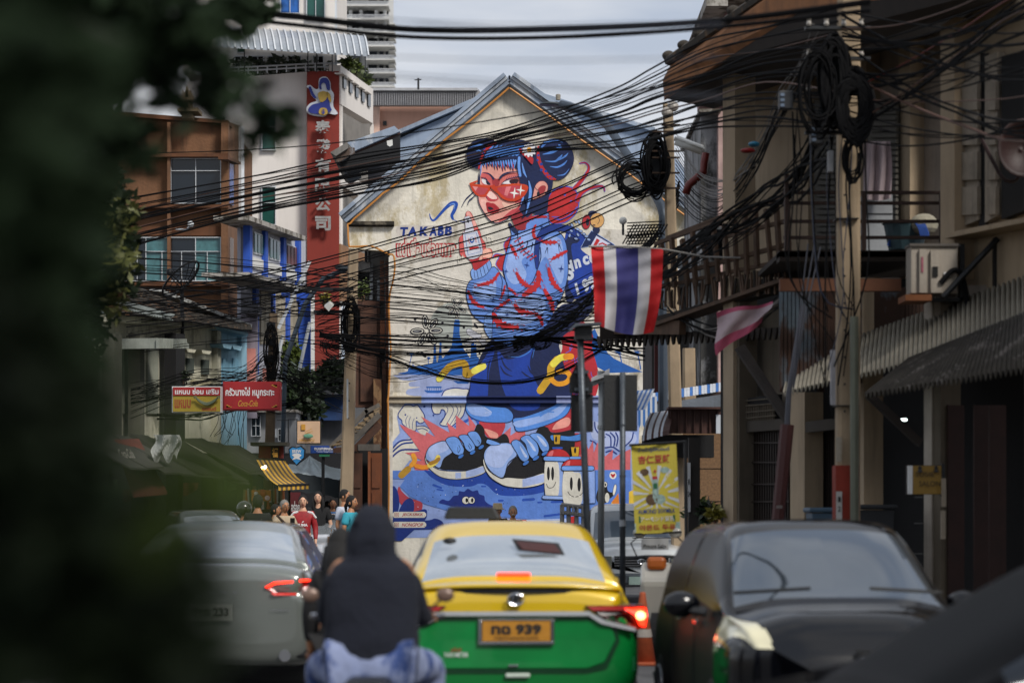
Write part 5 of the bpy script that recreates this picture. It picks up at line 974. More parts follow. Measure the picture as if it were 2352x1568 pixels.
for a, b, m_, out in ((1661, 1684, beige, .15), (1684, 1698, bged, .1), (1815, 1848, beige, 0), (2122, 2140, mat('pale_column', '#a39a8e', .9, streak=.3), 0), (2140, 2160, bged, -.02), (1975, 1984, beige, 0)):
    FG.poly(MB(), [(a, 640), (b, 640), (b, 1400), (a, 1400)], out, .25).build('column', m_, lb)
for a, b in ((1700, 1812), (1850, 1920)):
    FG.poly(MB(), [(a, 968), (b, 960), (b, 985), (a, 993)], .0, .1).build('lintel', mat('lintel_grey', '#3c362f', .9), lb)
gm = mat('brown_folding_grille', '#2a211c', .6, .2, var=.2)
for k in range(20): u = 1702+k*5.6; FG.poly(MB(), [(u, 990), (u+2, 990), (u+2, 1400), (u, 1400)], -.1, .06).build('grille_bar', gm, lb)
for v in (1015, 1060, 1110, 1150): FG.poly(MB(), [(1700, v), (1812, v), (1812, v+3), (1700, v+3)], -.07, .03).build('grille_bar', gm, lb)
for k in range(14): u = 1852+k*5.6; FG.poly(MB(), [(u, 985), (u+1.6, 985), (u+1.6, 1400), (u, 1400)], -.3, .05).build('grille_bar', gm, lb)
vt = FG.poly(MB(), [(1712, 915), (1780, 905), (1780, 962), (1712, 968)], -.02, .1).build('vent_grille', dark, lb)
for k in range(12): u = 1714+k*5.4; FG.poly(MB(), [(u, 928), (u+1.4, 928), (u+1.4, 966), (u, 966)], .01, .03).build('vent_bar', bged, vt)
for v in (918, 930, 945, 958): FG.poly(MB(), [(1712, v+1), (1780, v-5), (1780, v-3), (1712, v+3)], .02, .02).build('vent_bar', bged, vt)
MB().prism([P(1690, 800, 29), P(1710, 790, 29), P(1815, 950, 28), P(1808, 975, 28)], (0, .2, 0)).build('diagonal_brace', dwood, lb); MB().prism([P(1990, 910, 25), P(2010, 905, 25), P(2120, 1010, 24.6), P(2112, 1025, 24.6)], (0, .15, 0)).build('diagonal_brace', dwood, lb)
for a, b in ((2163, 2170), (2172, 2178), (2235, 2238), (2270, 2273)): FG.poly(MB(), [(a, 930), (b, 930), (b, 1420), (a, 1420)], -.1, .2).build('door_stile', mat('maroon_wood', '#2e1712', .8, var=.3, scale=5), lb)
for v in (1140, 1200, 1270): FG.poly(MB(), [(2100, v), (2120, v), (2120, v+2), (2100, v+2)], -.1, .1).build('tile_band', mat('dark_tile', '#26211d', .5), lb)
o = bx('tube_light', 2056, 961, 2083, 966, 26, .05, mat('lit_tube', '#e8fff8', .5, emis=6)); tag(o, 'short lit fluorescent tube glowing inside the dark shop', 'lamp')
o, p = signbox('salon_sign', 2086, 1069, 2163, 1134, 24, .12, mat('mustard_sign_face', '#8a6a24', .6, var=.08), 'mustard yellow salon sign projecting from a pale column', blackm, 1)
bx('white_edge', 2086, 1069, 2096, 1134, 23.96, .05, wlt, p); blt = mat('black_lettering', '#141210', .6); txt('SUSIE', 2103, 1083, 2146, 1094, 23.94, blt, p, .0); txt('SALON', 2111, 1104, 2160, 1116, 23.94, blt, p, .0)
for x in (2113, 2150): MB().ball(P(x, 1074, 23.94), .02, .01, .02).tube([P(x, 1076, 23.94), P(x, 1084, 23.94)], [.01, .03], 6).build('figure_print', blt, p)
bx('side_bracket', 2163, 1064, 2170, 1142, 23.95, .1, blackm, o)
for i, (a, b, c_, d) in enumerate(((2164, 1098, 2173, 1163), (2162, 1172, 2172, 1237))): o = bx('menu_board', a, b, c_, d, 23.8, .05, mat('pale_board', '#8c8070', .7), label='narrow pale board fixed to the salon column, the %s of the two' % ('upper', 'lower')[i], cat='board', group='boards on the salon column')
# air conditioner on a bracket
ac = bldg('air_conditioner', 2145, 26.4, 'cream outdoor air conditioner unit on a rusty bracket beside the window', 'air conditioner'); acm = mat('aged_cream_plastic', '#8d857a', .6, var=.08, streak=.25)
bx('casing', 2092, 562, 2200, 674, 26, .32, acm, ac, bev=.01); bx('top_cover', 2090, 559, 2202, 565, 25.97, .36, mat('dark_ac_top', '#4c4742', .7), ac)
for a, b, c_, d in ((2112, 572, 2128, 672), (2138, 575, 2158, 640), (2138, 640, 2163, 672)): bx('side_panel', a, b, c_, d, 25.96, .05, acm, ac)
for k in range(6): bx('louvre', 2143, 612+k*4, 2155, 614+k*4, 25.94, .03, blackm, ac)
bx('energy_label', 2116, 590, 2121, 625, 25.95, .02, mat('label_red_blue', '#8a4a58', .7, var=.5, scale=20), ac); bx('rating_label', 2168, 625, 2185, 635, 25.98, .02, wlt, ac)
bx('shelf', 2080, 676, 2140, 690, 25.9, .5, mat('rusty_orange_board', '#6e4020', .8, var=.3), ac); bx('bracket_arm', 2130, 684, 2290, 692, 26.1, .1, blackm, ac); bx('bracket_post', 2283, 545, 2292, 690, 26, .1, blackm, ac); bx('bracket_post', 2205, 560, 2216, 690, 26.1, .1, blackm, ac)
MB().tube([P(2166, 682, 25.9), P(2292, 548, 25.9)], .035, 6).build('bracket_brace', blackm, ac); MB().tube([P(u, v, 25.95) for u, v in cr([(2160, 650, 0), (2190, 620, 0), (2212, 640, 0), (2225, 720, 0)], 5) and [(x[0], x[1]) for x in cr([(2160, 650, 0), (2190, 620, 0), (2212, 640, 0), (2225, 720, 0)], 5)]], .03, 6).build('hose', black, ac)
# things on the balcony
dk = MB().grid(lambda s_, t: P(2045+s_*70, 545-38*math.sin(math.pi*s_)**.6*(1-t*.0)*t+6*math.sin(s_*9+t*4), 28.3+.25*math.cos(math.pi*s_)*t), 14, 10).build('blue_bundle', mat('blue_tarp', '#123a80', .7, var=.3, scale=5), label='bundled blue tarpaulin lying on the balcony tub', cat='tarpaulin')
dk.modifiers.new('s', 'SOLIDIFY').thickness = .1
o = MB().ball(P(2122, 516, 28.2), .17, .15, .13).build('cloth_bundle', mat('grey_white_cloth', '#8d8878', .9, var=.3, scale=8), label='crumpled off-white cloth bundle beside the blue tarpaulin', cat='cloth')
o = MB().lathe(P(2080, 575, 28.4), [(.2, 0), (.26, .3), (.28, .31)], 16).build('plastic_tub', mat('dull_teal_plastic', '#274047', .6), label='dull teal tub on the balcony below the blue tarpaulin', cat='tub')
def hang(u0, v0, u1, v1, Y, amp=.05): return lambda s_, t: P(u0+(u1-u0)*s_+4*math.sin(t*3)*s_, v0+(v1-v0)*t+6*math.sin(s_*3)*t, Y+amp*math.sin(s_*16+t*2))
o = MB().grid(hang(1983, 325, 2045, 455, 29), 24, 10).build('hanging_sheet', mat('washed_pink_sheet', '#a59598', .9, var=.15), label='pale washing sheet hanging in the balcony opening', cat='cloth', smooth=True)
bf = bldg('balcony_fridge', 2010, 29.2, 'pale refrigerator standing at the back of the balcony', 'refrigerator'); bx('body', 1990, 440, 2050, 575, 29.2, .6, mat('pale_fridge', '#84878a', .5, var=.08), bf); bx('door_gap', 1990, 490, 2050, 492, 29.19, .02, blackm, bf)
# wok-like dish and red bowl-shaped dish on the right
wd_ = bldg('red_dish', 2330, 24.5, 'large dark red satellite dish on a curved arm at the right edge', 'satellite dish'); rdm = mat('dark_red_paint', '#220806', .6, var=.2)
c0 = P(2350, 340, 24.5); q = MB(); q.grid(lambda s_, t: c0+Vector((math.cos(s_*math.tau)*.26*t, .12*(1-t*t)*1.2, math.sin(s_*math.tau)*.3*t)), 24, 6); o = q.build('dish', rdm, wd_, smooth=True); o.modifiers.new('s', 'SOLIDIFY').thickness = .01
MB().tube(cr([tuple(P(2250, 310, 24.6)), tuple(P(2280, 370, 24.6)), tuple(P(2305, 410, 24.6)), tuple(P(2330, 415, 24.6)), tuple(P(2345, 395, 24.6))], 5), .02, 6).build('arm', rdm, wd_)
# blue and white canopy and brown canopy at the end of the row
bc = bldg('blue_white_canopy', 1560, 40, 'blue and white striped metal canopy with a fretted edge behind the sign backs', 'canopy'); cb, cwt = mat('canopy_blue', '#2c62a4', .6, var=.15, streak=.2), mat('canopy_white', '#b5bac2', .6, var=.1, streak=.2)
for k in range(22):
    u0 = 1372+k*5; q = MB(); q.grid(lambda s_, t: P(u0+s_*4.8+ (1-t)*22, 905+t*48+(u0-1372)*-.12, 38.5-2.2*math.sin(t*1.5)), 1, 6); q.build('stripe', cwt if k % 2 else cb, bc)
for k in range(30):
    u0 = 1466+k*6.6; q = MB(); q.grid(lambda s_, t: P(u0+s_*6.6, 915-(u0-1466)*.155-8*(1-t)+12*t, 40.5-t*1), 1, 3); q.build('stripe', cb if k % 3 == 0 else cwt, bc)
for k in range(8): u0 = 1466+k*5.4; MB().prism([P(u0, 920-k*1.5, 39.3), P(u0+5.2, 920-k*1.5, 39.3), P(u0+5.2, 975, 39.3), P(u0+2.6, 983, 39.3), P(u0, 975, 39.3)], (0, .03, 0)).build('fretted_drop', cwt if k % 2 else cb, bc)
zs = mat('dull_zinc_sheet', '#7a828c', .4, .5, var=.25, scale=2, streak=.3)
MB().prism([P(1505, 928, 39.5), P(1660, 905, 39.5), P(1660, 985, 39.5), P(1560, 985, 39.5), P(1512, 960, 39.5)], (0, .1, 0)).build('zinc_sheet', zs, bc)
bcn = bldg('brown_canopy', 1580, 37, 'rounded brown and white metal canopy above the soymilk banner', 'canopy'); cbr = mat('canopy_brown', '#40221a', .6, var=.2, streak=.2)
bx('front_panel', 1535, 938, 1660, 995, 37, .1, cbr, bcn)
for k in range(7): bx('panel_seam', 1540+k*18, 940, 1541.5+k*18, 994, 36.95, .05, cbr, bcn)
bx('white_panel', 1645, 952, 1660, 995, 36.9, .1, cwt, bcn); bx('top_edge', 1535, 934, 1660, 939, 36.8, .5, cbr, bcn)
for k in range(12): u0 = 1475+k*5.2; q = MB(); q.grid(lambda s_, t: P(u0+s_*5+18*(1-t)**2, 938+10*(1-k/12)+t*(58+6*(1-k/12)), 37.6-1.2*math.sin(t*1.5)), 1, 6); q.build('stripe', [cwt, cwt, cbr][(k+1) % 3] if k < 9 else cbr, bcn)
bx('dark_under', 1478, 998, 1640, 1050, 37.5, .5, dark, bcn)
# granite wall and things beneath
gw_ = bldg('brown_granite_wall', 1600, 38.5, 'brown terrazzo faced wall and dark post below the brown canopy', 'wall'); bx('wall', 1490, 990, 1680, 1330, 38.6, .4, mat('brown_terrazzo', '#6e5236', .7, var=.35, scale=30, bump=.2), gw_)
for v in (1075, 1150): bx('joint', 1490, v, 1680, v+1, 38.59, .02, blackm, gw_)
# window and structures seen between mural and right row
gp = bldg('red_post_house', 1550, 44, 'house front with a red post and turquoise window right of the mural', 'house'); bx('wall', 1497, 620, 1660, 930, 44, 3, mat('dim_grey_wall', '#4c4a48', .9, var=.3, streak=.4), gp); bx('red_post', 1504, 770, 1518, 930, 43.7, .2, mat('deep_red_paint', '#4a1512', .7), gp)
window(gp, 1524, 800, 1540, 890, 43.9, 2, 5, mat('turquoise_glass', '#2f6470', .3), t=3)
# caged metal mesh and AC on the balcony
mc = bldg('wire_mesh_guard', 1480, 36, 'wire mesh guard panel at the end of the wooden balcony', 'mesh guard'); q = MB()
for k in range(12):
    u = 1436+k*7; q.tube([P(u, 540+k*-1, 36), P(u+14, 505-k*.5+40, 36)], .012, 3, False); q.tube([P(u+20, 515, 36), P(u-6, 560, 36)], .012, 3, False)
for k in range(8): q.tube([P(1440, 512+k*7, 36), P(1520, 508+k*7, 36)], .012, 3, False)
q.build('mesh', blackm, mc, kind='stuff')
for u, Y in ((1650, 31.5),):
    a2 = bldg('air_conditioner', u, Y, 'white outdoor air conditioner with a round fan grille behind the balcony slats', 'air conditioner'); acw = mat('white_ac_plastic', '#a9aaa8', .6, var=.08)
    bx('casing', 1612, 520, 1700, 600, 32.6, .35, acw, a2); fc = P(1650, 562, 32.55)
    for r_ in (.06, .11, .16, .2): MB().tube([fc+Vector((math.cos(a)*r_, -.02, math.sin(a)*r_)) for a in np.linspace(0, math.tau, 20)], .006, 4).build('fan_ring', blackm, a2)
    MB().lathe(fc+Vector((0, 0, 0)), [(.21, .0), (.21, .02)], 24, 'y').build('fan_opening', dark, a2)
    for k in range(10): a = k*.63; MB().tube([fc+Vector((0, -.02, 0)), fc+Vector((math.cos(a)*.2, -.02, math.sin(a)*.2))], .005, 3).build('fan_spoke', blackm, a2)
# red corner pipe
o = MB().tube([P(u, v, 36) for u, v in ((1622, 352), (1618, 372), (1616, 395), (1600, 410), (1582, 425), (1575, 445))], .06, 8).build('red_pipe', mat('red_pvc', '#6a1a12', .5), label='elbowed red pipe behind the camera pole', cat='pipe', smooth=True)
# unseen continuation of the row, added to shade the cars and darken their reflections
nx = bldg('unseen_shade_shophouse', 2700, 16, 'unseen beige shophouse front added beyond the right row to shade the cars', 'house'); A = FG.A; dd = FG.d if FG.d.y < 0 else -FG.d
for k in range(3):
    p0 = Vector((4.9+k*1.9, 22.5-k*6, 0)); p1 = p0+Vector((1.8, -5.8, 0)); MB().prism([p0, p1, p1+Vector((0, 0, 6.6)), p0+Vector((0, 0, 6.6))], (3, 1, 0)).build('wall', beige, nx)
    for j in range(2):
        a = p0+(p1-p0)*(.15+j*.42)+Vector((-.05, -.02, 3.6)); b = p0+(p1-p0)*(.45+j*.42)+Vector((-.05, -.02, 3.6)); MB().prism([a, b, b+Vector((0, 0, 1.8)), a+Vector((0, 0, 1.8))], (-.05, -.02, 0)).build('shutter', shm, nx)
        a.z = b.z = .1; MB().prism([a, b, b+Vector((0, 0, 2.6)), a+Vector((0, 0, 2.6))], (-.05, -.02, 0)).build('roller_door', gm, nx)
pv = MB(); A, B = FG.pz(2352, 0, 0), FG.pz(1655, 0, 0); pv.prism([A, B, B+FG.n*1.9, A+FG.n*1.9], (0, 0, .14)); pv.build('pavement', conc, kind='structure')
A, B = FG.pz(2352, 0, 1.91), FG.pz(1655, 0, 1.91); L_ = (B-A).length; d_ = (B-A).normalized()
kr = thing('kerb', A, kind='structure')
for k in range(int(L_/1.0)): a = A+d_*(k*1.0+.01); MB().prism([a, a+d_*.98, a+d_*.98+FG.n*.15, a+FG.n*.15], (0, 0, .15)).build('kerb_stone', mat('kerb_concrete', '#6c6862', .9, var=.25), kr)
# ------------------------------------------------------------------ vehicles: bodies lofted from sections through splines
def spline_grid(secs, nv=8, nu=5):
    """secs: list of (y, [(x,z)...]) -> dense grid of points [station][section], with original indices as floats"""
    rows = [[Vector((x, y if not isinstance(y, (list, tuple)) else y[i], z)) for i, (x, z) in enumerate(p)] for y, p in secs]
    rows = [cr([tuple(q) for q in r], nu) for r in rows]; n = len(rows[0])
    cols = [cr([tuple(rows[i][k]) for i in range(len(rows))], nv) for k in range(n)]
    return [[cols[k][j] for k in range(n)] for j in range(len(cols[0]))], nv, nu
def loft(par, secs, classify, mats, nv=6, nu=5):
    """mirror the half body; classify(station, section, centre) -> part name"""
    g, nv, nu = spline_grid(secs, nv, nu); W_ = len(g[0]); parts = {}; CP = 5
    def cap(r):
        zc = (r[0].z+r[-1].z)/2; return [[Vector((p.x*f, p.y, zc+(p.z-zc)*f)) for p in r] for f in (0.001, .25, .5, .75, .95)]
    g = cap(g[0])+g+list(reversed(cap(g[-1]))); H = len(g)
    for side in (1, -1):
        for j in range(H-1):
            for k in range(W_-1):
                c = (g[j][k]+g[j+1][k]+g[j][k+1]+g[j+1][k+1])/4
                nm = classify((j-CP+.5)/nv, (k+.5)/nu, c)
                if nm is None: continue
                if nm == 'headlight' or nm.startswith('side_') or nm.startswith('quarter'): nm = nm+('|%d' % side)
                parts.setdefault(nm, []).append((side, j, k))
    for nm, cells in parts.items():
        idx = {}; vs = []; fs = []
        for side, j, k in cells:
            f = []
            for (jj, kk) in ((j, k), (j+1, k), (j+1, k+1), (j, k+1)):
                p = g[jj][kk]; key = (side if abs(p.x) > 1e-4 else 0, jj, kk)
                if key not in idx: idx[key] = len(vs); vs.append((p.x*side, p.y, p.z))
                f.append(idx[key])
            fs.append(tuple(f) if side > 0 else tuple(reversed(f)))
        q = MB(); q.add(vs, fs); base = nm.split('|')[0]; o = q.build(base, mats[base], par, smooth=True)
        import bmesh
        b = bmesh.new(); b.from_mesh(o.data); bmesh.ops.recalc_face_normals(b, faces=b.faces); b.to_mesh(o.data); b.free(); o.data.polygons.foreach_set('use_smooth', [True]*len(o.data.polygons))
    return g
def vehicle(name, u, Y, rz, label, cat='car'):
    X = (u-1176)/S*Y; o = thing(name, (X, Y, 0), label, cat, rz=1e-9 if rz == 0 else rz); ORG[o] = Vector((0, 0, 0)); return o
def wheel(par, x, y, r=.32, w_=.2):
    h = MB().lathe((x, y, r), [(r*.7, -w_/2), (r, -w_/2+.02), (r, w_/2-.02), (r*.7, w_/2)], 24, 'x').build('wheel', mat('tyre_rubber', '#101012', .85), par, smooth=True)
    s = 1 if x > 0 else -1; MB().lathe((x+s*(w_/2-.01), y, r), [(r*.62, -.02), (r*.6, .02), (.05, .01)], 20, 'x').build('rim', mat('alloy_rim', '#6e7276', .35, .8), h)
    for k in range(5): a = k*math.tau/5; MB().tube([Vector((x+s*(w_/2+.01), y, r)), Vector((x+s*(w_/2+.01), y+math.cos(a)*r*.6, r+math.sin(a)*r*.6))], .025, 5).build('spoke', MATS['alloy_rim'], h)
cg = mat('car_window_glass', '#c0c8ce', .06, .75, var=.1, bump=0, coat=.6, spec=1.0); cdk = mat('car_tinted_glass', '#0b0d10', .3, var=.1, bump=0, coat=0, spec=.25)
tym = mat('taxi_yellow_paint', '#c9a80e', .28, .1, var=.04, bump=0, coat=1); tgm = mat('taxi_green_paint', '#03702f', .25, .1, var=.04, bump=0, coat=1)
chrome = mat('chrome', '#b4b6ba', .15, .95, var=.05, bump=0); tlr = mat('tail_light_red', '#9a1412', .35, var=.1, bump=0, coat=.2); lit = mat('lit_brake_light', '#ff2a14', .4, emis=4); lit2 = mat('lit_brake_core', '#ffb070', .4, emis=5)
silv = mat('silver_paint', '#767b76', .22, .55, var=.04, bump=0, coat=1); blk = mat('black_car_paint', '#06070b', .12, 0, var=.1, bump=0, coat=0, spec=.5); plm = mat('black_plastic_trim', '#0d0e10', .5, var=.1)
def sedan(L=4.6, Wd=.89, roof=1.46, deck=1.04, rear_glass=(.55, 1.35), hood=.95):
    """sections of a saloon, rear at y=0, front at y=L"""
    def sec(w, z0, zs, belt, wb, wr, zr, cz):   # w body half width, belt height, greenhouse
        return [(0, z0), (w*.7, z0), (w*.97, zs), (w, .62), (w*.985, .80), (wb, belt), ((wb+wr)/2+.02, (belt+zr)/2), (wr, zr-.03), (wr*.6, zr+cz*.7), (0, zr+cz)]
    d = deck; a, b = rear_glass
    return [(0.00, sec(Wd*.78, .42, .46, .83, Wd*.72, Wd*.7, d-.12, 0)), (0.03, sec(Wd*.90, .28, .36, .86, Wd*.80, Wd*.76, d-.05, .02)), (0.16, sec(Wd*.97, .22, .32, .88, Wd*.86, Wd*.79, d-.01, .02)), (a-.02, sec(Wd, .2, .3, .92, Wd*.90, Wd*.80, d, .02)),
            (a+.1, sec(Wd, .2, .3, .94, Wd*.91, Wd*.76, d+.09, .04)), (b, sec(Wd, .2, .3, .95, Wd*.92, Wd*.66, roof-.05, .04)), (b+.25, sec(Wd, .2, .3, .95, Wd*.92, Wd*.64, roof-.03, .03)), (b+1.1, sec(Wd, .2, .3, .94, Wd*.92, Wd*.65, roof-.03, .03)),
            (L-1.95, sec(Wd, .2, .3, .93, Wd*.92, Wd*.67, roof-.07, .03)), (L-1.25, sec(Wd, .2, .3, .92, Wd*.90, Wd*.80, hood+.06, .03)), (L-1.1, sec(Wd, .2, .3, .9, Wd*.88, Wd*.78, hood, .03)), (L-.35, sec(Wd*.97, .2, .3, .78, Wd*.86, Wd*.72, hood-.1, .03)), (L-.06, sec(Wd*.85, .24, .34, .66, Wd*.74, Wd*.6, hood-.24, .02)), (L, sec(Wd*.7, .34, .4, .6, Wd*.6, Wd*.5, hood-.34, 0))]
def car_parts(par, secs, body, low=None, zsplit=.9, glass=(4, 5), wind=(8, 9), side=(4.5, 8.6), glass_m=cg, side_m=cdk, name='body'):
    m = {'body': body, 'lower_body': low or body, 'rear_window': glass_m, 'windscreen': glass_m, 'side_window': side_m}
    def cl(j, k, c):
        if 3.35 < j < 4.72 and k > 7.15 and glass: return 'rear_window'
        if wind[0]+.05 < j < wind[1]-.02 and k > 7.15: return 'windscreen'
        if side[0] < j < side[1] and 5.12 < k < 6.82 and not (6.2 < j < 6.35): return 'side_window'
        if low and c.z < zsplit: return 'lower_body'
        return 'body'
    return loft(par, secs, cl, m)
# --- taxi
TY = 16.9
tx = vehicle('taxi', 1184, TY, math.radians(1.5), 'yellow over green taxi seen from behind with its brake lights on')
tx.location.x -= .0
sd_ = sedan(4.63, .89, 1.47, 1.05, (.5, 1.35)); car_parts(tx, sd_, tym, tgm, .83)
kw = dict(parent=tx)
q = MB(); q.grid(lambda s_, t: Vector(((s_*2-1)*.74, -.035+.1*abs(s_*2-1)**2+.14*t, 1.035-.028*abs(s_*2-1)**3+.02*(1-t)-.006)), 20, 3); o = q.build('spoiler_lip', tym, tx, smooth=True); o.modifiers.new('s', 'SOLIDIFY').thickness = .02
q = MB(); q.grid(lambda s_, t: Vector(((s_*2-1)*.73, -.012+.1*abs(s_*2-1)**2, 1.018-.028*abs(s_*2-1)**3-.03*t)), 20, 1); q.build('spoiler_shadow_gap', plm, tx)  # black strip standing in for the shade beneath the spoiler lip
q = MB(); q.grid(lambda s_, t: Vector(((s_*2-1)*.52, -.05, .862-.03*t)), 16, 1); chs = mat('satin_chrome', '#b8babd', .35, .4, var=.05, bump=0); o = q.build('chrome_strip', chs, tx); o.modifiers.new('s', 'SOLIDIFY').thickness = .012
for s_ in (-1, 1):
    q = MB(); q.prism([(s_*.48, -.03, .90), (s_*.90, .03, .905), (s_*.93, .06, .86), (s_*.92, .06, .74), (s_*.78, -.0, .72), (s_*.60, -.03, .82)], (0, .12, 0)); o = q.build('tail_light', mat('dark_tail_lens', '#2c0708', .2, bump=0, coat=.5), tx, bev=.01)
    MB().prism([(s_*.50, -.045, .895), (s_*.78, -.02, .897), (s_*.78, -.02, .87), (s_*.54, -.045, .868)], (0, .03, 0)).build('red_lens', tlr, o)
    q = MB(); q.prism([(s_*.76, -.03, .88), (s_*.91, .0, .885), (s_*.925, .02, .84), (s_*.91, .01, .75), (s_*.87, -.01, .76), (s_*.84, -.02, .83)], (0, .03, 0)); q.build('lit_lamp', lit if s_ > 0 else tlr, o)
    if s_ > 0: MB().ball((.875, -.01, .83), .035, .03, .03).build('lit_core', lit2, o)
    q = MB(); q.prism([(s_*.52, -.05, .855), (s_*.62, -.05, .80), (s_*.84, -.03, .745), (s_*.84, -.03, .72), (s_*.60, -.05, .775), (s_*.51, -.05, .83)], (0, .03, 0)); q.build('chrome_strip', chs, tx)
    q = MB(); q.prism([(s_*.62, .0, .52), (s_*.84, .06, .54), (s_*.84, .06, .44), (s_*.62, .0, .44)], (0, .03, 0)); q.build('bumper_reflector', mat('green_vent', '#1f6a44', .3, coat=1), tx)
    mk = MB().ball((s_*.86, 2.75, .98), .06, .06, .05).build('wing_mirror', tym, tx, smooth=True); wheel(tx, s_*.79, .95); wheel(tx, s_*.79, 3.6)
q = MB(); q.prism([(-.66, -.022, .80), (.66, -.022, .80), (.70, -.018, .66), (.62, -.02, .50), (.5, -.02, .46), (-.5, -.02, .46), (-.62, -.02, .50), (-.70, -.018, .66)], (0, .03, 0)); MB().prism([(-.69, -.012, .83), (.69, -.012, .83), (.73, -.01, .65), (.64, -.01, .46), (.5, -.01, .43), (-.5, -.01, .43), (-.64, -.01, .46), (-.73, -.01, .65)], (0, .03, 0)).build('boot_groove_shadow', mat('groove_shadow_green', '#03351a', .3, bump=0, coat=.5), tx); q.build('boot_panel', mat('taxi_green_light', '#057a38', .3, .1, bump=0, coat=1), tx, bev=.01)  # dark green rim colours in the shadow of the boot panel groove
MB().box(-.26, .27, -.05, -.03, .80, .81).box(-.26, .27, -.05, -.03, .63, .65).box(-.26, -.235, -.05, -.03, .652, .798).box(.245, .27, -.05, -.03, .652, .798).build('plate_frame', chrome, tx, bev=.004)
np_ = MB().box(-.232, .242, -.045, -.032, .655, .795).build('number_plate', mat('amber_plate', '#a9741c', .5), tx)
def local_text(body, x0, x1, z0, z1, y, m_, par, off=.03, flip=False):
    vs, fs = text_mesh(body, off, 2); a = np.array(vs); lo = a.min(0); hi = a.max(0); q = MB(); sg = -1 if flip else 1
    q.add([(x0+(v[0]-lo[0])/(hi[0]-lo[0])*(x1-x0) if not flip else x1-(v[0]-lo[0])/(hi[0]-lo[0])*(x1-x0), y, z0+(v[1]-lo[1])/(hi[1]-lo[1])*(z1-z0)) for v in vs], fs); return q.build('lettering', m_, par)
local_text('ทฉ 939', -.17, .18, .70, .775, -.05, blt, np_, .05); local_text('กรุงเทพมหานคร', -.15, .16, .665, .685, -.05, blt, np_, .01)
q = MB(); q.lathe((0, -.035, .945), [(.045, 0), (.045, .012)], 20, 'y'); e_ = q.build('badge', plm, tx)
for rx, rz in ((.056, .04), (.022, .038)): MB().tube([(math.cos(a)*rx, -.045, .945+math.sin(a)*rz) for a in np.linspace(0, math.tau, 20)], .006, 5).build('badge_ring', chrome, e_)
local_text('TAXI-METER', -.50, -.33, .545, .575, -.035, wlt, tx, .01); local_text('แท็กซี่', -.45, -.38, .58, .61, -.035, rsg, tx, .02)
MB().box(-.07, .10, -.028, -.012, .40, .43).build('bumper_light', mat('pale_lamp', '#b8c4b8', .3), tx, bev=.01); MB().box(-.05, .02, -.036, -.02, .475, .49).build('boot_button', chrome, tx, bev=.004)
MB().box(-.12, .12, .50, .53, 1.088, 1.115).build('high_brake_light', lit, tx, bev=.008)
rs = MB().prism([(-.51, 2.2, 1.49), (-.05, 2.2, 1.49), (-.10, 2.2, 1.585), (-.47, 2.2, 1.59)], (0, .16, 0)).build('roof_sign', mat('dark_taxi_sign', '#1c2026', .5, var=.1), tx, bev=.02)
MB().prism([(.0, .86, 1.345), (.34, .84, 1.315), (.38, .76, 1.235), (.04, .77, 1.27)], (0, .01, .01)).build('window_meter_display', plm, tx); MB().prism([(.03, .84, 1.33), (.31, .82, 1.305), (.35, .745, 1.25), (.07, .75, 1.278)], (0, .01, .01)).build('display_face', mat('dark_red_display', '#3c1512', .5), tx)
MB().ball((-.46, .86, 1.34), .05, .03, .025).build('window_camera', plm, tx)
# --- silver saloon left
sv = vehicle('silver_saloon', 487, 20.6, math.radians(1.5), 'silver saloon seen from behind on the left, partly hidden by foliage, brake lights on')
ss = sedan(4.85, .93, 1.45, 1.09, (.5, 1.45), .98); car_parts(sv, ss, silv, None)
for s_ in (-1, 1):
    o = MB().prism([(s_*.44, -.02, .90), (s_*.52, -.02, .95), (s_*.90, .10, .97), (s_*.95, .16, .93), (s_*.88, .10, .84), (s_*.56, -.01, .83)], (0, .1, 0)).build('tail_light', tlr, sv, bev=.01)
    MB().prism([(s_*.45, -.03, .905), (s_*.53, -.03, .948), (s_*.69, .0, .958), (s_*.69, .0, .942), (s_*.54, -.03, .930), (s_*.48, -.03, .90)], (0, .02, 0)).build('lit_strip', lit, o); MB().prism([(s_*.705, .015, .966), (s_*.87, .07, .972), (s_*.87, .07, .953), (s_*.705, .015, .945)], (0, .02, 0)).build('lit_strip', lit, o)
    MB().prism([(s_*.56, -.03, .90), (s_*.76, .03, .905), (s_*.76, .03, .875), (s_*.58, -.03, .87)], (0, .02, 0)).build('clear_lens', mat('clear_lens', '#50302c', .6), o)
    MB().prism([(s_*.5, -.032, .855), (s_*.72, .0, .855), (s_*.72, .0, .835), (s_*.53, -.032, .835)], (0, .02, 0)).build('lit_strip', mat('dim_lit_red', '#b01e14', .4, emis=.7), o); wheel(sv, s_*.83, 1.05, .33); wheel(sv, s_*.83, 3.85, .33)
    MB().lathe((s_*.62, -.02, .32), [(.05, 0), (.05, .1)], 14, 'y').build('exhaust', chrome, sv)
MB().box(-.18, .18, -.035, -.02, .62, .76).build('number_plate', mat('grey_plate', '#6d706a', .5), sv); local_text('9กข 233', -.15, .15, .66, .73, -.04, blt, sv, .03); local_text('C A M R Y', -.24, .24, .85, .872, -.03, chrome, sv, .02); local_text('HYBRID', .5, .66, .70, .715, -.02, chrome, sv, .02)
MB().box(-.85, .85, .02, .06, .30, .40).build('lower_bumper', plm, sv, bev=.02)
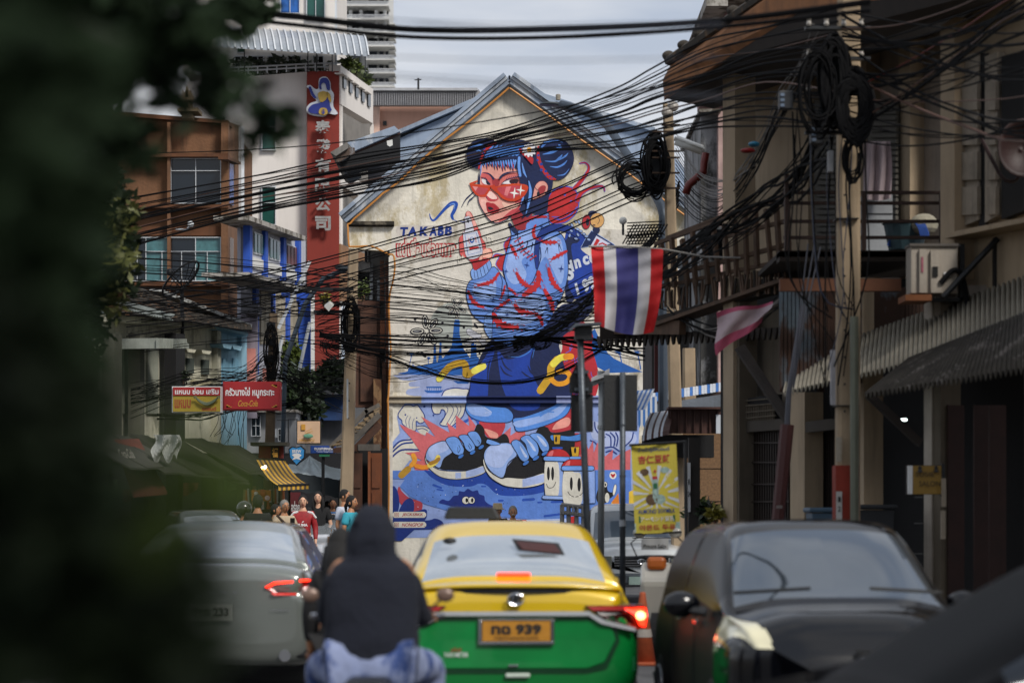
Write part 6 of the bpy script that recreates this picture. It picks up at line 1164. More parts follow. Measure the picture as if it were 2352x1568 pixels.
# --- black hatchback facing the camera, right
hb2 = vehicle('black_hatchback', 1737, 18.3, math.radians(180+4), 'dusty black hatchback facing the camera at three quarters on the right')
hb2.location.z = -.03; hb2.scale = (.95, .97, .99)
def hatch(W=.85):
    def sec(w, z0, belt, wb, wr, zr, cz): return [(0, z0), (w*.7, z0), (w*.97, .3), (w, .55), (w*.985, .78), (wb, belt), ((wb+wr)/2+.03, (belt+zr)/2), (wr, zr-.03), (wr*.6, zr+cz*.7), (0, zr+cz)]
    return [(0, sec(W*.8, .4, .85, W*.72, W*.68, 1.0, 0)), (.08, sec(W*.93, .25, .95, W*.85, W*.74, 1.15, .02)), (.3, sec(W, .22, 1.0, W*.92, W*.72, 1.4, .03)), (.6, sec(W, .2, 1.02, W*.93, W*.70, 1.49, .03)), (1.2, sec(W, .2, 1.02, W*.93, W*.70, 1.51, .03)), (1.9, sec(W, .2, 1.0, W*.93, W*.70, 1.51, .03)),
            (2.35, sec(W, .2, .98, W*.93, W*.70, 1.47, .04)), (3.12, sec(W, .2, .93, W*.92, W*.82, 1.03, .03)), (3.27, sec(W, .2, .91, W*.9, W*.80, .98, .04)), (3.65, sec(W*.97, .2, .84, W*.86, W*.72, .93, .04)), (3.85, sec(W*.84, .22, .66, W*.74, W*.62, .74, .04)), (3.92, sec(W*.7, .3, .56, W*.6, W*.5, .62, .02))]
def clh(j, k, c):
    t = (c.y-3.14)/.77
    if 0 < t < 1 and abs(k-(4.5+2.2*t)) < 1.3*math.sin(math.pi*min(1, t*.80+.18))**.8: return 'headlight'
    if 6.12 < j < 6.97 and k > 7.0: return 'windscreen'
    if 1.2 < j < 2.8 and k > 7.2: return 'rear_window'
    if 2.2 < j < 6.75 and 5.12 < k < 6.8 and not (4.35 < j < 4.5): return 'side_window'
    return 'side_panel' if k < 5.1 and .8 < j < 7.2 else 'body'
bgl = mat('hatch_windscreen_glass', '#56616d', .04, .8, var=.08, bump=0, coat=1, spec=1)
hl = mat('yellowed_headlight_lens', '#cdc8aa', .25, var=.15, bump=0, coat=1)
loft(hb2, hatch(), clh, {'body': blk, 'headlight': hl, 'side_panel': mat('dusty_black_paint', '#101012', .6, 0, var=.5, scale=2, bump=0, spec=.2, col2='#1e1a18'), 'windscreen': bgl, 'rear_window': cdk, 'side_window': cdk}, 12, 12)
for s_ in (-1, 1):
    MB().ball((s_*.5, 3.83, .66), .05, .03, .03).build('indicator', mat('amber_lens', '#8a4a20', .3), o)
    mk = MB().ball((s_*.98, 2.65, 1.0), .13, .08, .085, 14, 10).build('wing_mirror', blk, hb2, smooth=True); MB().tube([(s_*.82, 2.72, .95), (s_*.95, 2.68, .97)], .03, 6).build('mirror_stalk', plm, mk)
    wheel(hb2, s_*.76, .62, .3); wheel(hb2, s_*.76, 3.15, .3)
    for y in (1.55, 2.35): MB().box(s_*.848, s_*.865, y, y+.16, .86, .89).build('door_handle', chrome, hb2, bev=.005)
    for y in (1.3, 2.35): MB().tube([(s_*.853, y, .35), (s_*.86, y, .6), (s_*.845, y+.03, .95)], .005, 4).build('door_seam', plm, hb2)
    MB().tube([Vector((s_*.70, 3.12, 1.09)), Vector((s_*.2, 3.2, 1.12))], .012, 5).build('wiper', plm, hb2)
MB().box(-.35, .35, 3.86, 3.90, .6, .68).build('grille', plm, hb2); MB().box(-.26, .26, 3.94, 3.96, .38, .5).build('number_plate', wlt, hb2)
bd = MB().box(-.05, .05, 3.90, 3.92, .69, .77).build('badge', plm, hb2)
for x in (-.028, .028): MB().tube([(x*.8, 3.93, .70), (x, 3.93, .76)], .006, 5).build('badge_bar', chrome, bd)
MB().tube([(-.025, 3.93, .73), (.025, 3.93, .73)], .006, 5).build('badge_bar', chrome, bd)
# --- corner of another dark car, lower right
dc = vehicle('dark_saloon', 3760, 10.3, math.radians(100), 'dark car roof and side window cutting into the lower right corner')
car_parts(dc, sedan(4.6, .9, 1.40, 1.0, hood=.88), mat('dark_saloon_paint', '#050507', .5, bump=0, spec=.05), None, glass_m=mat('dark_saloon_glass', '#050608', .5, bump=0, spec=.04), side_m=mat('car_side_glass', '#1a2028', .1, .3, bump=0))
dc.location.z = -.04
for s_ in (-1, 1): wheel(dc, s_*.8, .95); wheel(dc, s_*.8, 3.6)
# --- silver pickup facing the camera
pu = vehicle('silver_pickup', 1437, 42.6, math.radians(180), 'old silver pickup truck facing the camera behind the sign posts', 'truck')
pu.scale = (1, 1, .95)
def pick(W=.86):
    def sec(w, z0, belt, wb, wr, zr, cz): return [(0, z0), (w*.7, z0), (w*.97, .5), (w, .75), (w*.985, .92), (wb, belt), ((wb+wr)/2+.02, (belt+zr)/2), (wr, zr-.03), (wr*.6, zr+cz*.7), (0, zr+cz)]
    return [(2.6, sec(W, .35, 1.08, W*.95, W*.80, 1.6, .03)), (2.7, sec(W, .35, 1.08, W*.95, W*.80, 1.66, .03)), (3.2, sec(W, .35, 1.08, W*.95, W*.80, 1.68, .03)), (3.75, sec(W, .35, 1.06, W*.95, W*.82, 1.63, .03)), (4.25, sec(W, .35, 1.03, W*.94, W*.88, 1.12, .04)), (4.35, sec(W, .35, 1.02, W*.93, W*.86, 1.06, .04)), (5.0, sec(W*.98, .35, .95, W*.92, W*.84, .98, .03)), (5.15, sec(W*.96, .38, .82, W*.92, W*.84, .88, .01)), (5.2, sec(W*.94, .42, .72, W*.9, W*.8, .74, 0))]
pus = mat('pickup_silver', '#bcc0c2', .3, .15, var=.06, bump=0, coat=.8)
loft(pu, pick(), lambda j, k, c: 'windscreen' if 3.1 < j < 3.95 and k > 7.2 else ('side_window' if .6 < j < 3.5 and 5.15 < k < 6.8 else 'body'), {'body': pus, 'windscreen': mat('pickup_glass', '#55606a', .06, var=.1, bump=0, coat=1), 'side_window': cdk})
MB().box(-.84, .84, .0, 2.55, .55, 1.1).build('load_bed', silv, pu, bev=.02); MB().box(-.88, .88, 5.18, 5.32, .40, .58).build('bumper', mat('grey_bumper', '#4c5258', .4, .4), pu, bev=.03)
gr_ = MB().box(-.42, .42, 5.2, 5.23, .68, .86).build('grille', plm, pu)
for k in range(4): MB().box(-.42, .42, 5.235, 5.25, .70+k*.042, .712+k*.042).build('grille_bar', chrome, gr_)
MB().tube([(math.cos(a)*.06, 5.26, .77+math.sin(a)*.042) for a in np.linspace(0, math.tau, 18)], .009, 5).tube([(math.cos(a)*.025, 5.26, .77+math.sin(a)*.04) for a in np.linspace(0, math.tau, 14)], .007, 5).build('badge', chrome, pu)
for s_ in (-1, 1):
    o = MB().box(s_*.46, s_*.78, 5.19, 5.24, .67, .86).build('headlight', mat('glass_headlight', '#77796e', .15, .3, coat=1), pu, bev=.01); MB().box(s_*.79, s_*.86, 5.12, 5.22, .67, .86).build('indicator', mat('clear_amber', '#a0836a', .3), o)
    MB().ball((s_*1.0, 3.95, 1.22), .09, .05, .11).build('wing_mirror', chrome if s_ > 0 else plm, pu, smooth=True); wheel(pu, s_*.75, .9, .35); wheel(pu, s_*.75, 4.5, .35)
MB().box(-.62, .1, 4.35, 4.37, 1.135, 1.15).build('wiper', plm, pu); MB().box(-.22, .2, 5.33, 5.345, .4, .53).build('number_plate', mat('plate_pale_green', '#8fa39a', .5), pu)
rk = thing('ladder_rack', P(1318, 1200, 47), 'white painted tubular rack standing on a small trailer left of the pickup', 'rack'); rm = mat('dull_white_tube', '#8d8a86', .6, .2)
for u in (1291, 1306, 1324, 1340): MB().tube([P(u, 1158 if u < 1320 else 1164, 47), P(u, 1330, 47)], .045, 6).build('upright', rm, rk)
for v in (1160, 1178, 1204, 1232): MB().tube([P(1289, v-2, 46.9), P(1345, v+5, 46.9)], .04, 6).build('crossbar', rm, rk)
for k in range(5): bx('slat', 1292+k*11, 1160, 1296+k*11, 1180, 46.85, .03, rm, rk)
bx('cart_box', 1338, 1172, 1385, 1330, 48, .6, mat('dark_cart', '#3a3834', .8), rk)
# --- other cars far left and behind the people
c2_ = vehicle('grey_car', 515, 47, math.radians(20), 'grey car parked far left behind the silver saloon'); car_parts(c2_, sedan(4.4, .86, 1.5, 1.05), mat('grey_car_paint', '#5c625e', .3, .5, bump=0, coat=1), None)
c3_ = vehicle('white_car', 742, 50, math.radians(190), 'white car standing behind the pedestrians'); car_parts(c3_, sedan(4.2, .85, 1.42, 1.0), mat('white_car_paint', '#b9bdc4', .3, .1, bump=0, coat=1), None)
for s_ in (-1, 1): wheel(c2_, s_*.76, .9); wheel(c3_, s_*.76, 3.3)
for c_ in (c3_,): MB().box(-.8, -.5, 4.05, 4.1, .62, .72).build('headlight', cg, c_); MB().box(.5, .8, 4.05, 4.1, .62, .72).build('headlight', cg, c_); MB().box(-.4, .4, 4.12, 4.16, .4, .6).build('grille', plm, c_)
# --- white scooter parked right of the taxi
sc_ = vehicle('white_scooter', 1526, 26.5, math.radians(172), 'white and orange scooter parked between the taxi and the black hatchback', 'scooter')
swm = mat('scooter_white', '#b9b4a8', .3, .05, var=.06, bump=0, coat=.8); som = mat('scooter_orange', '#b05a18', .4, var=.1, bump=0)
for y in (.0, 1.2): MB().lathe((0, y, .24), [(.14, -.05), (.24, -.04), (.24, .04), (.14, .05)], 20, 'x').build('wheel', MATS['tyre_rubber'], sc_)
MB().prism([(0, .0+.1, .35), (0, .55, .3), (0, .75, .5), (0, .6, .75), (0, .1, .78), (0, -.2, .6), (0, -.15, .42)], (.26, 0, 0)).build('rear_body', swm, sc_, bev=.06).location.x = -.13
MB().prism([(0, .95, .3), (0, 1.05, .35), (0, 1.15, .8), (0, 1.02, 1.02), (0, .9, .95), (0, .85, .4)], (.34, 0, 0)).build('leg_shield', swm, sc_, bev=.05).location.x = -.17
MB().box(-.13, .13, -.1, .6, .76, .84).build('seat', plm, sc_, bev=.04); MB().box(-.15, .15, .5, .95, .28, .33).build('footboard', plm, sc_, bev=.01)
MB().box(-.10, .10, 1.02, 1.12, .92, 1.06).build('headlamp_cowl', som, sc_, bev=.04); MB().tube([(-.34, .88, 1.04), (-.12, .98, 1.06), (.12, .98, 1.06), (.34, .88, 1.04)], .018, 6).build('handlebar', plm, sc_)
for s_ in (-1, 1):
    MB().tube([(s_*.22, .95, 1.06), (s_*.28, .98, 1.2), (s_*.20, .95, 1.28)], .008, 5).build('mirror_stalk', plm, sc_); MB().ball((s_*.19, .95, 1.31), .07, .02, .055, 14, 8).build('mirror', swm, sc_, smooth=True)
MB().box(.135, .15, .05, .4, .45, .62).build('side_stripe', som, sc_); MB().box(-.15, -.135, .05, .4, .45, .62).build('side_stripe', som, sc_)
MB().ball((-.17, -.05, .38), .07, .16, .09).build('exhaust_cover', swm, sc_, smooth=True)
o = MB().box(P(1473, 0, 26).x, P(1536, 0, 26).x, 26, 26.02, P(0, 1262, 26).z, P(0, 1236, 26).z).build('white_notice', wlt, label='small white notice board behind the scooter mirror', cat='sign'); ORG[o] = Vector(o.location); txt('Private Salin', 1478, 1249, 1530, 1258, 25.98, blt, o, .02)
# --- traffic cone
cn = vehicle('traffic_cone', 1476, 24.3, 0, 'worn orange traffic cone standing on the road beside the scooter', 'traffic cone'); com = mat('faded_orange_plastic', '#a8502c', .7, var=.25, scale=6)
MB().box(-.18, .18, -.18, .18, 0, .035).build('base', com, cn, bev=.01); MB().lathe((0, 0, .03), [(.13, 0), (.03, .68), (.028, .7)], 20).build('cone', com, cn, smooth=True)
for a, b, in ((.25, .33), (.45, .52)): MB().lathe((0, 0, .03), [(.13-.147*a+.004, a), (.13-.147*b+.004, b)], 20).build('reflective_band', mat('dirty_reflective_band', '#9b938a', .5), cn)
# --- bins by the pole
for i, (u, v0, c_, lb2) in enumerate(((1908, 1165, '#3d566a', 'dull blue lidded bin left of the painted pole'), (1995, 1158, '#20242a', 'dark grey lidded bin right of the painted pole'))):
    Y = 26.5; X = (u-1176)/S*Y; z1 = CH+(1160-v0)/S*Y; b_ = thing('waste_bin', (X, Y, 0), lb2, 'bin', 'lidded bins beside the concrete pole'); bm_ = mat('bin_%d' % i, c_, .5, var=.15)
    q = MB(); n = 4; lo = .19; hi = .24; q.add([(X-lo, Y-.2, .14), (X+lo, Y-.2, .14), (X+lo, Y+.2, .14), (X-lo, Y+.2, .14), (X-hi, Y-.27, z1-.06), (X+hi, Y-.27, z1-.06), (X+hi, Y+.27, z1-.06), (X-hi, Y+.27, z1-.06)], [(3, 2, 1, 0), (4, 5, 6, 7), (0, 1, 5, 4), (1, 2, 6, 5), (2, 3, 7, 6), (3, 0, 4, 7)]); q.build('bin_body', bm_, b_, bev=.01)
    MB().box(X-hi-.03, X+hi+.03, Y-.3, Y+.3, z1-.055, z1).build('lid', bm_, b_, bev=.02)
# ------------------------------------------------------------------ people
def skinned(name, V, Ed, m, par, sub=2, extra=None):
    keys = list(V); ix = {k: i for i, k in enumerate(keys)}
    me = bpy.data.meshes.new(name); me.from_pydata([V[k][0] for k in keys], [(ix[a], ix[b]) for a, b in Ed], []); me.update()
    o = bpy.data.objects.new(name, me); COL.objects.link(o)
    o.modifiers.new('s', 'SKIN'); sv_ = me.skin_vertices[0].data
    for k in keys:
        r = V[k][1]; sv_[ix[k]].radius = r if isinstance(r, tuple) else (r, r); sv_[ix[k]].use_root = (ix[k] == 0)
    s = o.modifiers.new('u', 'SUBSURF'); s.levels = sub; s.render_levels = sub
    bpy.context.view_layer.update(); dg = bpy.context.evaluated_depsgraph_get(); m2 = bpy.data.meshes.new_from_object(o.evaluated_get(dg)); bpy.data.objects.remove(o)
    q = MB(); q.add([tuple(v.co) for v in m2.vertices], [tuple(p.vertices) for p in m2.polygons])
    if extra: extra(q)
    bpy.data.meshes.remove(m2); return q.build(name, m, par, smooth=True)
skins = [mat('skin_light', '#c79a7e', .55, var=.08, bump=0), mat('skin_tan', '#a3714f', .55, var=.08, bump=0)]
hairb = mat('black_hair', '#0d0b0b', .85, var=.2, scale=12, bump=.2, bscale=60); hairg = mat('grey_hair', '#77746f', .7, var=.3, scale=14); eyem = mat('eye_dark', '#120c0a', .3, bump=0); eyew = mat('eye_white', '#b8b2aa', .4, bump=0); lipm = mat('lip_red', '#7e3430', .5, bump=0)
def person(u, Y, H, yaw, label, top, bottom, long_sleeve=False, skin=0, hair='short', hairm=None, pose=None, dress=False, cat='person', glasses=False, hat=None, group=None):
    X = (u-1176)/S*Y; t = thing('person', (X, Y, 0), label, cat, group, rz=yaw or 1e-9); ORG[t] = Vector((0, 0, 0)); k = H/1.72; pz = pose or {}
    J = dict(pel=((0, 0, .95), (.15, .11)), spi=((0, 0, 1.12), (.13, .10)), che=((0, 0, 1.32), (.13, .085)), nec=((0, .01, 1.46), .055), hed=((0, -.01, 1.56), .06))
    for s, n in ((1, 'l'), (-1, 'r')):
        J['sh'+n] = ((s*.165, 0, 1.40), .045); J['el'+n] = ((s*.23, .02, 1.14), .042); J['wr'+n] = ((s*.235, -.06, .90), .030); J['ha'+n] = ((s*.235, -.08, .83), (.035, .022))
        J['hi'+n] = ((s*.09, 0, .90), .09); J['kn'+n] = ((s*.10, -.02+.0*s, .50), .062); J['an'+n] = ((s*.10, .03, .09), .042); J['to'+n] = ((s*.11, -.12, .04), .036)
    for a, b in pz.items(): J[a] = (b, J[a][1])
    J = {a: (tuple(c*k for c in b[0]), b[1] if isinstance(b[1], tuple) else b[1]) for a, b in J.items()}
    E_ = [('pel', 'spi'), ('spi', 'che'), ('che', 'nec'), ('nec', 'hed')]
    for n in 'lr': E_ += [('che', 'sh'+n), ('sh'+n, 'el'+n), ('el'+n, 'wr'+n), ('wr'+n, 'ha'+n), ('pel', 'hi'+n), ('hi'+n, 'kn'+n), ('kn'+n, 'an'+n), ('an'+n, 'to'+n)]
    hx, hy, hz = J['hed'][0]; hc = Vector((hx, hy-.012, hz+.07*k))
    def head(q):
        n0 = len(q.v); q.ball(hc, .078, .098, .118, 20, 14)
        for i in range(n0, len(q.v)):
            x, y, z = q.v[i]; dz = z-hc.z
            if dz < 0: f = 1-.28*min(1, -dz/.118); x = hc.x+(x-hc.x)*f
            q.v[i] = (x, y, z)
        q.ball(hc+Vector((0, -.098, -.022)), .014, .02, .022, 8, 6); q.tube([hc+Vector((0, -.09, .025)), hc+Vector((0, -.112, -.02))], [.007, .012], 6)
        for s in (-1, 1): q.ball(hc+Vector((s*.079, .005, -.01)), .012, .022, .032, 8, 6)
        for n, s in (('l', 1), ('r', -1)):                       # palm with five fingers of unequal length
            w_, h_ = Vector(J['wr'+n][0]), Vector(J['ha'+n][0]); d = (h_-w_).normalized(); sd = d.cross(Vector((0, 1, 0))) if abs(d.y) < .9 else Vector((1, 0, 0)); sd.normalize(); bk_ = d.cross(sd)
            for i, (off, ln) in enumerate(((-.024, .062), (-.008, .074), (.008, .07), (.024, .055))):
                a = h_+sd*off; q.tube([a, a+d*ln*.5+bk_*.004, a+d*ln+bk_*.018], [.010, .009, .006], 6)
            a = w_+d*.03; q.tube([a, a+sd*-.035+d*.02, a+sd*-.045+d*.055], [.013, .011, .008], 6)
    sk_ = skins[skin]; body = skinned('body', J, E_, sk_, t, 2, head)
    for s in (-1, 1):
        e = hc+Vector((s*.031, -.084, .008)); MB().ball(e, .016, .010, .008, 8, 6).build('eye', eyew, body); MB().ball(e+Vector((0, -.008, 0)), .008, .006, .008, 8, 6).build('iris', eyem, body)
        MB().tube([hc+Vector((s*.016, -.093, .032)), hc+Vector((s*.048, -.084, .034))], .0045, 5).build('eyebrow', hairm or hairb, body)
        if glasses: MB().tube([e+Vector((math.cos(a)*.024, -.012, math.sin(a)*.019)) for a in np.linspace(0, math.tau, 12)], .003, 4).build('glasses_rim', eyem, t)
    MB().tube([hc+Vector((-.024, -.088, -.058)), hc+Vector((0, -.096, -.055)), hc+Vector((.024, -.088, -.058))], [.004, .008, .004], 6).build('mouth', lipm, body)
    if hair and not hat:
        q = MB(); n0 = 0; q.ball(hc+Vector((0, .016, .018)), .088, .102, .118, 20, 14); q.f = [f for f in q.f if not (sum(q.v[i][1] for i in f)/len(f) < hc.y-.03 and sum(q.v[i][2] for i in f)/len(f) < hc.z+.052) and sum(q.v[i][2] for i in f)/len(f) > hc.z-(.10 if hair != 'crop' else .03)]; q.mi = [0]*len(q.f)
        o = q.build('hair', hairm or hairb, t, smooth=True); o.modifiers.new('s', 'SOLIDIFY').thickness = .012
        if hair == 'long': MB().tube([hc+Vector((0, .06, .04)), hc+Vector((0, .085, -.08)), hc+Vector((0, .09, -.26)), hc+Vector((0, .085, -.42))], [.08, .095, .09, .05], 10).tube([hc+Vector((.075, .0, .02)), hc+Vector((.095, -.01, -.12)), hc+Vector((.085, -.05, -.30))], [.03, .035, .015], 8).tube([hc+Vector((-.075, .0, .02)), hc+Vector((-.095, -.01, -.12)), hc+Vector((-.085, -.05, -.30))], [.03, .035, .015], 8).build('long_hair', hairm or hairb, t, smooth=True)
        if hair == 'bun': MB().ball(hc+Vector((0, .1, -.03)), .05).build('hair_bun', hairm or hairb, t, smooth=True)
        if hair == 'tail': MB().tube([hc+Vector((0, .09, .0)), hc+Vector((0, .13, -.06)), hc+Vector((0, .12, -.2))], [.035, .035, .015], 8).build('ponytail', hairm or hairb, t, smooth=True)
    if hat: hat(t, hc)
    def grow(r, g): return tuple(x+g for x in r) if isinstance(r, tuple) else r+g
    tj = {a: (J[a][0], grow(J[a][1], .02 if a != 'che' else .055)) for a in ('che', 'spi', 'pel')}; tj['nec'] = (tuple(Vector(J['che'][0]).lerp(Vector(J['nec'][0]), .9)), .078); te = [('che', 'spi'), ('spi', 'pel'), ('che', 'nec')]
    if not dress: tj['hem'] = ((J['pel'][0][0], J['pel'][0][1], J['pel'][0][2]-.07), (.165, .125)); te.append(('pel', 'hem'))
    else: tj['hem'] = ((J['pel'][0][0], J['pel'][0][1], J['pel'][0][2]-.25), (.20, .15)); tj['hm2'] = ((J['pel'][0][0], J['pel'][0][1], J['pel'][0][2]-.52), (.22, .16)); te += [('pel', 'hem'), ('hem', 'hm2')]
    for n in 'lr':
        tj['sh'+n] = (J['sh'+n][0], .082); te.append(('che', 'sh'+n)); f = 1 if long_sleeve else .72
        tj['el'+n] = (tuple(Vector(J['sh'+n][0]).lerp(Vector(J['el'+n][0]), f)), .06 if long_sleeve else .072); te.append(('sh'+n, 'el'+n))
        if long_sleeve: tj['wr'+n] = (tuple(Vector(J['el'+n][0]).lerp(Vector(J['wr'+n][0]), .93)), .042); te.append(('el'+n, 'wr'+n))
    skinned('dress' if dress else 'shirt', tj, te, top, t)
    if not dress:
        bj = {'pel': (J['pel'][0], grow(J['pel'][1], .012))}; be = []
        for n in 'lr': bj['hi'+n] = (J['hi'+n][0], .105); bj['kn'+n] = (J['kn'+n][0], .08); bj['an'+n] = (J['an'+n][0], .062); be += [('pel', 'hi'+n), ('hi'+n, 'kn'+n), ('kn'+n, 'an'+n)]
        skinned('trousers', bj, be, bottom, t)
    for n in 'lr': a = Vector(J['to'+n][0]); MB().ball(a+Vector((0, .05, 0)), .045, .12, .045, 10, 6).build('shoe', eyem, t, smooth=True)
    t['_h'] = 0; del t['_h']; return t, J, hc
red_j = mat('red_jersey', '#8e1018', .6, var=.35, scale=18); blkc = mat('black_cloth', '#0c0c0e', .85, var=.2, bump=.2); crm = mat('cream_cloth', '#a89880', .85, var=.12); whc = mat('white_cloth', '#b4bac8', .85, var=.12); teal = mat('teal_cloth', '#2f93a6', .85, var=.15); den = mat('blue_denim', '#26365a', .9, var=.3, scale=10); bluc = mat('light_blue_cloth', '#5a86bc', .85, var=.15)
p1, J1, h1 = person(696, 46, 1.76, .05, 'young man in a red long sleeved jersey with white shoulder stripes facing the camera', red_j, blkc, True, pose={'knl': (.1, -.14, .52), 'anl': (.1, -.02, .12)})
vs, fs = text_mesh('PUMA', .05, 3); a = np.array(vs); lo, hi = a.min(0), a.max(0)
MB().add([(-.105+(v[0]-lo[0])/(hi[0]-lo[0])*.20, -.150, 1.20+(v[1]-lo[1])/(hi[1]-lo[1])*.055) for v in vs], fs).build('shirt_lettering', wlt, p1)
MB().prism([(-.02, -.15, 1.28), (.0, -.15, 1.275), (.025, -.15, 1.295), (.01, -.15, 1.305)], (0, .004, 0)).build('shirt_motif', wlt, p1)
for s in (-1, 1): MB().tube([(s*.09, -.05, 1.475), (s*.17, -.055, 1.46), (s*.25, -.045, 1.36)], [.022, .024, .018], 6).build('shoulder_stripe', wlt, p1)
p2, J2, h2 = person(731, 47.5, 1.84, -.05, 'woman with long black hair in a loose black dress carrying a dark bag', blkc, blkc, False, hair='long', dress=True, pose={'elr': (-.25, .0, 1.12), 'wrr': (-.24, -.1, .9)})
MB().tube([(.25, -.1, .86), (.25, -.12, .7)], .01, 4).ball((.26, -.12, .55), .12, .05, .16, 12, 8).build('hand_bag', blkc, p2, smooth=True)
p3, J3, h3 = person(653, 44.5, 1.66, .5, 'grey haired man in glasses and a cream polo looking at his phone', crm, den, False, 1, 'crop', hairg, glasses=True, pose={'ell': (.24, -.05, 1.14), 'wrl': (.12, -.30, 1.22), 'hal': (.08, -.34, 1.26), 'elr': (-.24, -.05, 1.14), 'wrr': (-.12, -.28, 1.22), 'har': (-.06, -.32, 1.26)})
MB().box(-.04, .05, -.37, -.36, 1.22, 1.37).build('phone', eyem, p3); MB().tube([(-.17, -.05, 1.42), (0, -.16, 1.22), (.17, -.1, 1.0)], .022, 6).build('bag_strap', mat('brown_strap', '#2e1e16', .8), p3)
p4, J4, h4 = person(790, 44, 1.86, math.radians(70), 'tall man in a white T-shirt and glasses facing right, holding a brown paper bag', whc, den, False, 1, 'crop', glasses=True)
o = thing('paper_bag', P(762, 1290, 43.8), 'brown paper carrier bag held by the man in the white T-shirt', 'bag'); MB().pbox(752, 1232, 778, 1290, 43.8, .14).build('bag_body', mat('kraft_paper', '#8a6a4c', .85, var=.1), o)
MB().tube([P(758, 1233, 43.85), P(762, 1215, 43.85), P(768, 1215, 43.85), P(772, 1233, 43.85)], .008, 5).build('handle', mat('kraft_paper', ''), o)
p5, J5, h5 = person(806, 43.5, 1.74, math.radians(65), 'woman in a teal short sleeved top with tied dark hair facing right', teal, teal, False, 1, 'tail')
MB().tube([(.17, .05, 1.40), (.0, -.15, 1.2), (-.14, -.12, .95)], .018, 6).build('bag_strap', mat('tan_strap', '#5a3e30', .8), p5)
p6, J6, h6 = person(1178, 47, 1.545, .08, 'balding older man with a white moustache in a black shirt before the mural', blkc, blkc, False, 1, 'crop', hairg)
MB().tube([h6+Vector((-.03, -.098, -.05)), h6+Vector((0, -.112, -.042)), h6+Vector((.03, -.098, -.05))], [.006, .012, .006], 6).build('moustache', mat('white_moustache', '#a8a49c', .8), p6)
def bucket(t, hc): MB().lathe(hc+Vector((0, 0, .0)), [(.15, .02), (.10, .05), (.09, .14), (.07, .15)], 18).build('bucket_hat', mat('beige_hat', '#a08f70', .85, var=.1), t, smooth=True)
p7, _, _ = person(1144, 48, 1.58, -.4, 'person in a beige bucket hat half hidden behind the taxi roof sign', blkc, blkc, False, 1, 'short', hat=bucket)
p8, _, _ = person(1259, 45, 1.19, 0, 'dark haired child whose head just shows above the taxi roof', blkc, blkc, False, 0, 'short')
def helmet(t, hc): MB().ball(hc+Vector((0, .02, .03)), .13, .14, .13, 18, 12).build('helmet', mat('dark_helmet', '#23231c', .25, var=.2, bump=0, coat=.8), t, smooth=True)
person(561, 40, 1.60, 2.9, 'person in a dark rounded helmet seen from behind, left of the striped awning', blkc, blkc, True, 1, None, hat=helmet)
person(592, 39.5, 1.74, 3.2, 'person with thick black hair seen from behind beside the helmet', blkc, blkc, True, 1, 'short')
person(764, 54, 1.72, .2, 'person in a light blue shirt further back under the grey tent', bluc, den, False, 1, 'short'); person(752, 58, 1.66, 2.8, 'person in a pale shirt furthest back under the grey tent', whc, den, False, 1, 'tail')
person(632, 50, 1.58, 1.2, 'dark haired person in ochre at the market stall left of the man in cream', mat('ochre_cloth', '#6e5428', .85, var=.5, scale=14), blkc, False, 1, 'short')
# --- rider in the foreground, from behind
RY = 12.6
rd = vehicle('person', 852, RY, 0, 'rider seen from behind in a navy hooded top and patterned trousers', 'person')
hood = mat('navy_hoodie', '#0c111f', .95, var=.12, bump=.35, bscale=25)
pj = {'pel': ((0, 0, .80), (.20, .15)), 'spi': ((0, .02, 1.0), (.205, .14)), 'che': ((0, .05, 1.20), (.195, .13)), 'nec': ((.0, .08, 1.36), .09), 'hed': ((0, .09, 1.44), .08)}
pe = [('pel', 'spi'), ('spi', 'che'), ('che', 'nec'), ('nec', 'hed')]
bjj = dict(pj); bee = list(pe)
for s, n in ((1, 'l'), (-1, 'r')):
    bjj['sh'+n] = ((s*.17, .06, 1.29), .055); bjj['el'+n] = ((s*.24, .22, 1.04), .045); bjj['wr'+n] = ((s*.28, .50, 1.00), .03); bjj['ha'+n] = ((s*.29, .57, 1.01), (.035, .025))
    bjj['hi'+n] = ((s*.12, .06, .78), .09); bjj['kn'+n] = ((s*.27, .45, .74), .07); bjj['an'+n] = ((s*.24, .40, .30), .045); bjj['to'+n] = ((s*.24, .52, .26), .04)
    bee += [('che', 'sh'+n), ('sh'+n, 'el'+n), ('el'+n, 'wr'+n), ('wr'+n, 'ha'+n), ('pel', 'hi'+n), ('hi'+n, 'kn'+n), ('kn'+n, 'an'+n), ('an'+n, 'to'+n)]
bjj['pel'] = ((0, 0, .80), (.15, .12)); bjj['spi'] = ((0, .02, 1.0), (.14, .10)); bjj['che'] = ((0, .05, 1.2), (.15, .10)); bjj['nec'] = ((0, .08, 1.36), .055)
def rfing(q):
    q.ball((0, .10, 1.46), .07, .09, .10, 18, 12)
    for s in (-1, 1):
        for i in range(4): a = Vector((s*(.265+.018*i), .585, 1.01)); q.tube([a, a+Vector((0, .04, .0)), a+Vector((0, .045, -.03)), a+Vector((0, .02, -.04))], [.011, .01, .009, .007], 6)
        q.tube([(s*.255, .55, 1.0), (s*.245, .58, .98), (s*.26, .60, .965)], [.013, .011, .008], 6)
skinned('body', bjj, bee, skins[1], rd, 2, rfing)
prof = [(1.605, .02), (1.59, .055), (1.56, .082), (1.51, .105), (1.45, .118), (1.38, .124), (1.34, .135), (1.31, .165), (1.285, .20), (1.24, .228), (1.15, .243), (1.02, .25), (.90, .255), (.80, .258), (.73, .24)]
rn = len(prof)
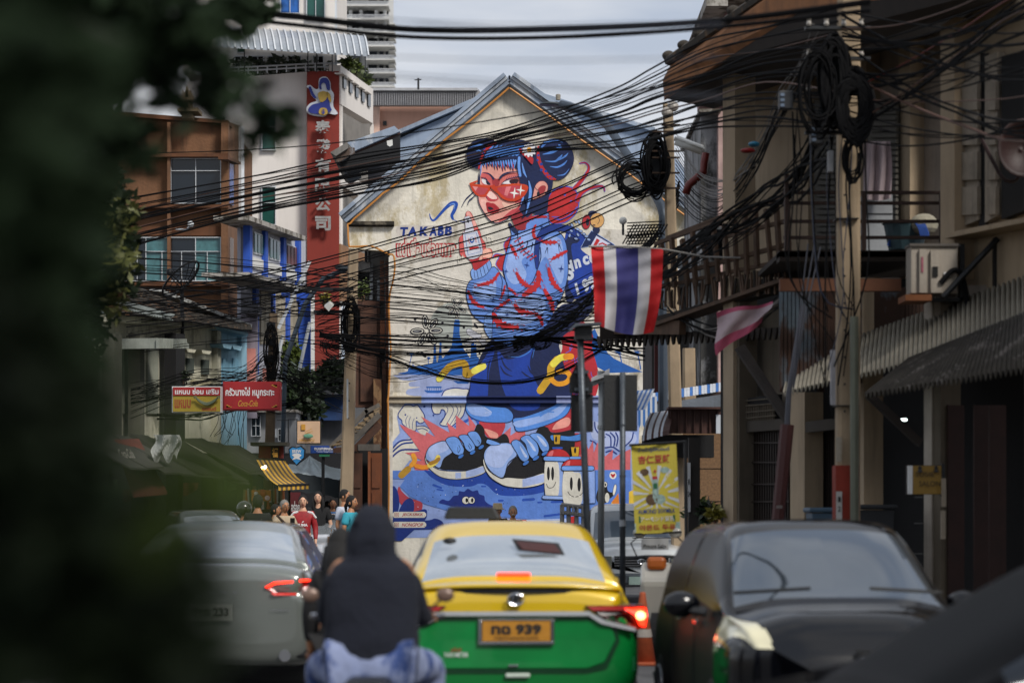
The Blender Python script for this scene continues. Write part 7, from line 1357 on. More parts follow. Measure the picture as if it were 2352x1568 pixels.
def hoodf(s_, t):
    i = t*(rn-1); z = np.interp(i, range(rn), [p[0] for p in prof]); w_ = np.interp(i, range(rn), [p[1] for p in prof]); a = s_*math.tau; f = mnoise.noise(Vector((math.cos(a)*1.5, z*5, math.sin(a)*1.5)))*.022*(1 if z < 1.5 else .3)+mnoise.noise(Vector((math.cos(a)*5, z*14, math.sin(a)*4)))*.006
    d = .62 if z < 1.3 else .62+.38*min(1, (z-1.3)/.12); return Vector((math.copysign(abs(math.cos(a))**.85, math.cos(a))*w_+f, .03+.06*max(0, z-.9)+math.sin(a)*w_*d+f, z+f))
MB().grid(hoodf, 40, 60).build('hooded_top', hood, rd, smooth=True)
hj = {}; he = []
for s, n in ((1, 'l'), (-1, 'r')): skinned('sleeve', {'sh': ((s*.17, .06, 1.25), .085), 'el': ((s*.235, .20, 1.02), .075), 'wr': ((s*.27, .46, 1.0), .05)}, [('sh', 'el'), ('el', 'wr')], hood, rd, 2)
tj_ = {'pel': ((0, .0, .78), (.19, .15))}; te_ = []; pat = mat('patterned_denim', '#7d88a8', .9, var=.3, scale=9, col2='#2f4478', amt=.5)
for s, n in ((1, 'l'), (-1, 'r')): tj_['hi'+n] = ((s*.15, .04, .76), .125); tj_['kn'+n] = ((s*.29, .42, .74), .11); tj_['an'+n] = ((s*.25, .40, .34), .08); te_ += [('pel', 'hi'+n), ('hi'+n, 'kn'+n), ('kn'+n, 'an'+n)]
skinned('trousers', tj_, te_, pat, rd, 2)
mb_ = vehicle('motorcycle', 852, RY, 0, 'dark motorcycle ridden by the person in the navy hooded top', 'motorcycle')
MB().lathe((0, -.45, .30), [(.2, -.06), (.3, -.05), (.3, .05), (.2, .06)], 22, 'x').build('wheel', MATS['tyre_rubber'], mb_); MB().lathe((0, .85, .30), [(.2, -.06), (.3, -.05), (.3, .05), (.2, .06)], 22, 'x').build('wheel', MATS['tyre_rubber'], mb_)
MB().box(-.12, .12, -.55, .35, .62, .72).build('seat', plm, mb_, bev=.04); MB().box(-.1, .1, -.62, .3, .48, .62).build('tail_body', blk, mb_, bev=.04); MB().tube(cr([(-.16, -.45, .66), (-.14, -.68, .69), (0, -.72, .70), (.14, -.68, .69), (.16, -.45, .66)], 4), .016, 6).build('grab_rail', chrome, mb_)
MB().box(-.09, .09, -.72, -.66, .5, .58).build('tail_light', tlr, mb_, bev=.01); MB().box(-.11, .11, -.70, -.69, .28, .45).build('number_plate', wlt, mb_); MB().prism([(0, .3, .5), (0, .75, .5), (0, .7, .9), (0, .5, .95)], (.2, 0, 0)).build('front_body', blk, mb_, bev=.04).location.x = -.1
MB().tube([(-.36, .55, 1.0), (-.15, .66, 1.0), (.15, .66, 1.0), (.36, .55, 1.0)], .016, 6).build('handlebar', chrome, mb_)
for s in (-1, 1): MB().tube([(s*.25, .6, 1.0), (s*.36, .62, 1.1)], .008, 5).build('mirror_stalk', plm, mb_); MB().ball((s*.37, .62, 1.11), .05, .02, .04, 14, 8).build('mirror', mat('mirror_housing', '#7a6458', .3, .2), mb_, smooth=True)
rd2, _, _ = person(782, 15.0, 1.40, 3.1, 'long haired person in black just ahead of the hooded rider', blkc, blkc, True, 1, 'long')
# ------------------------------------------------------------------ poles, signs, flag, banner
cpole = mat('pole_concrete', '#94826a', .9, var=.2, scale=2, bump=.15, bscale=40, streak=.2, dirt=.05); galv = mat('galvanised_steel', '#4b5158', .45, .5, var=.35, scale=8); galvl = mat('bright_galvanised', '#94989a', .4, .5, var=.2, scale=4)
def pole_prism(name, ub, ut, vt, Y, wb, wt, m_, label, vb=None, n=4):
    o = bldg(name, ub, Y, label, 'utility pole'); zt = CH+(1160-vt)/S*Y; xb = (ub-1176)/S*Y; xt = (ut-1176)/S*Y; a, b = wb*Y/S/2, wt*Y/S/2; q = MB(); c_ = .25
    def ring(x, w_, z): return [(x-w_, Y-w_*.7, z), (x-w_*.7, Y-w_, z), (x+w_*.7, Y-w_, z), (x+w_, Y-w_*.7, z), (x+w_, Y+w_, z), (x-w_, Y+w_, z)]
    q.add(ring(xb, a, 0)+ring(xt, b, zt), [(i, (i+1) % 6, 6+(i+1) % 6, 6+i) for i in range(6)]+[(5, 4, 3, 2, 1, 0), (6, 7, 8, 9, 10, 11)]); q.build('shaft', m_, o); return o
pm = pole_prism('concrete_pole', 1946, 1950, -40, 25, 54, 48, cpole, 'large square concrete utility pole with red and white painted base on the right')
bx('red_band', 1919.5, 1068, 1973.5, 1215, 24.85, .27, mat('faded_red_paint', '#7c2614', .8, var=.25, scale=3, streak=.3), pm); bx('white_plate', 1921, 1128, 1934, 1210, 24.82, .02, mat('white_number_plate', '#a9a8a4', .7, streak=.2), pm); bx('white_plate', 1921, 1003, 1934, 1060, 24.82, .02, mat('worn_white_paint', '#8f877a', .8, col2='#7a6a54'), pm)
for i, ch in enumerate(('1', '2', '2')): txt(ch, 1925, 1140+i*22 if i < 2 else 1192, 1931, 1152+i*22 if i < 2 else 1204, 24.8, blt, pm, .03)
MB().tube([P(1962, 727, 24.7), P(1963, 1215, 24.7)], .045, 8).build('conduit', mat('green_grey_conduit', '#5d6052', .5, .2, var=.2), pm)
for v in (500, 930): bx('strap', 1921, v, 1973, v+2, 24.82, .3, blackm, pm)
for v in range(200, 1000, 62): MB().ball(P(1940, v, 24.82), .012).build('bolt_hole', blackm, pm)
bx('white_box', 1909, 803, 1919, 930, 24.9, .08, mat('pale_meter_strip', '#8d8c90', .6), pm)
for u0, v0, u1, v1, mm in ((1905, 115, 1922, 168, 'grey_clamp_box'), (1862, 287, 1892, 330, 'black_junction_box'), (1903, 345, 1915, 395, 'grey_clamp_box'), (1790, 208, 1822, 250, 'black_junction_box')):
    o = bx('junction_box', u0, v0, u1, v1, 24.4, .12, mat(mm, '#77787a' if 'grey' in mm else '#1a1b1e', .5), pm, bev=.01)
    for k in range(3): bx('box_detail', u0+3, v0+6+k*12, u0+12, v0+13+k*12, 24.38, .02, mat('box_glass', '#5c6a7c', .3), o) if 'black' in mm else None
for v in (60, 130, 210, 300): bx('crossarm', 1850, v, 2000, v+7, 24.6, .1, blackm, pm); 
for v in (60, 130, 210, 300):
    for k in range(4): MB().lathe(P(1858+k*40, v, 24.6), [(.02, 0), (.03, .02), (.02, .05), (.03, .07)], 8).build('insulator', mat('porcelain', '#8c8780', .3), pm)
p_2 = pole_prism('concrete_pole', 1562, 1534, 240, 38, 34, 22, cpole, 'leaning square concrete pole loaded with coiled cables right of the gable'); 
for x, v in ((1546, 245), (1532, 258)): MB().ball(P(x, v, 37.6), .09, .08, .08).build('insulator', mat('porcelain', ''), p_2)
for v in (285, 300, 345, 360, 395, 430): bx('crossarm', 1498 if v > 290 else 1520, v, 1562, v+3.5, 37.7, .06, mat('rusty_iron', '#3a2a1e', .8, .3), p_2)
bx('cable_box', 1485, 330, 1515, 440, 37.9, .3, blackm, p_2)
p3_ = pole_prism('concrete_pole', 1588, 1582, 800, 41, 36, 28, cpole, 'short concrete pole rising behind the blue and white canopy'); p4_ = pole_prism('concrete_pole', 790, 812, 575, 50.5, 32, 22, cpole, 'concrete utility pole with tangled cables left of the mural')
for v, a, b in ((660, 560, 812), (712, 720, 812), (768, 733, 815)): bx('crossarm', a if a != 560 else 700, v, b, v+7, 50.2, .1, blackm, p4_)
for v in range(600, 1000, 40): MB().ball(P(812-(v-575)*.03, v, 50.2), .018).build('bolt_hole', blackm, p4_)
o = tag(bx('perforated_plate', 796, 870, 800, 960, 50.1, .05, galvl), 'pale perforated cable strip hanging on the pole left of the mural', 'cable strip')
p5_ = pole_prism('concrete_pole', 612, 628, 720, 62, 24, 18, mat('dark_pole_concrete', '#6b5a48', .9, var=.3, streak=.5), 'darker concrete pole wrapped in cables above the red restaurant sign')
for k in range(6): bx('cable_wrap', 612, 740+k*38, 632, 755+k*38, 61.8, .1, blackm, p5_)
fl = bldg('floodlight', 752, 50, 'square white floodlight on an arm beside the tangled cables', 'lamp'); MB().prism([P(745, 704, 50), P(757, 695, 50), P(766, 702, 50), P(755, 715, 50)], (0, .12, .05)).build('lamp_face', mat('white_lamp_face', '#b8b8b4', .3), fl); MB().tube([P(760, 700, 50.1), P(790, 700, 50.3)], .03, 5).build('arm', blackm, fl)
# street lamps
s1 = bldg('street_lamp', 1530, 39, 'grey curved street lamp leaning in over the gable from the right', 'street lamp'); pts = cr([tuple(P(u, v, Y)) for u, v, Y in ((1523, 520, 38.5), (1522, 485, 38.5), (1500, 440, 39), (1430, 340, 40.5), (1385, 278, 41.5), (1340, 255, 42), (1290, 240, 42.5))], 4)
MB().tube(pts, [.075]*len(pts), 8).build('arm', mat('blue_grey_pole_paint', '#39434f', .5, .3), s1, smooth=True); MB().tube([P(1523, 520, 38.5), P(1523, 1330, 38.5)], .08, 8).build('column', mat('blue_grey_pole_paint', ''), s1)
MB().prism([P(1238, 238, 42.6), P(1262, 233, 42.6), P(1300, 236, 42.6), P(1322, 250, 42.6), P(1310, 254, 42.6), P(1275, 240, 42.6)], (0, .3, .0)).build('lamp_head', mat('dark_lamp_head', '#2c333a', .5), s1, bev=.02); MB().lathe(P(1282, 230, 42.7), [(.04, 0), (.045, .09), (.03, .1)], 10).build('photocell', mat('beige_cap', '#8a8478', .6), s1)
s2 = bldg('street_lamp', 690, 66, 'thin grey street lamp leaning over the blue and white house', 'street lamp'); MB().tube([P(640, 1330, 66), P(655, 830, 66), P(700, 700, 66), P(742, 640, 66), P(800, 616, 66)], .07, 6).build('arm', mat('blue_grey_pole_paint', ''), s2); bx('lamp_head', 770, 608, 812, 617, 65.8, .3, mat('dark_lamp_head', ''), s2)
s3 = bldg('street_lamp', 1382, 34, 'bright galvanised post with a white lamp head between the two black sign posts', 'street lamp'); MB().tube([P(1380, 1330, 34), P(1382, 860, 34)], .047, 10).build('column', galvl, s3, smooth=True)
for v in (985, 860): MB().lathe(P(1381, v, 34), [(.055, 0), (.055, .05)], 10).build('collar', galvl, s3)
hd = MB(); hd.grid(lambda s_, t: P(1358+s_*42, 872-16*math.sin(math.pi*t)*(.5+.5*s_)-s_*14+4, 34-.12+.24*t), 12, 8); hd.build('lamp_head', mat('white_lamp_shell', '#c2beb8', .4, var=.05), s3, smooth=True); MB().prism([P(1357, 876, 33.95), P(1400, 860, 33.95), P(1400, 870, 33.95), P(1362, 886, 33.95)], (0, .12, 0)).build('lamp_base', mat('grey_lamp_base', '#8c8c8c', .5), s3)
# black sign backs
g1_ = bldg('warning_sign_back', 1338, 25, 'black back of a pointed road sign on a leaning post topped by a box', 'road sign'); MB().tube([P(1358, 1420, 25), P(1340, 995, 25), P(1333, 780, 25)], .035, 10).build('post', galv, g1_, smooth=True)
MB().prism([P(u, v, 25.1) for u, v in ((1332, 820), (1356, 872), (1362, 885), (1361, 903), (1352, 906), (1311, 903), (1308, 900), (1308, 868))], (0, .02, 0)).build('pointed_plate', blackm, g1_); bx('lower_plate', 1311, 905, 1362, 992, 25.14, .02, blackm, g1_); bx('clamp', 1320, 850, 1352, 857, 25.04, .05, galv, g1_); bx('clamp', 1320, 890, 1352, 897, 25.04, .05, galv, g1_)
MB().box(P(1320, 0, 25).x, P(1360, 0, 25).x, 24.9, 25.2, P(0, 780, 25).z, P(0, 750, 25).z).build('control_box', blackm, g1_); MB().prism([P(1307, 757, 24.8), P(1322, 742, 24.8), P(1380, 740, 24.8), P(1382, 744, 24.8), P(1325, 748, 24.8), P(1310, 760, 24.8)], (0, .5, .02)).build('box_lid', galv, g1_)
g2_ = bldg('square_sign_back', 1426, 26, 'black back of a rectangular road sign on a grey banded post', 'road sign'); bx('plate', 1387, 860, 1464, 990, 26.05, .03, mat('sign_back_black', '#191a1b', .6, var=.1), g2_, bev=.008); MB().tube([P(1430, 1400, 26), P(1430, 855, 26)], .032, 10).build('post', galv, g2_, smooth=True)
for v, c_ in ((978, galv), (1095, galv), (1208, mat('pale_band', '#9a9ea4', .5))): MB().lathe(P(1430, v, 26), [(.036, 0), (.036, .07 if c_ is not galv else .02)], 10).build('band', c_, g2_)
cc = bldg('cctv_camera', 1600, 37, 'white bullet camera on the leaning pole beside coiled cables', 'camera'); MB().tube([P(1552, 322, 37), P(1612, 345, 37)], .08, 10).build('camera_head', mat('white_plastic', ''), cc, smooth=True); MB().prism([P(1550, 314, 36.9), P(1618, 338, 36.9), P(1618, 342, 36.9), P(1550, 318, 36.9)], (0, .25, 0)).build('sun_shield', mat('white_plastic', ''), cc)
c2c = bldg('globe_light', 1431, 37, 'small white dome camera above the wire mesh guard', 'camera'); MB().ball(P(1524-93, 507, 37), .06).build('dome', mat('white_plastic', ''), c2c); MB().tube([P(1431, 512, 37), P(1431, 540, 37)], .02, 5).build('stem', blackm, c2c)
# flag
fg = bldg('flag', 1440, 29, 'vertical hanging red, white and blue striped flag with soft folds', 'flag'); fgm = [mat('flag_red', '#b3151a', .8, var=.06), mat('flag_white', '#bcb9bb', .8, var=.05), mat('flag_blue', '#3b3a78', .8, var=.06)]; br_ = [0, .175, .345, .655, .83, 1.]
def flagp(s_, t):
    return P(1357+s_*166+(-2*s_+3*math.sin(t*4))*t-18*t*t*s_+10*t*(1-s_), 566+6*s_+t*(176+22*math.sin(s_*2.6)*.9+4*s_), 29+.07*math.sin(s_*13+2.2*t)*(.25+t)+.03*math.sin(s_*5-t*9)+.015*math.sin(t*34+s_*8)*(1-t))
for i, k in enumerate((0, 1, 2, 1, 0)):
    a, b = br_[i], br_[i+1]; q = MB(); q.grid(lambda s_, t: flagp(a+(b-a)*s_, t), 10, 40); q.build('stripe', fgm[k], fg, smooth=True)
MB().tube([P(1352, 566, 29), P(1440, 566, 29), P(1528, 573, 29)], .012, 5).build('cord', mat('dull_white_cord', '#8d8a86', .8), fg)
MB().tube([P(1528, 573, 29), P(1620, 590, 29.4), P(1700, 592, 29.6)], .012, 5).build('cord', mat('dull_white_cord', ''), fg)
# pink torn flag
pf = bldg('pink_banner', 1705, 27.5, 'faded pink and white torn cloth banner hanging from the balcony beam', 'banner'); pkc, pkw = mat('faded_pink_cloth', '#94405a', .85, var=.25, scale=4), mat('faded_white_cloth', '#9a8a90', .85, var=.2, scale=4)
def pfp(s_, t): a = P(1645, 718, 27.5)*(1-s_)+P(1775, 690, 27.5)*s_; b = P(1645, 818, 27.5)*(1-s_)+P(1752, 738, 27.5)*s_; p = a*(1-t)+b*t; return p+Vector((.02*math.sin(t*6), .05*math.sin(s_*9+t*5), .02*math.sin(s_*6)))
for a, b, m_ in ((0, .12, pkc), (.12, .72, pkw), (.72, 1, pkc)): q = MB(); q.grid(lambda s_, t: pfp(s_, a+(b-a)*t), 16, 6); q.build('stripe', m_, pf, smooth=True)
# soymilk banner
by = bldg('soymilk_banner', 1508, 25.5, 'yellow and white sunburst banner advertising almond soymilk on a post', 'banner'); yb, wb_ = mat('banner_yellow', '#b8a93c', .7, var=.06), mat('banner_white', '#b9bdc4', .7, var=.04)
Q4 = [(1449, 1022), (1553, 1017), (1563, 1222), (1459, 1226)]
def bp(x, y, dy=0):  # x,y in 0..1 on the banner
    a = Vector(Q4[0])*(1-x)+Vector(Q4[1])*x; b = Vector(Q4[3])*(1-x)+Vector(Q4[2])*x; c_ = a*(1-y)+b*y; return P(c_[0], c_[1], 25.5-dy+.03*math.sin(x*5+y*3))
q = MB(); q.grid(lambda s_, t: bp(s_, t), 16, 24); cl_ = q.build('cloth', yb, by)
for k in range(15):
    a = math.radians(-180+k*24+4); pts = []
    for r_ in (.04, .30, .62):
        for s in (-1, 1): pts.append((.5+math.cos(a+s*.07)*r_*1.0, .56+math.sin(a+s*.07)*r_*.52*1.0))
    g_ = [(max(0.0, min(1.0, x)), max(0.0, min(.72, y))) for x, y in pts]; q = MB(); q.add([bp(x, y, .001+.0001*k) for x, y in g_], [(0, 1, 3, 2), (2, 3, 5, 4)]); q.build('ray', wb_, cl_)
bt = {'r': mat('banner_red', '#a02430', .7), 'b': mat('banner_blue', '#1f3a78', .7), 'g': mat('banner_green', '#1a5a36', .7), 'w': wlt, 'n': mat('nut_brown', '#5c4630', .8, var=.5, scale=30), 'p': mat('pale_beans', '#8fa6a0', .8, var=.4, scale=30)}
def btxt(s, x0, y0, x1, y1, c_, off=.03, dy=.009):
    vs, fs = text_mesh(s, off, 2); a = np.array(vs); lo, hi = a.min(0), a.max(0); q = MB(); q.add([bp(x0+(v[0]-lo[0])/(hi[0]-lo[0])*(x1-x0), y1-(v[1]-lo[1])/(hi[1]-lo[1])*(y1-y0), dy) for v in vs], fs); q.build('lettering', bt[c_], cl_)
def bquad(x0, y0, x1, y1, c_, nm, dy=.006): q = MB(); q.add([bp(x0, y0, dy), bp(x1, y0, dy), bp(x1, y1, dy), bp(x0, y1, dy)], [(0, 1, 2, 3)]); q.build(nm, bt[c_], cl_)
btxt('น้ำเต้าหู้อัลมอนด์', .15, .03, .85, .09, 'b', .015); btxt('杏仁豆漿', .14, .12, .86, .215, 'r', .018); btxt('+', .47, .285, .54, .325, 'r', .04)
for x, y, rx, ry, c_ in ((.27, .31, .1, .04, 'n'), (.72, .295, .1, .035, 'p'), (.40, .62, .13, .065, 'n'), (.58, .62, .13, .055, 'p')): q = MB(); q.add([bp(x, y, .004)]+[bp(x+rx*math.cos(a), y+ry*math.sin(a), .004) for a in np.linspace(0, math.tau, 15)[:-1]], [(0, i+1, (i+1) % 14+1) for i in range(14)]); q.build('picture', bt[c_], cl_)
bquad(.43, .395, .56, .61, 'p', 'bottle_picture', .006); bquad(.44, .36, .55, .395, 'r', 'bottle_cap_picture', .006); bquad(.45, .44, .54, .5, 'g', 'bottle_label_picture', .007)
btxt('ALMOND SOYMILK', .09, .725, .91, .775, 'b', .012); bquad(.1, .8, .9, .875, 'g', 'green_strip'); btxt('アーモンド豆乳', .13, .81, .88, .865, 'w', .015); bquad(.0, .88, 1, .985, 'p', 'pale_strip', .004) ; btxt('아몬드 두유', .1, .9, .9, .965, 'r', .02)
MB().tube([bp(-.04, 0, .02), bp(1.2, -.01, .02)], .014, 6).build('top_rod', blackm, by); MB().tube([P(1574, 1010, 25.55), P(1578, 1420, 25.55)], .02, 6).build('stand_post', blackm, by); MB().tube([bp(-.02, 1, .02), bp(1.02, .995, .02)], .01, 6).build('bottom_rod', blackm, by)
# dark post with number plate, red brace pole, white box, blue pipe, plants
dp = bldg('dark_post', 1595, 33, 'dark square post with a white vertical number strip behind the banner', 'post'); bx('shaft', 1582, 1005, 1608, 1340, 33, .15, mat('dark_post_paint', '#2a2622', .8), dp); bx('white_strip', 1579, 1062, 1586, 1175, 32.95, .02, wlt, dp); txt('1', 1581, 1100, 1584, 1112, 32.93, blt, dp, .03); txt('24', 1580, 1128, 1586, 1140, 32.93, blt, dp, .03)
rp2 = bldg('red_brace_pole', 1790, 26, 'slanting dark red painted guy pole left of the large concrete pole', 'pole'); MB().tube([P(1808, 975, 26), P(1785, 1215, 26)], [.075, .07], 8).build('sleeve', mat('dark_red_sleeve', '#3d1210', .6, var=.2), rp2); MB().tube([P(1845, 700, 26), P(1812, 900, 26), P(1808, 975, 26)], .03, 6).build('rod', mat('grey_guy_rod', '#44464f', .6, .3), rp2)
bx('band', 1784, 1160, 1797, 1167, 25.85, .03, mat('pale_grey_band', '#6c6460', .7), rp2)
def leaves(q, c_, n, rad, ls, rnd, flat=.55, el=1.0):
    for _ in range(n):
        d = Vector((rnd.gauss(0, 1), rnd.gauss(0, 1), rnd.gauss(0, 1))).normalized()*rnd.random()**.5; p = c_+Vector((d.x*rad[0], d.y*rad[1], d.z*rad[2])); a = Vector((rnd.gauss(0, 1), rnd.gauss(0, 1), rnd.gauss(0, flat))).normalized(); b = a.orthogonal().normalized(); b = (Matrix.Rotation(rnd.random()*6.3, 3, a) @ b); s_ = ls*rnd.uniform(.6, 1.3)
        q.add([p, p+a*s_*.5*el+b*s_*.24, p+a*s_*el, p+a*s_*.5*el-b*s_*.24], [(0, 1, 2, 3)])
lf = [mat('leaf_green', '#24331a', .5, var=.5, scale=1.5, bump=0), mat('leaf_light', '#4c5a24', .5, var=.4, scale=2, bump=0), mat('leaf_yellow', '#7a7424', .5, var=.4, scale=3, bump=0)]
def plant(name, u, v0, v1, Y, label, wd, m_, n=120, ls=.12, cat='plant', pot=False):
    o = bldg(name, u, Y, label, cat); zb, zt = CH+(1160-v1)/S*Y, CH+(1160-v0)/S*Y; X = (u-1176)/S*Y; h = (zt-zb)/2; r_ = wd*Y/S/2; q = MB()
    rr_ = random.Random(int(u)); leaves(q, Vector((X, Y, zb+h)), n, (r_, r_, h), ls, rr_); o.location.z = zb; ORG[o] = Vector(o.location); q.build('foliage', m_, o)
    MB().tube([(X, Y, zb-.1), (X, Y, zb+h)], .02, 5).build('stem', wood, o); return o
plant('potted_shrub', 1625, 1150, 1200, 33, 'dark green shrub behind the dark post', 40, lf[0], 260, .12); plant('croton_plant', 1643, 1165, 1195, 31, 'yellow and orange croton plant beside the beige column', 26, lf[2], 120, .11)
plant('hedge_plant', 1600, 1140, 1200, 35, 'green bush left of the croton', 60, lf[1], 200, .14)
plant('street_tree', 690, 838, 1000, 72, 'scruffy green tree crossed by cables in front of the far red band', 110, lf[0], 1500, .3, 'tree'); plant('street_tree', 765, 820, 900, 70, 'dark green bush beside the pole left of the mural', 55, lf[0], 700, .25, 'tree'); plant('street_tree', 668, 780, 860, 74, 'light green tree top left of the blue side wall', 40, lf[1], 350, .25, 'tree')
plant('climbing_plant', 833, 640, 690, 54.5, 'green climber on the small balcony left of the mural', 34, lf[1], 240, .12); plant('roof_plant', 745, 672, 700, 52, 'yellow green weed growing on the crossarm', 26, lf[2], 70, .12)
plant('hanging_plant', 421, 850, 878, 60, 'small hanging basket plant in front of the cream shophouse', 26, lf[0], 160, .12)
for i, (u, v) in enumerate(((800, 150), (818, 160), (838, 182))): plant('terrace_plant', u, v-20, v+14, 87+i*1.5, 'leafy plant on the office terrace, the %s of three' % ('leftmost', 'middle', 'rightmost')[i], 24, lf[1], 140, .28)
plant('terrace_hedge', 640, 148, 165, 86.5, 'low planter greenery behind the office terrace rail', 260, lf[0], 600, .3)
# ------------------------------------------------------------------ overhead cables
rc = random.Random(11); cbk = black; cgy = mat('grey_cable_sheath', '#55524f', .5, var=.1, bump=0); cbr2 = mat('brown_cable_sheath', '#4a3024', .6, var=.1, bump=0); crd = mat('red_cable_sheath', '#6a2018', .5, var=.1, bump=0); cbl = mat('blue_cable_sheath', '#141d30', .5, var=.1, bump=0)
def cable(uvY, r, label, group, m=None, n=6, wob=.0, kind=None):
    p = cr([tuple(P(*q)) for q in uvY], n)
    if wob: p = [q+Vector((0, 0, rc.gauss(0, wob))) for q in p]
    return tag(MB().tube(p, r, 5).build('overhead_cable', m or cbk), label, 'cable', group, kind)
J_ = lambda a: rc.uniform(-a, a)
L1, G1 = 'thick black cable crossing the open sky at the top of the view', 'thick cables across the sky'
for a, r in (((700, 38), .016), ((700, 45), .012), ((700, 60), .017)):
    k = a[1]-38; cable([(500, a[1]-22, 19), (700, a[1], 19), (950, 66+k*.9, 18.5), (1280, 64+k*1.0, 18), (1650, 46+k*.75, 17.5), (2000, 2+k, 17)], r, L1, G1)
L2, G2 = 'faint blurred thin wire high in the sky left of the tiled roof', 'faint sky wires'
for v0, v1, v2 in ((38, 70, 60), (44, 58, 52), (128, 140, 132), (165, 190, 220), (176, 200, 228)): cable([(820, v0, 8), (1200, v1, 8), (1660, v2, 8)], .0022, L2, G2, cbl)
L3, G3 = 'black cable in the heavy bundle sweeping from the right pole across the gable', 'main cable bundle over the mural'
for i in range(22):
    f = i/21+J_(.03); j = J_(5); r = rc.choice((.006, .008, .01, .012, .014))
    cable([(1925, 20+f*290+J_(14), 25), (1760, 55+f*235+J_(12), 26.8), (1620, 100+f*205+J_(10), 28.5), (1500, 156+f*172+j, 30), (1400, 206+f*138+j+J_(5), 32), (1176, 292+f*66+j+J_(4), 35), (1000, 328+f*84+J_(5), 36), (800, 362+f*92+J_(5), 37), (560, 410+f*92+J_(6), 38), (250, 470+f*110+J_(10), 39)], r, L3, G3, cbr2 if i % 9 == 4 else cbk)
cable([(1900, 90, 25), (1500, 200, 27), (1176, 268, 30), (800, 325, 33), (560, 345, 35), (330, 352, 36)], .008, 'single thin cable above the main bundle across the upper gable', 'single upper cable')
L4, G4 = 'black cable stretched taut from the coiled pole down left under the painted chin', 'taut cables across the mural'
for i, (a, b) in enumerate(((355, 595), (372, 612), (383, 618), (398, 640), (420, 650), (428, 655), (445, 672), (458, 684), (350, 588))):
    cable([(1545, a-22, 38.2), (1443, a+8, 39.5), (1190, a+118, 43), (960, b-55, 46), (746, b+4, 49), (540, b+50, 51), (290, b+84+J_(8), 53)], rc.choice((.009, .012, .014)), L4, G4, n=5)
L5, G5 = 'thin cable sloping gently right over the lower arm of the painted girl', 'gently sloping thin cables'
for i in range(8): a = i*17+J_(5); cable([(300, 575+a, 55), (590, 600+a*.9, 52), (890, 640+a*.8, 49), (1234, 676+a*.7, 46), (1385, 692+a*.5, 44), (1560, 690+a*.3, 43)], rc.choice((.008, .012, .016)), L5, G5, n=4)
L6, G6 = 'fine wire in the fan spreading left from the knot over the skirt', 'fan of fine wires over the skirt'
for i in range(40):
    f = i/39; e = 640+f*235+J_(12); t_ = rc.random()
    cable([(735+J_(20), 700+f*110+J_(20), 50.2), (890, e-30+35*f, 49.5), (1060, e-10-30*f+J_(10)+30*t_, 48.5), (1235, 768-abs(f-.5)*60*(1 if f < .5 else -1)-(60*(1-f)), 47.5), (1390, 640+J_(30)+f*60, 46.5), (1520, 600+J_(50)+60*f, 45)], rc.choice((.005, .006, .008)), L6, G6, n=4, wob=.006)
L7, G7 = 'black cable in the low sagging bundle hanging in front of the painted skirt', 'low sagging bundle'
for i in range(10): j = J_(8); cable([(735, 790+J_(6), 50.2), (861, 812+j, 49.5), (960, 845+j, 49), (1046, 869+j*.7, 48.5), (1156, 879+j*.6, 48), (1240, 868+j*.6, 47.5), (1307, 843+j, 47), (1400, 790+j, 46)], rc.choice((.005, .008, .012)), L7, G7, n=4, wob=.004)
L8, G8 = 'dark cable running level through the knot in front of the painted skirt', 'level cables through the knot'
for i in range(11): j = J_(7); cable([(735, 768+j, 50.2), (890, 772+j*1.5+i*4, 49.3), (1100, 780+j+i*3, 48.4), (1235, 778+j, 47.6), (1360, 790+J_(16), 47), (1500, 806+J_(26), 46), (1620, 812+J_(34), 44)], rc.choice((.008, .012, .018)), L8, G8, n=4, wob=.004)
L9, G9 = 'black cable in the thick rope of wires rising from the knot behind the flag', 'rope of cables behind the flag'
for i in range(14): j = J_(9); cable([(1180, 790+J_(20), 48), (1240, 772+j, 47.4), (1300, 740+j, 46.6), (1350, 690+j, 45.8), (1400, 630+j*1.6, 44.5), (1500, 560+j*2, 42), (1560, 440+J_(30), 39)], rc.choice((.009, .013, .017)), L9, G9, n=4, wob=.008)
L10, G10 = 'thin cable crossing in front of the left shophouses and brown building', 'cables over the left houses'
for i in range(26):
    a, b = rc.uniform(560, 800), rc.uniform(610, 790); s = rc.uniform(5, 30); cable([(230, a+30, 58), (420, (a*2+b)/3+s, 57), (600, (a+b*2)/3+s*1.1, 55), (735, b+s*.4, 52), (812, b, 50.6)], rc.choice((.005, .007, .01)), L10, G10, n=4)
L11, G11 = 'tangled cable above the red restaurant sign around the darker pole', 'tangled cables above the red sign'
for i in range(34):
    a = rc.uniform(850, 905); b = rc.uniform(800, 870); c_ = rc.uniform(800, 960); cable([(300, a+rc.uniform(20, 60), 56), (450, a+J_(10), 56), (560, (a+b)/2+8+J_(12), 58), (622, b, 61.5), (700, (b+c_)/2+20+J_(14), 60), (800, c_, 54)], rc.choice((.005, .007, .01)), L11, G11, n=4, wob=.01)
L12, G12 = 'cable sagging under the repair shop sign against the pale blue house', 'cables under the red sign'
for i in range(9): cable([(360, 955+J_(10), 56), (460, 955+J_(14), 56), (540, 935+J_(14), 56), (600, 905+J_(14), 57)], .012, L12, G12, n=4, wob=.02)
for i in range(12): x = 500+i*6; cable([(x, 942, 56), (x+J_(14), 975+J_(12), 56.1), (x+J_(24), 1010+J_(20), 56)], .007, 'loose wire end dangling under the cables beside the pale blue house', 'dangling loose wires', n=4)
L13, G13 = 'black cable running right from the big pole across the upper right housefront', 'cables right of the big pole'
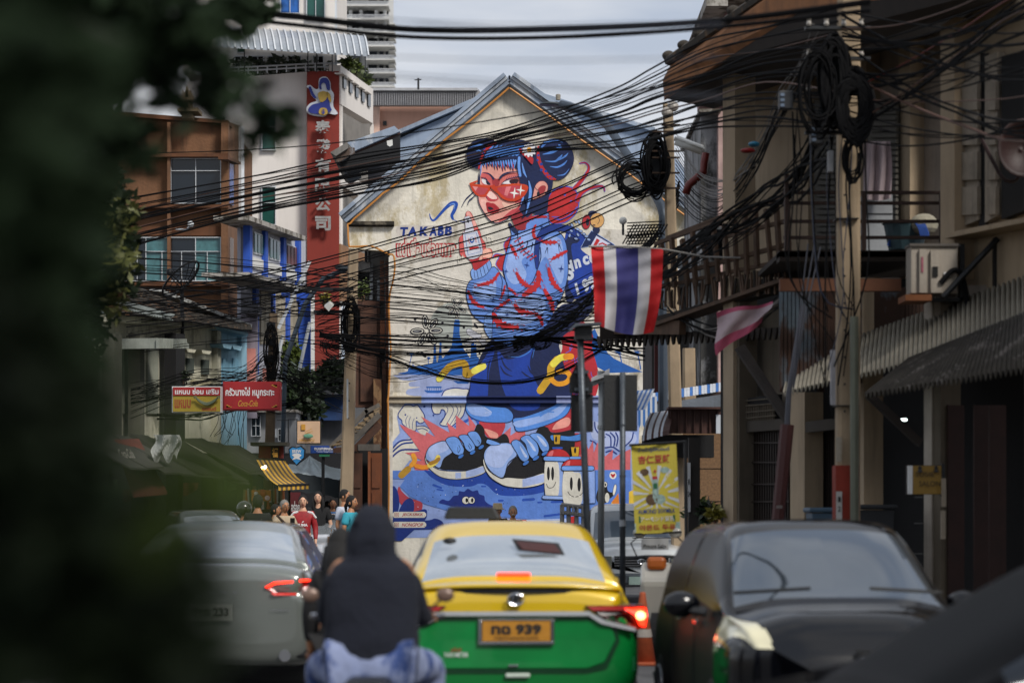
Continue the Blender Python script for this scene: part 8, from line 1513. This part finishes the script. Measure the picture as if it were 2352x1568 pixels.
for i in range(34):
    a, b = rc.uniform(20, 320), rc.uniform(-60, 330); s = rc.uniform(5, 45); m_ = cbr2 if i % 8 == 3 else (crd if i == 20 else cbk); cable([(1935, a, 24.6), (2060, a*.7+b*.3+s, 23.8), (2200, a*.35+b*.65+s, 22.5), (2352, b, 21), (2600, b-60, 19)], rc.choice((.006, .009, .012, .015)), L13, G13, m_, n=4)
L14, G14 = 'drop cable climbing steeply from the balcony corner to the big pole', 'steep drop cables to the big pole'
for i in range(18): j = i*3.4; cable([(1552, 305+i*9, 37.6), (1600, 385+i*7+J_(5), 36), (1650, 412+i*6+J_(8), 34), (1690+J_(6), 395+j+J_(16), 32), (1740+J_(8), 330+j+J_(16), 30), (1800+J_(10), 210+j+J_(20), 28), (1880+J_(20), 90+j+J_(40), 25.6)], rc.choice((.005, .007, .009)), L14, G14, cgy if i < 8 else cbk, n=5)
L15, G15 = 'heavy cable draped along the broken balcony rail up to the big pole', 'cables along the balcony'
for i in range(20): j = J_(26); cable([(1420, 640+J_(70), 33.5), (1520, 622+j+J_(26), 32), (1620, 560+j+J_(26), 30.5), (1720+J_(14), 490+j+J_(30), 29), (1820+J_(14), 415+j+J_(34), 27.4), (1900, 280+J_(90), 25.4)], rc.choice((.007, .01, .016)), L15, G15, n=4, wob=.012)
for i in range(9): cable([(1500+i*12, 690+J_(14), 33), (1580+J_(20), 745+J_(22), 32), (1680+J_(20), 760+J_(16), 30.5), (1790, 690+J_(20), 28.5)], .008, 'grey wire swagged below the broken balcony', 'swags below the balcony', cgy if i % 2 else cbk, n=4)
L16, G16 = 'cable hanging down beside the big pole below the black coils', 'vertical drops beside the pole'
for i in range(16): u = rc.uniform(1820, 1990); cable([(u, 280+J_(40), 24.7), (u+J_(14), 430, 24.7), (u+J_(24), 620+J_(60), 24.75), (1915+J_(50), rc.uniform(700, 980), 24.8)], rc.choice((.006, .009)), L16, G16, cbl if i % 5 == 0 else cbk, n=4)
for k in range(3): cable([(1856+k*14, 560+k*4, 25.8), (1835+k*6, 740, 25.8), (1822, 895, 25.9)], .008, 'straight blue grey guy wire reaching down to the red brace pole', 'guy wires', mat('grey_guy_rod', ''))
def coil(u, v, ru, rv, Y, n, label, group, r=.009, m=None):
    for i in range(n):
        a0 = rc.uniform(0, 6.3); cu, cv = u+J_(ru*.25), v+J_(rv*.2); fu, fv = ru*rc.uniform(.6, 1.1), rv*rc.uniform(.6, 1.1); ph = J_(.6)
        pts = [P(cu+fu*math.cos(a+a0)+ph*fu*.3*math.sin(2*a), cv+fv*math.sin(a+a0), Y+.12*math.sin(a+ph)) for a in np.linspace(0, 5.9, 22)]
        tag(MB().tube(pts, r, 5).build('cable_coil', m or cbk), label, 'cable coil', group)
coil(1962, 245, 34, 72, 24.3, 70, 'loop of the great black cable coil hanging on the right side of the big pole', 'coils on the big pole', .02)
coil(1880, 210, 42, 95, 24.3, 14, 'looser black loop hanging left of the big pole between the boxes', 'loose loops on the big pole', .01); coil(1915, 180, 30, 90, 24.35, 26, 'dense black loop against the big pole between its boxes', 'dense loops on the big pole', .018)
coil(1960, 360, 22, 60, 24.4, 10, 'narrow black loop hanging below the great coil', 'lower loops on the big pole')
coil(1455, 415, 40, 42, 38, 16, 'long twisted loop of cable hanging left of the coiled pole', 'loops on the coiled pole', .012); coil(1505, 380, 26, 66, 37.8, 24, 'tight black coil fixed on the coiled pole', 'tight coils on the coiled pole', .016)
coil(805, 745, 18, 55, 50.1, 18, 'tangled loop on the pole left of the mural', 'loops on the left pole', .012); coil(770, 800, 34, 26, 50, 10, 'stray wire loop beside the left pole crossarm', 'stray loops by the left pole', .006)
coil(1240, 785, 22, 20, 47.5, 12, 'small stray loop of wire in the knot over the skirt', 'loops in the knot', .006); coil(622, 810, 14, 60, 61.6, 14, 'loop of cable wrapped on the darker pole', 'loops on the darker pole', .014); coil(640, 900, 60, 40, 60, 10, 'loose loop of wire below the darker pole crossing', 'loose loops above the street', .008)
for (u0, v0, u1, v1, Y, c_) in ((1700, 340, 1735, 352, 29, '#8a1c1c'), (1718, 325, 1745, 338, 29, '#2a7a9a')): tag(MB().ball(P((u0+u1)/2, (v0+v1)/2, Y), (u1-u0)*Y/S/2, .08, (v1-v0)*Y/S/2).build('plastic_disc', mat('plastic_'+c_[1:], c_, .4)), 'small round %s plastic disc caught in the cables over the balcony' % ('red' if u0 == 1700 else 'blue'), 'plastic disc')
# ------------------------------------------------------------------ the tree beside the camera
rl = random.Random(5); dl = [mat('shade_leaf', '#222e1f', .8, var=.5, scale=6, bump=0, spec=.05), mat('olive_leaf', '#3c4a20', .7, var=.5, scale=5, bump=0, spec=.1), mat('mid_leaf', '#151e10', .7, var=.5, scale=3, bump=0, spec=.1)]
def cluster(q, u, v, Y, ru, rv, ry, n, ls):
    leaves(q, P(u, v, Y), n, (ru*Y/S, ry, rv*Y/S), ls, rl)
tr = thing('broadleaf_tree', (-1.1, 1.2, 0), 'dark broadleaf tree close to the camera whose blurred leaves fill the left side', 'tree')
bark = mat('dark_bark', '#1c1712', .95, var=.4, scale=12, bump=.6)
MB().tube(cr([(-1.9, 1.4, 0), (-1.85, 1.5, 1.2), (-1.7, 1.7, 2.6), (-1.2, 1.9, 4.2)], 5), [.16-.005*k for k in range(16)], 10).build('trunk', bark, tr, smooth=True)
for p in (((-1.75, 1.6, 2.0), (-1.0, 2.6, 2.3), (-.55, 3.4, 2.25)), ((-1.8, 1.5, 1.3), (-1.2, 2.4, 1.5), (-.8, 3.2, 1.4)), ((-1.6, 1.8, 2.9), (-.5, 3.5, 3.2), (.2, 5, 3.5)), ((-1.85, 1.5, 1.0), (-1.2, 2.3, .95), (-.75, 3, 1.0))): MB().tube(cr(p, 6), [.05-.0032*k for k in range(13)], 7).build('limb', bark, tr)
q = MB()
for v in range(-20, 1600, 90):      # dense wall of leaves left of the frame edge area
    for Y in (2.2, 3.2, 4.6): cluster(q, 5+J_(30), v+J_(30), Y, 130, 80, .35, 60, .06+.006*Y)
for u, v, Y, ru, rv, n in ((260, 20, 5.0, 200, 80, 330), (470, 40, 5.4, 90, 60, 130), (300, 130, 5.2, 110, 60, 130), (500, 165, 5.6, 60, 36, 30), (610, 240, 5.4, 48, 22, 18), (560, 290, 5.4, 60, 34, 30), (620, 290, 5.6, 40, 16, 10), (420, 210, 5.6, 60, 40, 40), (200, 280, 5, 90, 100, 150), (270, 350, 6.2, 50, 60, 60), (160, 470, 5.2, 80, 100, 140), (150, 620, 5.2, 70, 90, 120), (340, 300, 6, 40, 30, 20), (380, 110, 6, 50, 50, 40), (180, 150, 5, 120, 120, 200)):
    cluster(q, u, v, Y, ru, rv, .3, int(n*1.3), .075)
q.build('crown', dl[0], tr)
q = MB()                             # lower sprays very near the lens
for u, v, ru, rv, n in ((140, 1040, 80, 140, 50), (150, 1250, 170, 170, 130), (330, 1330, 120, 190, 110), (250, 1500, 210, 130, 150), (400, 1480, 60, 110, 40), (420, 1240, 50, 100, 20), (40, 850, 100, 150, 90)):
    cluster(q, u, v, 1.9, ru, rv, .12, n, .055)
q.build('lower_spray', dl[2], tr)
q = MB()
for u, v, ru, rv, n in ((470, 1110, 50, 70, 10), (430, 1050, 60, 50, 8), (380, 1180, 80, 80, 12)): cluster(q, u, v, 1.35, ru, rv, .05, n, .04)
q.build('near_spray', dl[1], tr)
q = MB(); leaves(q, Vector((-1.3, .2, 3.6)), 3000, (2.6, 2.2, .9), .16, rl); q.build('unseen_shade_crown', dl[0], tr)  # unseen crown over the camera, added to keep sun off the near leaves
m2_ = thing('leaning_branch', P(590, 30, 13), 'leafy branch tip hanging into the top of the view in front of the office windows', 'branch'); q = MB()
cluster(q, 590, 20, 13, 50, 34, .3, 150, .085); cluster(q, 560, 45, 13, 26, 18, .2, 40, .08); cluster(q, 540, 5, 13, 50, 25, .2, 70, .09); q.build('leaves', dl[0], m2_); MB().tube([P(480, -40, 13), P(560, 10, 13), P(610, 30, 13)], [.02, .012, .005], 5).build('twig', bark, m2_)
m3_ = thing('roadside_tree', (P(215, 900, 24).x, 24, 0), 'bushy green tree at the left kerb partly hidden by the near leaves', 'tree'); q = MB()
for u, v, ru, rv, n in ((215, 560, 95, 90, 800), (190, 720, 70, 110, 800), (240, 470, 70, 60, 450), (110, 880, 90, 150, 800), (265, 640, 45, 50, 260), (215, 400, 70, 70, 350), (150, 200, 130, 160, 900)): cluster(q, u, v, 24, ru, rv, .8, n, .13)
q.build('crown', dl[2], m3_); q = MB()
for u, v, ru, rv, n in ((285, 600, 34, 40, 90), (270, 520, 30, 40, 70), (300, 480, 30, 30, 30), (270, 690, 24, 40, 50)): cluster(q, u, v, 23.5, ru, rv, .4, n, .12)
q.build('yellow_green_leaves', mat('yellow_green_leaf', '#5a5c28', .5, var=.5, scale=3, bump=0), m3_); MB().tube([P(150, 1160, 24)-Vector((0, 0, 1.6)), P(160, 900, 24), P(200, 560, 24)], [.16, .12, .05], 8).build('trunk', bark, m3_)  # leaf clusters of a naturally lighter yellow green
